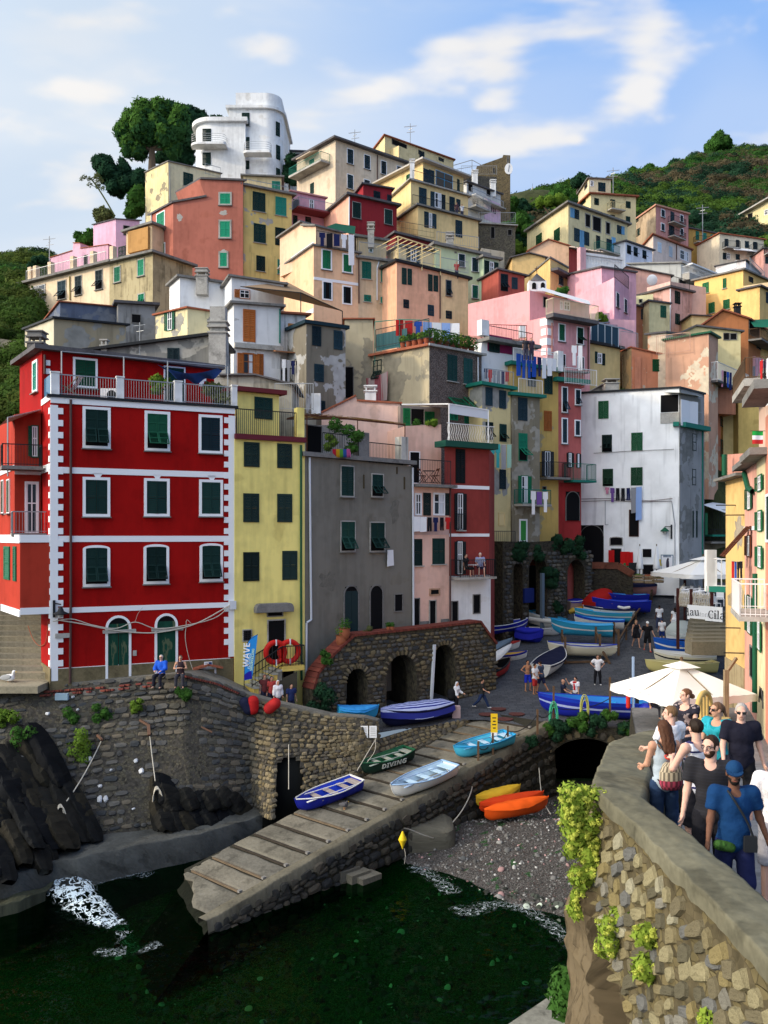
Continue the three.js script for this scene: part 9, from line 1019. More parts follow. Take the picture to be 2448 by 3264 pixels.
{
let f=yelH.F,q=(x,y,out)=>{let a=hit(f,P(8,x,y));return f.o.clone().aS(f.u,a.u).setY(a.y).aS(f.n,out);},g=$c('yellow_house_stairs','outside stairs with black railing rising to the yellow house door','stairs',q(110,590,.6)),o=g.position,st=cc([.4,.4,.36]),yM=pm([.75,.55,.14],.9,'plaster');
let box=(n,a,w,hh,d,m)=>{let b=mesh(n,boxGeo,m,g);b.position.copy(a).sub(o);b.scale.set(w,hh,d);b.rotation.y=f.ry;return b;};
let L0=hit(f,P(8,108,575)),L1=hit(f,P(8,248,560)),w=L1.u-L0.u,ly=L0.y;box('landing',f.o.clone().aS(f.u,L0.u+w/2).setY(ly-.12).aS(f.n,.62),w,.24,1.2,yM);let n=6,S1=hit(f,P(8,-70,705));for(let i=0;i<n;i++){let t=(i+1)/n,u=$e(L0.u,S1.u,(i+.5)/n),y=$e(ly,S1.y,t);box('step',f.o.clone().aS(f.u,u).setY(y-.04).aS(f.n,.62),(L0.u-S1.u)/n+.06,.08,1.2,st);box('riser',f.o.clone().aS(f.u,u).setY(y-.3).aS(f.n,.62),(L0.u-S1.u)/n,.44,1.1,i%2?yM:pm([.2,.19,.16],.9));}
let un=b_(),pv=(u,y,e)=>f.o.clone().aS(f.u,u).setY(y).aS(f.n,e).sub(o);un.tri(pv(L0.u+.8,ly-.3,1.15),pv(S1.u,S1.y-.2,1.15),pv(L0.u+.8,S1.y-.4,1.15));un.tri(pv(L0.u+.8,S1.y-.4,1.15),pv(S1.u,S1.y-.2,1.15),pv(S1.u,S1.y-1,1.15));un.mesh('stair_side',rub([.1,.095,.08],.05),g);let a=pv(L0.u,ly,1.18),b=pv(L1.u,ly,1.18),c=pv(S1.u-.1,S1.y,1.18),e=pv(L1.u,ly,.1);$X([c,a],.95,.2,.02).mesh('railing',C.$p,g);$X([a,b,e],.95,.14,.02).mesh('railing',C.$p,g);let a2=pv(L0.u-.05,ly,.08),c2=pv(S1.u+.35,S1.y+.35,.08);$X([c2,a2],.95,.2,.02).mesh('railing',C.$p,g);
for(let[x,y,lab]of[[125,503,'left red lifebuoy hanging on the railing of the yellow house'],[215,497,'right red lifebuoy hanging on the railing of the yellow house']]){let r=$c('lifebuoy',lab,'lifebuoy',q(x,y,1.28),f.ry,0);let p=at(P(8,x,y),-q(x,y,0).z-1.1);r.position.copy(p);mesh('ring',new TH.TorusGeometry(.48,.13,12,32),pm([.55,.02,.015],.4),r);for(let s of[1,-1])b_().box(0,s*.48,.12,.06,.3,.05).mesh('band',C.$Q,r);}
let fp=at(P(7,1595,790),41.6),fl=$c('feather_flag','tall blue feather flag with white lettering at the foot of the yellow house stairs','flag',fp),k=41.6/F*Z,sh=new TH.Shape();sh.moveTo(-12*k,105*k);sh.lineTo(-6*k,250*k);sh.quadraticCurveTo(0,390*k,75*k,402*k);sh.quadraticCurveTo(60*k,250*k,38*k,115*k);sh.lineTo(-12*k,105*k);let eg=new TH.ExtrudeGeometry(sh,{depth:.015,bevelEnabled:false,curveSegments:14});mesh('cloth',eg,pm([.02,.22,.6],.7),fl);b_().tube([v_(-14*k,0,0),v_(-12*k,110*k,0),v_(-7*k,250*k,0),v_(8*k,350*k,0),v_(75*k,403*k,0)],.02,6,30).mesh('pole',C.$p,fl);mesh('base',new TH.CylinderGeometry(.12,.16,.12,12),C.$Q,fl).position.y=.05;let bs=new TH.Shape();bs.moveTo(-12*k,108*k);bs.lineTo(38*k,118*k);bs.lineTo(36*k,165*k);bs.quadraticCurveTo(10*k,168*k,-11*k,140*k);let bd=mesh('dark_band',new TH.ExtrudeGeometry(bs,{depth:.006,bevelEnabled:false}),pm([.02,.015,.3],.7),fl);bd.position.z=.016;
globalThis.flagSpot={fl,k};
}
function parasol(label,pos,half,rise,hgt,yaw,m=pm([.76,.75,.72],.85)){let g=$c('parasol',label,'parasol',pos,yaw),n=28,rim=(a,r)=>{let c=Math.cos(a),s=Math.sin(a),q=1/Math.max(Math.abs(c),Math.abs(s));return[c*q*r,s*q*r];};mesh('canopy',toCreasedNormals($j(64,10,(u,v)=>{let a=u*Math.PI*2,t=.1+.9*v,[x,z]=rim(a,half*t),k=Math.abs(((u*4+.5)%1)-.5)*2;return v_(x,hgt+rise*(1-t)-.1*Math.sin(t*Math.PI)*(1-k)-.04*t,z);}),.35),m,g);mesh('valance',$j(64,2,(u,v)=>{let[x,z]=rim(u*Math.PI*2,half*(1+.01*v));return v_(x,hgt-.04-v*.28-.025*Math.sin(u*64*2),z);}),m,g);mesh('vent',toCreasedNormals($j(64,4,(u,v)=>{let[x,z]=rim(u*Math.PI*2,half*.26*(v+.02));return v_(x,hgt+rise*1.0+.12-v*rise*.24,z);}),.35),m,g);b_().bar(v_(0,0,0),v_(0,hgt+rise+.2,0),.07).mesh('pole',C.woodL,g);let rb=b_();for(let i=0;i<8;i++){let[x,z]=rim(i*Math.PI/4,half*.97);rb.bar(v_(0,hgt+rise*.92,0),v_(x,hgt-.05,z),.03);}rb.mesh('rib',C.woodL,g);mesh('finial',new TH.SphereGeometry(.07,10,8),C.wood,g).position.y=hgt+rise+.22;return g;}
{let p=at(P(9,1098,960),35);let b=p.clone();b.y=5.4;parasol('huge white square parasol over the near restaurant tables',b,1.95,.95,p.y-5.4-1.1,.35);}
{let p=at(P(9,1240,290),62),b=p.clone();b.y=7.6;parasol('white parasol at the upper restaurant beside the white building',b,2.6,1.0,p.y-7.6-1.1,.2);parasol('second white parasol behind the upper one at the restaurant',at(P(9,1310,300),66).setY(8.4),2.2,.9,at(P(9,1310,292),66).y-8.4-1.0,.5);}
for(let[x,lab]of[[828,'left closed white parasol in front of the white building'],[937,'right closed white parasol in front of the white building']]){let p=at(P(9,x,415),66.5),g=$c('closed_parasol',lab,'parasol',p);mesh('folded_canopy',new TH.LatheGeometry([[.02,2.3],[.1,2.0],[.22,1.0],[.28,.55],[.12,.5]].map(v=>new TH.Vector2(...v)),12),C.white,g);b_().bar(v_(0,-.3,0),v_(0,2.4,0),.06).mesh('pole',C.wood,g);}
{
let q=(x,y,d)=>at(P(9,x,y),d),p0=q(1075,690,55),dk=$c('restaurant_deck','raised timber deck with trellis rail of the restaurant on the right of the lane','deck',p0),o=dk.position,d0=q(1075,600,54),d1=q(1295,640,52),d2=q(1270,460,62),d3=q(1120,470,64),yd=d0.y-.1,fy=v=>v.clone().setY(yd).sub(o);let b=b_();b.quad(fy(d0),fy(d1),fy(d2),fy(d3));b.mesh('floor',C.wood,dk);for(let v of[d0,d1,d2,d3,d0.clone().lerp(d1,.4)])b_().bar(fy(v).setY(fy(v).y-2.6),fy(v).setY(fy(v).y+1.1),.15).mesh('post',pm([.06,.02,.018],.8),dk);let tr=b_();for(let[a,c]of[[d0,d1],[d0,d3]]){let n=16;for(let i=0;i<n;i++){let A=fy(a).lerp(fy(c),i/n),Bq=fy(a).lerp(fy(c),(i+1)/n);tr.bar(A,Bq.clone().setY(Bq.y+.9),.035);tr.bar(A.clone().setY(A.y+.9),Bq,.035);}}tr.mesh('trellis',pm([.5,.45,.36],.9),dk);
let sgn=$c('restaurant_sign','long white restaurant sign board on the front of the deck','sign',d0.clone().lerp(d1,.5).setY(yd-.25)),dv=d1.clone().sub(d0).setY(0),W=dv.length();sgn.rotation.y=Math.atan2(-dv.z,dv.x);sgn.position.add(v_(.25,0,1.0));b_().box(0,0,0,W,.85,.06).mesh('board',C.$Q,sgn);globalThis.signSpot={sgn,W};
let cg=b_();for(let x of[-.2,.2])for(let z of[-.2,.2])cg.bar(v_(x,0,z),v_(x,z<0?.85:.45,z),.035);cg.box(0,.45,0,.44,.04,.44);let cb=b_();cb.box(0,.68,-.2,.42,.34,.03);let wm=pm([.7,.71,.73],.6),tg=b_();tg.box(0,.74,0,.8,.04,.8).bar(v_(0,0,0),v_(0,.74,0),.07).box(0,.02,0,.45,.04,.45);let n=0;let ordR=['first','second','third','fourth','fifth','sixth'],r=rng(44);
for(let j=0;j<5;j++)for(let i=0;i<3;i++){let A=fy(d0).lerp(fy(d3),.12+j*.17),Bq=fy(d1).lerp(fy(d2),.12+j*.17),p=A.lerp(Bq,.2+i*.3).add(o);if(i===2&&j>3)continue;let side=['lane side','middle','house side'][i];if((i+j)%2===0){let t=$c('restaurant_table',`white table, ${ordR[j]} row back on the restaurant deck, ${side}`,'table',p,.3);mesh('table',tg.done(),wm,t).name='tabletop';b_().box(0,.765,0,.86,.01,.86).mesh('cloth',C.$Q,t);}else{for(let s of[-1,1]){let t=$c('restaurant_chair',`white chair, ${ordR[j]} row back on the restaurant deck, ${side}, ${s < 0 ? 'left' : 'right'} of pair`,'chair',p.clone().add(v_(s*.45,0,0)),s*1.5+rr(-.2,.2,r));mesh('frame',cg.done(),wm,t);mesh('backrest',cb.done(),wm,t);}}}
let stp=$c('lane_steps','worn stone steps between the restaurant deck and the ochre house','steps',q(1320,830,50)),so=stp.position;for(let i=0;i<9;i++){let a=q(1340,840-i*24,46.5+i*1.0).sub(so);mesh('step',b_().box(0,-.3,0,3.2,.7,1.1).done(),cc([.16,.145,.11]),stp).position.copy(a);}
for(let[x,y,d,lab,yaw]of[[1320,600,53,'white chair on the steps beside the restaurant deck, lower one',.4],[1350,570,55,'white chair near the ochre house wall, upper one',-.3]]){let t=$c('restaurant_chair',lab,'chair',q(x,y+40,d),yaw);mesh('frame',cg.done(),wm,t);mesh('backrest',cb.done(),wm,t);}
let bl=$c('corner_balcony','white railed balcony with green edge in front of the upper parasol','balcony',q(1320,490,47)),bo=bl.position,x0=q(1262,485,47).sub(bo),x1=q(1390,490,46.5).sub(bo);b_().bar(x0.clone().setY(x0.y-.1),x1.clone().setY(x1.y-.1),.3).mesh('edge',C.$v,bl);$X([x0,x1],1.5,.22,.04).mesh('railing',C.railW,bl);b_().box(x0.x+.2,.9,x0.z,.5,2.2,.4).mesh('pillar',C.white,bl);{let fb=b_();fb.quad(x0,x1,x1.clone().add(v_(.8,0,-2)),x0.clone().add(v_(.8,0,-2)));fb.mesh('floor',C.slab,bl);}
}
{let p=at(P(9,1045,1275),35.5).setY(5.4),t=$c('dining_table','small dark table with a plate under the huge white parasol','table',p);b_().box(0,.72,0,.9,.05,.9).bar(v_(-.35,0,-.35),v_(-.35,.7,-.35),.06).bar(v_(.35,0,.35),v_(.35,.7,.35),.06).bar(v_(.35,0,-.35),v_(.35,.7,-.35),.06).bar(v_(-.35,0,.35),v_(-.35,.7,.35),.06).mesh('tabletop',C.$k,t);mesh('plate',new TH.CylinderGeometry(.16,.1,.06,16),C.white,t).position.y=.78;let c=at(P(9,1245,1395),17.5),ch=$c('wicker_chair','round backed yellow wicker chair behind the teal T-shirt woman','chair',c.setY(9.0),.8);mesh('backrest',new TH.TorusGeometry(.3,.05,8,20,Math.PI),pm([.55,.36,.12],.8),ch).position.y=.6;b_().box(0,.4,.2,.5,.06,.45).box(0,.62,0,.06,.45,.04).box(.14,.6,0,.06,.4,.04).box(-.14,.6,0,.06,.4,.04).mesh('seat',pm([.5,.34,.12],.8),ch);}
{let p=at(P(9,1388,1340),33),t=$c('timber_post','weathered pale timber post at the right corner of the near parasol','post',p.setY(5.4));b_().bar(v_(0,0,0),v_(0,2.6,0),.16).bar(v_(0,2.5,0),v_(.5,3,-.3),.1).mesh('shaft',C.woodL,t);}
H=$b('ochre_street_house','sunlit ochre house with a bare patch of render at the right end of the square',{t:6,m:[[1385,1054],[1508,1015]],d:[44.5,40.5],s:6,base:3.2,mat:pm([.74,.5,.2],.92,'plaster',['plaster',.015]),rm:C.slab,th:.18,ov:.5,flat:1});
{$t(H,'F',9,1385,1508,938,1500,pm([.38,.31,.19],.95,'dirty'),{$a:'bare_base',dep:.06});patch(H,'F',6,1470,1385,70,230,cc([.42,.36,.28]),9);patch(H,'F',9,1450,560,110,320,cc([.46,.38,.26]),10);let u=sub(H,{t:6,m:[[1397,880],[1590,865]],d:[45.5,41],s:4,base:H.top,mat:plaster([.62,.3,.23]),roof:0,$a:'upper_wall'});$x(H,'F',6,[[1388,880],[1388,1015]],C.gMid,.12);let rodM=C.$p;for(let[t,x,y]of[[6,1450,1208],[6,1505,1272],[9,1480,752],[9,1520,915]]){let c=hit(H.F,P(t,Math.min(x,1505),y)),b=b_();b.bar(v_(0,0,0),v_(0,0,.9),.05);put(H,H.F,b.mesh('drying_rod',rodM,H.g),c.u,c.y,0);}}
H=$b('pink_street_house','sunlit pink house with long green shutters on the right edge lane',{t:6,m:[[1508,985],[1585,930]],d:[40.5,36],s:6,base:3.4,mat:plaster([.72,.38,.3]),rm:C.slab,th:.3,ov:.5,flat:1});
{let G={col:pm([.012,.07,.03],.55)};$d(H,'F',9,[[1530,540,1552,790,'o']],{...G,$a:'tall_window'});win(H,'F',6,[1530,1090,1552,1240,'o'],G);win(H,'F',6,[1528,1400,1548,1545,'o'],{col:C.brownD});win(H,'F',9,[1545,870,1570,1080,'d'],{$a:'doorway'});$t(H,'F',6,1508,1585,1350,1372);$x(H,'F',6,[[1520,1000],[1545,1100],[1575,1120]],C.gMid,.12);let c=hit(H.F,P(6,1540,1480));for(let s of[-.5,.8]){let m=put(H,H.F,mesh('shutter_flap',shutterGeo,C.brownD,H.g),c.u+s,c.y+.9,.05);m.scale.set(.8,1.7,.05);m.rotation.set(-.7,H.F.ry,0,'YXZ');}}
H=$b('cream_street_house','narrow cream house front with green shutters nearer on the right lane',{t:6,m:[[1585,930],[1642,870]],d:[36,33],s:6,base:4.4,mat:plaster([.74,.64,.4]),rm:C.slab,th:.35,ov:.6,flat:1});
{let G={col:pm([.012,.09,.035],.55)};for(let y of[[1010,1120],[1240,1380],[1470,1620]])win(H,'F',6,[1598,y[0],1622,y[1],'o'],G);win(H,'F',9,[1595,700,1615,900,'o'],G);win(H,'F',9,[1605,1140,1630,1210,'d'],{$W:1});$x(H,'F',9,[[1590,400],[1588,1300]],C.gMid,.1);}
H=$b('salmon_street_house','salmon house at the right picture edge with a white railed balcony',{t:6,m:[[1642,640],[1760,440]],d:[33,28],s:6,base:5,mat:plaster([.66,.27,.19]),roof:0,flat:1});
{let c=hit(H.F,P(9,1650,340));$h(H,'F',9,1640,1720,640,{out:1.2,h:1.1,rail:C.railW,sp:.16});win(H,'F',6,[1650,1130,1700,1450,'b'],{$g:.1,$n:C.$Q,col:C.$l,$a:'big_shutter'});$h(H,'F',6,1640,1740,545,{out:.8,mat:C.slab,rail:0,th:.3});}
H=$b('upper_lane_house','cream and pink house with a grey concrete ledge at the top right of the lane',{t:6,m:[[1600,480],[1700,380]],d:[52,46],s:6,base:16,mat:plaster([.7,.5,.4]),rm:C.slab,th:.3,ov:.6,flat:1});
{$h(H,'F',6,1590,1690,520,{out:1.4,mat:C.$k,th:.4,rail:C.wood,h:1.1});let fg=hit(H.F,P(6,1600,760)),fl=$c('tricolour_flag','small green, white and red flag hanging over the lane at the right','flag',at(P(6,1592,770),44));fl.scale.setScalar(.6);[[pm([.02,.34,.06],.8),.35],[C.$Q,0],[pm([.5,.03,.03],.8),-.35]].forEach(([m,y])=>{let s=mesh('stripe',$j(6,2,(u,v)=>v_((u-.5)*.9,y+(v-.5)*.35,Math.sin(u*6)*.05)),m,fl);});b_().bar(v_(-.6,.55,0),v_(.9,.55,0),.04).mesh('rod',C.$p,fl);}
let CN={white:[.74,.75,.78],black:[.012,.012,.016],red:[.45,.02,.02],blue:[.02,.08,.4],navy:[.015,.02,.08],grey:[.25,.26,.29],'light blue':[.25,.38,.7],pink:[.6,.25,.35],purple:[.16,.08,.3],teal:[.04,.3,.32],'pale green':[.3,.5,.4]};
let ORD=['first','second','third','fourth','fifth','sixth','seventh','eighth','ninth'];
function $D(where,t,x0,y0,x1,y1,d0,d1,list,sg=.1){let a=at(P(t,x0,y0),d0),b=at(P(t,x1,y1),d1),pts=sag(a,b,sg,12),ln=b_().tube(pts,.012,4).mesh('clothes_line',C.rope);tag(ln,`clothes line ${where}`,'clothes line');let cv=new TH.CatmullRomCurve3(pts),L=a.distanceTo(b),n=list.length;list.forEach(([kind,cn,h,wf=.8],i)=>{let p=cv.getPoint((i+.5)/n),dir=b.clone().sub(a).setY(0).normalize(),w=Math.min(L/n*wf,kind==='sheet'?9:.75),sh=new TH.Shape(),W=w/2;if(kind==='shirt'){sh.moveTo(-W,0);sh.lineTo(-W*1.05,-h*.35);sh.lineTo(-W*.62,-h*.38);sh.lineTo(-W*.62,-h);sh.lineTo(W*.62,-h);sh.lineTo(W*.62,-h*.38);sh.lineTo(W*1.05,-h*.35);sh.lineTo(W,0);}else if(kind==='trousers'){sh.moveTo(-W*.8,0);sh.lineTo(-W*.85,-h);sh.lineTo(-W*.15,-h);sh.lineTo(0,-h*.4);sh.lineTo(W*.15,-h);sh.lineTo(W*.85,-h);sh.lineTo(W*.8,0);}else{sh.moveTo(-W,0);sh.lineTo(-W*.98,-h);sh.lineTo(W*1.0,-h*.97);sh.lineTo(W,0);}let g=new TH.ExtrudeGeometry(sh,{depth:.025,bevelEnabled:false,steps:1});let m=mesh(kind==='sheet'?'bed_sheet':kind==='towel'?'towel':kind,g,cloth(CN[cn]));m.position.copy(p);m.rotation.set(.04*Math.sin(i*3),Math.atan2(-dir.z,dir.x)+.12*Math.sin(i*5),0,'YXZ');tag(m,`${ORD[i]} from left on the line ${where}: ${cn} ${kind}`,'laundry');});}
$D('under the white building windows',6,600,1092,840,1088,69.8,68.8,[['shirt','pink',.5],['shirt','purple',1.1],['trousers','black',.95],['trousers','black',1.0],['trousers','navy',.95],['towel','grey',2.0,.95],['towel','light blue',2.6,1.1]]);
$D('across the pink house windows',5,1022,1280,1262,1285,49.7,51,[['towel','white',.85,1],['towel','white',.85,1],['trousers','black',.8],['shirt','navy',.8],['trousers','black',.75],['shirt','red',.7]],.04);
$D('on the tan house terrace',5,900,5,1320,30,61,61.5,[['towel','red',1.1],['towel','red',1.2],['shirt','blue',.9],['sheet','light blue',1.8,.95],['sheet','white',1.9,.95],['sheet','light blue',1.9,.95],['sheet','white',1.8,.95]],.05);
$D('on the white balcony house',5,165,262,315,275,57.9,58.2,[['shirt','white',1.5],['shirt','grey',1.4],['shirt','navy',.9],['shirt','black',.8],['shirt','red',.8]],.03);
$D('by the flaking yellow house',5,1512,805,1659,815,60,60.4,[['shirt','teal',1.9],['shirt','teal',1.6],['towel','grey',1.7],['towel','pale green',1.6]],.05);
$D('on the ochre slab house terrace',6,25,222,290,262,62.8,64.8,[['towel','blue',1.6],['shirt','blue',1.7],['shirt','blue',1.6],['sheet','blue',1.5,.9],['shirt','navy',1.4],['towel','white',1.5],['towel','white',1.3],['towel','white',.9]],.05);
$D('by the striped awning terrace',5,1475,320,1640,345,62,63,[['shirt','navy',.7],['shirt','red',1.6],['shirt','grey',.9],['trousers','grey',.9],['towel','navy',.9],['towel','red',.7]],.05);
$D('of the green shuttered balcony',6,118,1115,235,1122,60.9,61.3,[['shirt','white',1.6],['towel','purple',.9],['shirt','white',1.4]],.03);
$D('in front of the large pink house',3,383,1425,462,1425,71.2,71.4,[['shirt','white',1.6],['trousers','white',2.0]],.02);
$D('on the alley balcony',6,1352,330,1425,350,74,74.6,[['shirt','pink',1.4],['towel','black',1.3],['shirt','blue',1.3],['towel','navy',1.5]],.03);
$D('of the apricot house terrace',2,405,1098,640,1115,78.8,79.8,[['shirt','navy',1.2],['towel','black',1.3],['towel','navy',1.1],['shirt','white',1.2],['towel','white',2.8]],.05);
$D('on the white corner building loggia',6,1092,520,1200,540,67.6,69.5,[['sheet','white',2.0,.95],['sheet','white',1.8,.95]],.03);
$D('at the right picture edge',6,1608,270,1670,250,43,41,[['shirt','red',1.5],['shirt','black',1.6],['shirt','white',2.2]],.05);
$D('on the ochre street house',9,1425,318,1495,318,38.5,37.5,[['towel','red',1.9],['towel','blue',1.9],['shirt','black',.9],['shirt','black',.8]],.03);
{let c=hit(gryH.F,P(5,858,1545)),m=mesh('dish_towel',new TH.ExtrudeGeometry(new TH.Shape([[-.22,.4],[-.25,-.5],[.25,-.45],[.2,.4]].map(a=>new TH.Vector2(...a))),{depth:.03,bevelEnabled:false}),C.$Q);m.position.copy(gryH.F.o.clone().aS(gryH.F.u,c.u).setY(c.y).aS(gryH.F.n,.15));m.rotation.y=gryH.F.ry;tag(m,'single white cloth hanging on the line of the grey house front','laundry');let k=hit(tanH.S,P(5,757,455)),s=mesh('patterned_sheet',$j(20,10,(u,v)=>{let p=v_((u-.5)*3.4,(v-.5)*2.0+(v>.5?-.5*Math.sin(u*Math.PI)*(v-.5):0),.1*Math.sin(u*14)*(1-v));return p;}),$E([.5,.4,.4],[.34,.1,.12],.47,960,1.2));s.position.copy(tanH.S.o.clone().aS(tanH.S.u,k.u).setY(k.y).aS(tanH.S.n,.3));s.rotation.y=tanH.S.ry;tag(s,'red and white patterned cloth hung under the tan house window','laundry');}
for(let i=0;i<12;i++){let u=(i+.5)/12,p=i<5?tanH.S.o.clone().aS(tanH.S.u,tanH.S.len*(.45+u*1.2)):tanH.F.o.clone().aS(tanH.F.u,tanH.F.len*(u-.38)*1.5),n=i<5?tanH.S.n:tanH.F.n;p.setY(tanH.top+.22).aS(n,-.35);let t=$c('terrace_pot',`terracotta pot with plant, ${[...ORD, 'tenth', 'eleventh', 'twelfth'][i]} from the left along the tan house terrace`,'flower pot',p);mesh('pot',new TH.LatheGeometry([[0,0],[.16,0],[.24,.4],[.27,.42]].map(v=>new TH.Vector2(...v)),10),pm([.3,.09,.05],.85),t);$S([[0,.65,0,.3+(i>4?.25:0)]],240,.13,300+i).mesh('plant',i%3?GM.broad:GM.bright,t);}
{let q=(x,y,d)=>at(P(4,x,y),d),y0=redH.top+.12,dc=$c('deck_chair','red and white striped deck chair on the red house terrace','deck chair',q(450,480,39.9).setY(y0));let b=b_();b.bar(v_(-.55,0,0),v_(.45,1.0,0),.04).bar(v_(-.55,0,-.5),v_(.45,1.0,-.5),.04).bar(v_(.5,0,0),v_(-.4,.6,0),.04).bar(v_(.5,0,-.5),v_(-.4,.6,-.5),.04).mesh('frame',C.woodL,dc);for(let i=0;i<6;i++)mesh('stripe',$j(8,1,(u,v)=>v_($e(-.4,.45,u),$e(.45,1,u)-.32*Math.sin(u*Math.PI),-.02-(i+v*.9)*.078)),i%2?C.$Q:pm([.3,.08,.12],.9),dc);let ac=$c('air_conditioner','white air conditioner unit standing on the red house terrace','air conditioner',q(712,500,41.2).setY(y0));b_().box(0,.3,0,.8,.6,.3).mesh('case',C.$Q,ac);let fan=mesh('fan_grille',new TH.CircleGeometry(.22,20),C.$p,ac);fan.position.set(.12,.3,.152);
$F('potted_tree','tall leafy plant in a terracotta pot on the red house terrace',q(1040,455,42).setY(y0+.9),.5,{$f:401,n:500,size:.14,tall:1.5,m:GM.bright});$F('potted_palm','feathery palm plant at the right end of the red house terrace',q(1400,500,43).setY(y0+.6),.65,{$f:402,n:600,size:.16,m:GM.olive});
let p=[q(1018,295,41.2),q(1060,275,42.5),q(1200,345,42.3),q(1320,340,43.2),q(1410,320,43)],sb=b_();let A=p[0],Bq=p[4];let sail=mesh('shade_sail',$j(20,6,(u,v)=>{let a=A.clone().lerp(Bq,u);a.y-=.55*Math.sin(u*Math.PI)*(.6+.4*v);a.z-=v*1.2;a.y+=.1*v*Math.sin(u*20);return a;}),pm([.03,.12,.5],.8));tag(sail,'rolled blue shade sail slung across the red house terrace','sail');
let g2=(x,y,d)=>at(P(5,x,y),d);for(let[x,y,r,m,lab]of[[560,740,.7,GM.broad,'large green bush plant on the grey house terrace'],[640,800,.55,GM.broad,'leafy plant by the post on the grey house terrace'],[500,800,.4,GM.bright,'small bright plant near the hut door on the grey terrace'],[1030,680,.3,GM.broad,'plant on the ledge by the green shutters'],[1130,665,.35,GM.bright,'plant with yellow tips beside the green shutters ledge']])$F('terrace_plant',lab,g2(x,y,x>1000?52.8:46.5),r,{$f:410+x,n:600,size:.12,m});let hm=$c('rainbow_hammock','brightly coloured striped hammock cloth on the grey house terrace','hammock',g2(555,830,45.6));[[.5,.02,.05],[.6,.35,.02],[.1,.35,.06],[.03,.1,.4],[.5,.1,.3]].forEach((c,i)=>mesh('stripe',$j(8,2,(u,v)=>v_(-.45+(i+v)*.18,-.25-.35*Math.sin(u*Math.PI)+u*.1,(u-.5)*.7)),pm(c,.9),hm));
let tb=$c('bistro_table','small folding table on the pink house balcony','table',at(P(5,1120,1065),51));b_().box(0,.7,0,.7,.03,.5).bar(v_(-.3,0,0),v_(.3,.7,0),.03).bar(v_(.3,0,0),v_(-.3,.7,0),.03).mesh('tabletop',C.$p,tb);for(let[x,lab]of[[1075,'left folding chair on the pink house balcony'],[1162,'right folding chair on the pink house balcony']]){let c=$c('folding_chair',lab,'chair',at(P(5,x,1065),51),x<1100?1.2:-1.2);b_().box(0,.42,0,.4,.03,.4).bar(v_(-.18,0,.2),v_(-.18,.85,-.2),.03).bar(v_(.18,0,.2),v_(.18,.85,-.2),.03).bar(v_(-.18,0,-.2),v_(-.18,.45,.2),.03).bar(v_(.18,0,-.2),v_(.18,.45,.2),.03).box(0,.78,-.18,.36,.12,.03).mesh('frame',C.brownD,c);}
}
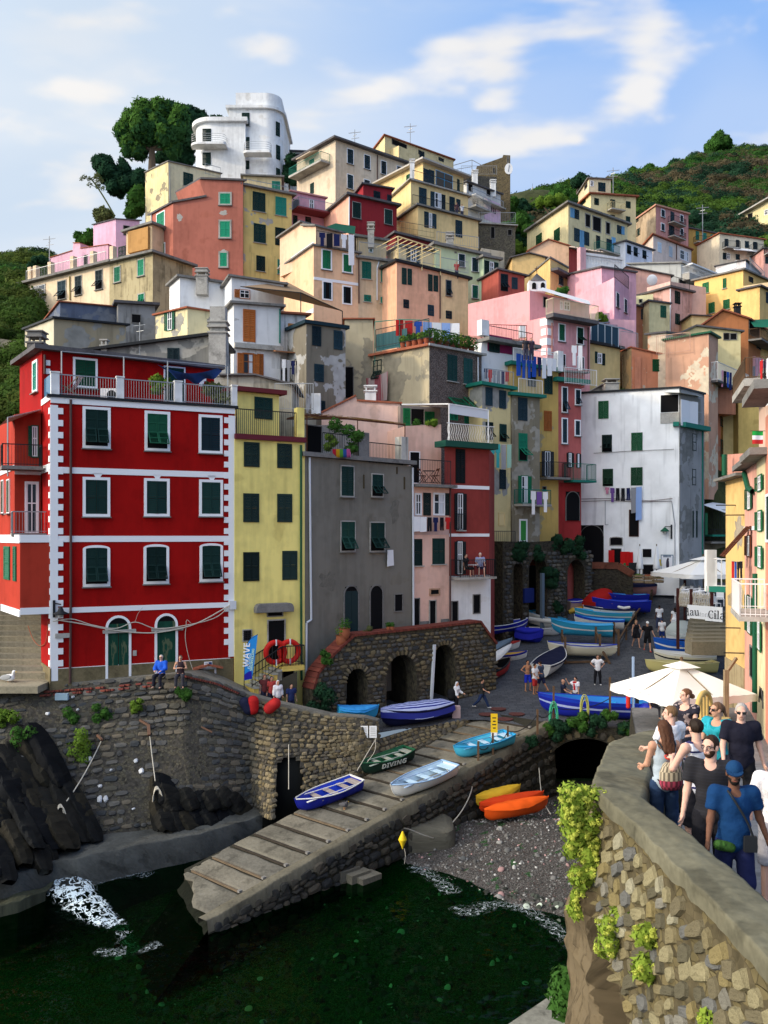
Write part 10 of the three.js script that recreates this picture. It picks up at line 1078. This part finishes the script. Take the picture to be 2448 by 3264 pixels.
{let bird=(name,label,p,yaw,c,k)=>{let g=$c(name,label,'bird',p,yaw);g.scale.setScalar(k);let f=field([ell(v_(0,.2,0),v_(.09,.1,.19)),cap(v_(0,.24,.12),v_(0,.36,.17),.05,.04),ell(v_(0,.38,.18),v_(.04,.04,.05)),cap(v_(0,.19,-.15),v_(0,.16,-.32),.05,.015)],.04);mesh('body',sdfMesh(f,v_(-.15,.05,-.4),v_(.15,.45,.3),.022),pm(c[0],.8),g);for(let s of[1,-1]){let w=mesh('wing',new TH.SphereGeometry(1,12,8),pm(c[1],.8),g);w.scale.set(.02,.075,.2);w.position.set(s*.085,.22,-.05);w.rotation.x=-.15;b_().bar(v_(s*.035,.12,0),v_(s*.035,0,.01),.014).bar(v_(s*.035,.005,0),v_(s*.035,.005,.06),.016).mesh('leg',pm([.5,.25,.1],.7),g);}let bk=mesh('beak',new TH.ConeGeometry(.018,.07,6),pm([.6,.4,.05],.6),g);bk.rotation.x=Math.PI/2;bk.position.set(0,.375,.25);};
bird('seagull','grey and white seagull standing on the wall at the left edge',$O(7,52,735,0).add(v_(0,.12,-.1)),1.2,[[.7,.7,.7],[.28,.29,.3]],1.6);bird('pigeon','dark pigeon standing on a slipway slab below the blue boat',$T(11,572,268),.9,[[.05,.05,.06],[.08,.08,.09]],.95);
for(let[x,y,c,lab]of[[1640,845,[.42,.015,.015],'red sports bag leaning on the harbour wall top'],[1600,850,[.012,.015,.04],'navy bag with white print left of the red bags'],[1700,850,[.4,.02,.02],'second red bag at the right on the harbour wall']]){let t=mesh('sports_bag',new TH.CapsuleGeometry(.26,.35,6,14),pm(c,.7));t.rotation.z=1.2+x*.3;t.position.copy($O(7,Math.min(x,1650),y,.2)).add(v_(x>1660?.8:0,0,0));tag(t,lab,'bag');}
let sp=$T(8,1540,1100),s=$c('slipway_sign','yellow warning sign on a white post beside the sky blue boat','sign',at(P(8,1543,1090),42.2));b_().bar(v_(0,0,0),v_(0,1.1,0),.05).mesh('post',C.railW,s);b_().box(0,.95,.03,.32,.9,.02).mesh('board',pm([.75,.48,.02],.6),s);b_().box(0,.35,.035,.3,.3,.015).mesh('lower_board',C.$Q,s);for(let i=0;i<4;i++)b_().box(0,1.2-i*.16,.045,.18-(i%2)*.06,.05,.005).mesh('print_line',C.$p,s);
let pn=$c('wall_notice','two white notices pinned on the end of the harbour wall','sign',at(P(8,730,1018),41));for(let x of[-.2,.2]){b_().box(x,0,0,.34,.55,.02).mesh('sheet',C.$Q,pn);for(let i=0;i<5;i++)b_().box(x,.18-i*.09,.013,.24,.025,.004).mesh('print_line',C.slab,pn);}
let by=at(P(11,950,465),34.3),bu=$c('yellow_buoy','yellow double cone buoy hanging at the slipway side','buoy',by);bu.scale.setScalar(.65);mesh('float',new TH.LatheGeometry([[.02,-.55],[.08,-.4],[.24,-.02],[.24,.05],[.08,.4],[.04,.5],[0,.5]].map(v=>new TH.Vector2(...v)),16),pm([.7,.5,.02],.5),bu);mesh('collar',new TH.CylinderGeometry(.25,.25,.05,16),pm([.6,.42,.02],.5),bu);
let rope=(label,pts,r=.02)=>tag(b_().tube(pts,r,5,pts.length*8).mesh('mooring_rope',C.rope),label,'rope');let q=(t,x,y,d)=>at(P(t,x,y),d);rope('pale mooring rope falling from the slipway edge to the block',[q(8,1415,1270,40),q(8,1395,1400,39),q(8,1340,1520,38),q(11,1250,380,37),q(11,1180,450,36.3),q(11,1100,440,35.6),q(11,1000,400,35),q(11,960,390,34.6)],.025);rope('thin rope hanging from the yellow buoy to the water',[q(11,960,520,34.4),q(11,968,560,34.4),q(11,962,620,34.4)],.012);rope('rope hanging down the bridge wall to the beach',[q(12,175,0,42),q(12,185,120,41),q(12,205,220,39.5),q(12,250,300,38.5)],.02);rope('rope from the harbour wall down to the blue rowing boat',[q(8,778,1062,40.8),q(8,720,1160,40),q(8,655,1270,39.3)],.018);rope('second rope from the harbour wall beside the green boat',[q(8,775,1075,40.8),q(8,770,1140,40.4),q(8,710,1230,39.9)],.014);rope('rope lying across the slipway to the post',[q(8,1220,1215,41),q(8,1280,1232,41),q(8,1360,1235,40.8),q(8,1440,1232,40.5)],.016);
let posts=[[8,1440,1250,40.2],[8,1535,1195,40.8],[8,1632,1145,41.6],[9,165,1440,42.6],[9,270,1390,44],[9,635,1330,44.3]].map(a=>q(...a));posts.forEach((p,i)=>{let m=b_().bar(v_(0,0,0),v_(0,i>3?2.0:1.2,0),.09).mesh('rail_post',C.wood);m.position.copy(p);tag(m,['lowest slipway rail post, at the outer edge','second slipway rail post by the yellow sign','third slipway rail post by the sky blue boat','rail post at the left end of the bridge','tall rail post with a green rope on the bridge','rail post in front of the fishing boat middle'][i],'post');if(i)tag(b_().tube(sag(posts[i-1].clone().add(v_(0,.95,0)),p.clone().add(v_(0,.95,0)),.3),.022,5,20).mesh('rail_chain',C.$p),'chain hanging between '+['','the two lowest slipway posts','the second and third slipway posts','the slipway and the bridge posts','the two left bridge posts','the two right bridge posts'][i],'chain');});
for(let[x,y,d,c,lab]of[[270,1320,43.8,[.05,.35,.2],'green rope coil hung on the bridge post'],[470,1275,44.0,[.35,.36,.1],'yellow-green rope coil hung on the rail before the fishing boat']]){let b=b_();for(let i=0;i<5;i++){let pts=[];for(let k=0;k<=12;k++){let a=k/12*Math.PI*2;pts.push(v_(Math.cos(a)*(.13+i*.02),Math.sin(a)*(.55+i*.07)-.1,Math.sin(i*2+a)*.05));}b.tube(pts,.025,5,30);}let m=b.mesh('rope_coil',pm(c,.9));m.position.copy(q(9,x,y,d));tag(m,lab,'rope');}
}
{
let font=await new FontLoader().loadAsync('fonts/droid/droid_sans_bold.typeface.json'),serif=await new FontLoader().loadAsync('fonts/droid/droid_serif_regular.typeface.json'),tx=(s,size,f=font)=>{let g=new TextGeometry(s,{font:f,size,depth:.012,curveSegments:3});g.computeBoundingBox();let b=g.boundingBox;g.translate(-(b.min.x+b.max.x)/2,-(b.min.y+b.max.y)/2,0);return g;};
{let b=divingBoat,m=mesh('lettering',tx('DIVING',.26),pm([.6,.65,.62],.6),b.g);b.g.updateMatrixWorld();let w=(t,a)=>b.g.localToWorld(b.sec(t,a)),sd=w(.5,1).z>w(.5,-1).z?1:-1,p=b.sec(.5,sd*.8),u=b.sec(.6,sd*.8).sub(p).normalize(),v=b.sec(.5,sd*.95).sub(p).normalize();if(w(.6,sd).x<w(.5,sd).x)u.negate();let n=v_().crossVectors(u,v).normalize();v.crossVectors(n,u);m.quaternion.setFromRotationMatrix(new TH.Matrix4().makeBasis(u,v,n));m.position.copy(p).aS(n,.02);}
{let{sgn,W}=signSpot,ink=pm([.015,.015,.02],.6),a=mesh('lettering',tx('dau',.42,serif),ink,sgn);a.position.set(-W*.36,.02,.035);a.rotation.z=.08;let c=mesh('lettering',tx('Cila',.46,serif),ink,sgn);c.position.set(W*.34,-.03,.035);let r=mesh('lettering',tx('Ristorante',.26,serif),pm([.45,.45,.46],.7),sgn);r.position.set(.02*W,-.06,.034);}
{let{fl,k}=flagSpot,wm=pm([.72,.8,.85],.6);[['WAVE',.3,2,270,C.$Q,1.53],['DIVING',.15,24,230,pm([.4,.65,.8],.6),1.5],['SNORKELING',.12,40,240,pm([.5,.75,.6],.6),1.47]].forEach(([s,z,x,y,m,r])=>{let l=mesh('lettering',tx(s,z),m,fl);l.position.set(x*k,y*k,.02);l.rotation.z=r;});}
}
{
let lacy=(k,th,$f)=>{let t=tex(512,(u,v,o)=>{let a=pf(u,v,7,$f,4),b=pf(u,v,15,$f+20,4),rd=1-Math.abs(a-.5)*k,r2=1-Math.abs(b-.5)*k,bell=Math.pow(Math.sin(Math.PI*v),.7);grey(o,ss(th,th+.2,Math.max(rd,r2*.96)*(.55+.45*bell)-(1-bell)*.25));});return t;},A=lacy(9,.72,800),B=lacy(5,.6,840);
let strip=(label,pts,w,rep,al,c,rise=0,name='surf_lace')=>{let q=pts.map(a=>onY(P(...a),0)),m=new TH.MeshPhysicalMaterial({color:col(c),roughness:.9,side:TH.DoubleSide,transparent:true});m.alphaMap=al;let g=$j(60,14,(u,v)=>{let p=$z(q,u),n=$z(q,Math.min(1,u+.02)).sub($z(q,Math.max(0,u-.02))).normalize(),k=(v-.5)*w*(rise?1.25-u*.75:.7+.5*n3(u*9,1,2));let r=v_(p.x+n.z*k,.035+rise*Math.sin(v*Math.PI)*(1-u)+(rise?(fbm(p.x*5+v*5,2,p.z*5+v*3,4)-.4)*rise*.9*(1-u*.7):0),p.z-n.x*k);r.uv=[u*rep,v];return r;});let o=mesh(name,g,m);tag(o,label,'foam');o.userData.kind='stuff';};
strip('white foam of a small breaking wave by the concrete ledge',[[10,400,760],[450,800,1],[520,880,1],[600,960,1],[690,1005,1],[760,1020,1]].map((a,i)=>i?[10,a[0],a[1]]:a),2.3,2,B,[.55,.66,.72],.42,'wave_foam');
let W=[.4,.47,.5];strip('thin lace of white surf washing along the beach edge',[[11,1290,900],[11,1370,950],[11,1460,910],[11,1560,885],[12,0,900],[12,100,925],[12,230,1010],[12,340,1090],[12,430,1160],[12,520,1240]],1.5,5,A,W);strip('pale surf patch at the left end of the beach',[[11,1010,640],[11,1100,680],[11,1200,750],[11,1280,820]],1.5,2,A,W);strip('foam streaks on the dark water along the ledge',[[10,0,890],[10,120,870],[10,300,800],[10,420,760]],.8,2,A,W);strip('foam flecks around the toe of the slipway',[[10,620,1190],[10,760,1210],[10,900,1190],[10,1040,1140]],1,2,A,W);strip('foam ring trailing behind the breaking wave',[[10,700,1010],[10,790,1040],[10,820,1110],[10,840,1190]],1.3,1.5,A,W);strip('faint foam streaks between the ledge and the slipway',[[10,520,760],[10,700,720],[10,900,690],[10,980,700]],1.4,2,A,[.2,.25,.28]);
}
[[2,640,560,110,'on the cream corner house'],[2,1000,520,126,'tall, on the hilltop yellow house'],[1,320,1250,98,'at the left end of the pink garden wall'],[3,655,400,130,'on the primrose penthouse'],[3,1235,640,146,'on the ochre row house'],[6,92,300,63,'on the ochre slab house terrace'],[4,905,150,50,'over the long grey house']].forEach(([t,x,y,d,w])=>{let g=$c('roof_aerial','thin metal television aerial '+w,'aerial',at(P(t,x,y),d)),k=d/50;b_().bar(v_(0,-1.2*k,0),v_(0,1.1*k,0),.035*k).bar(v_(-.35*k,.9*k,0),v_(.35*k,.95*k,.1),.025*k).bar(v_(-.2*k,.6*k,-.1),v_(.25*k,.62*k,.1),.025*k).bar(v_(-.1*k,.78*k,-.25),v_(.1*k,.78*k,.25),.025*k).mesh('mast',C.rail,g);});
renderer.render(scene,camera);
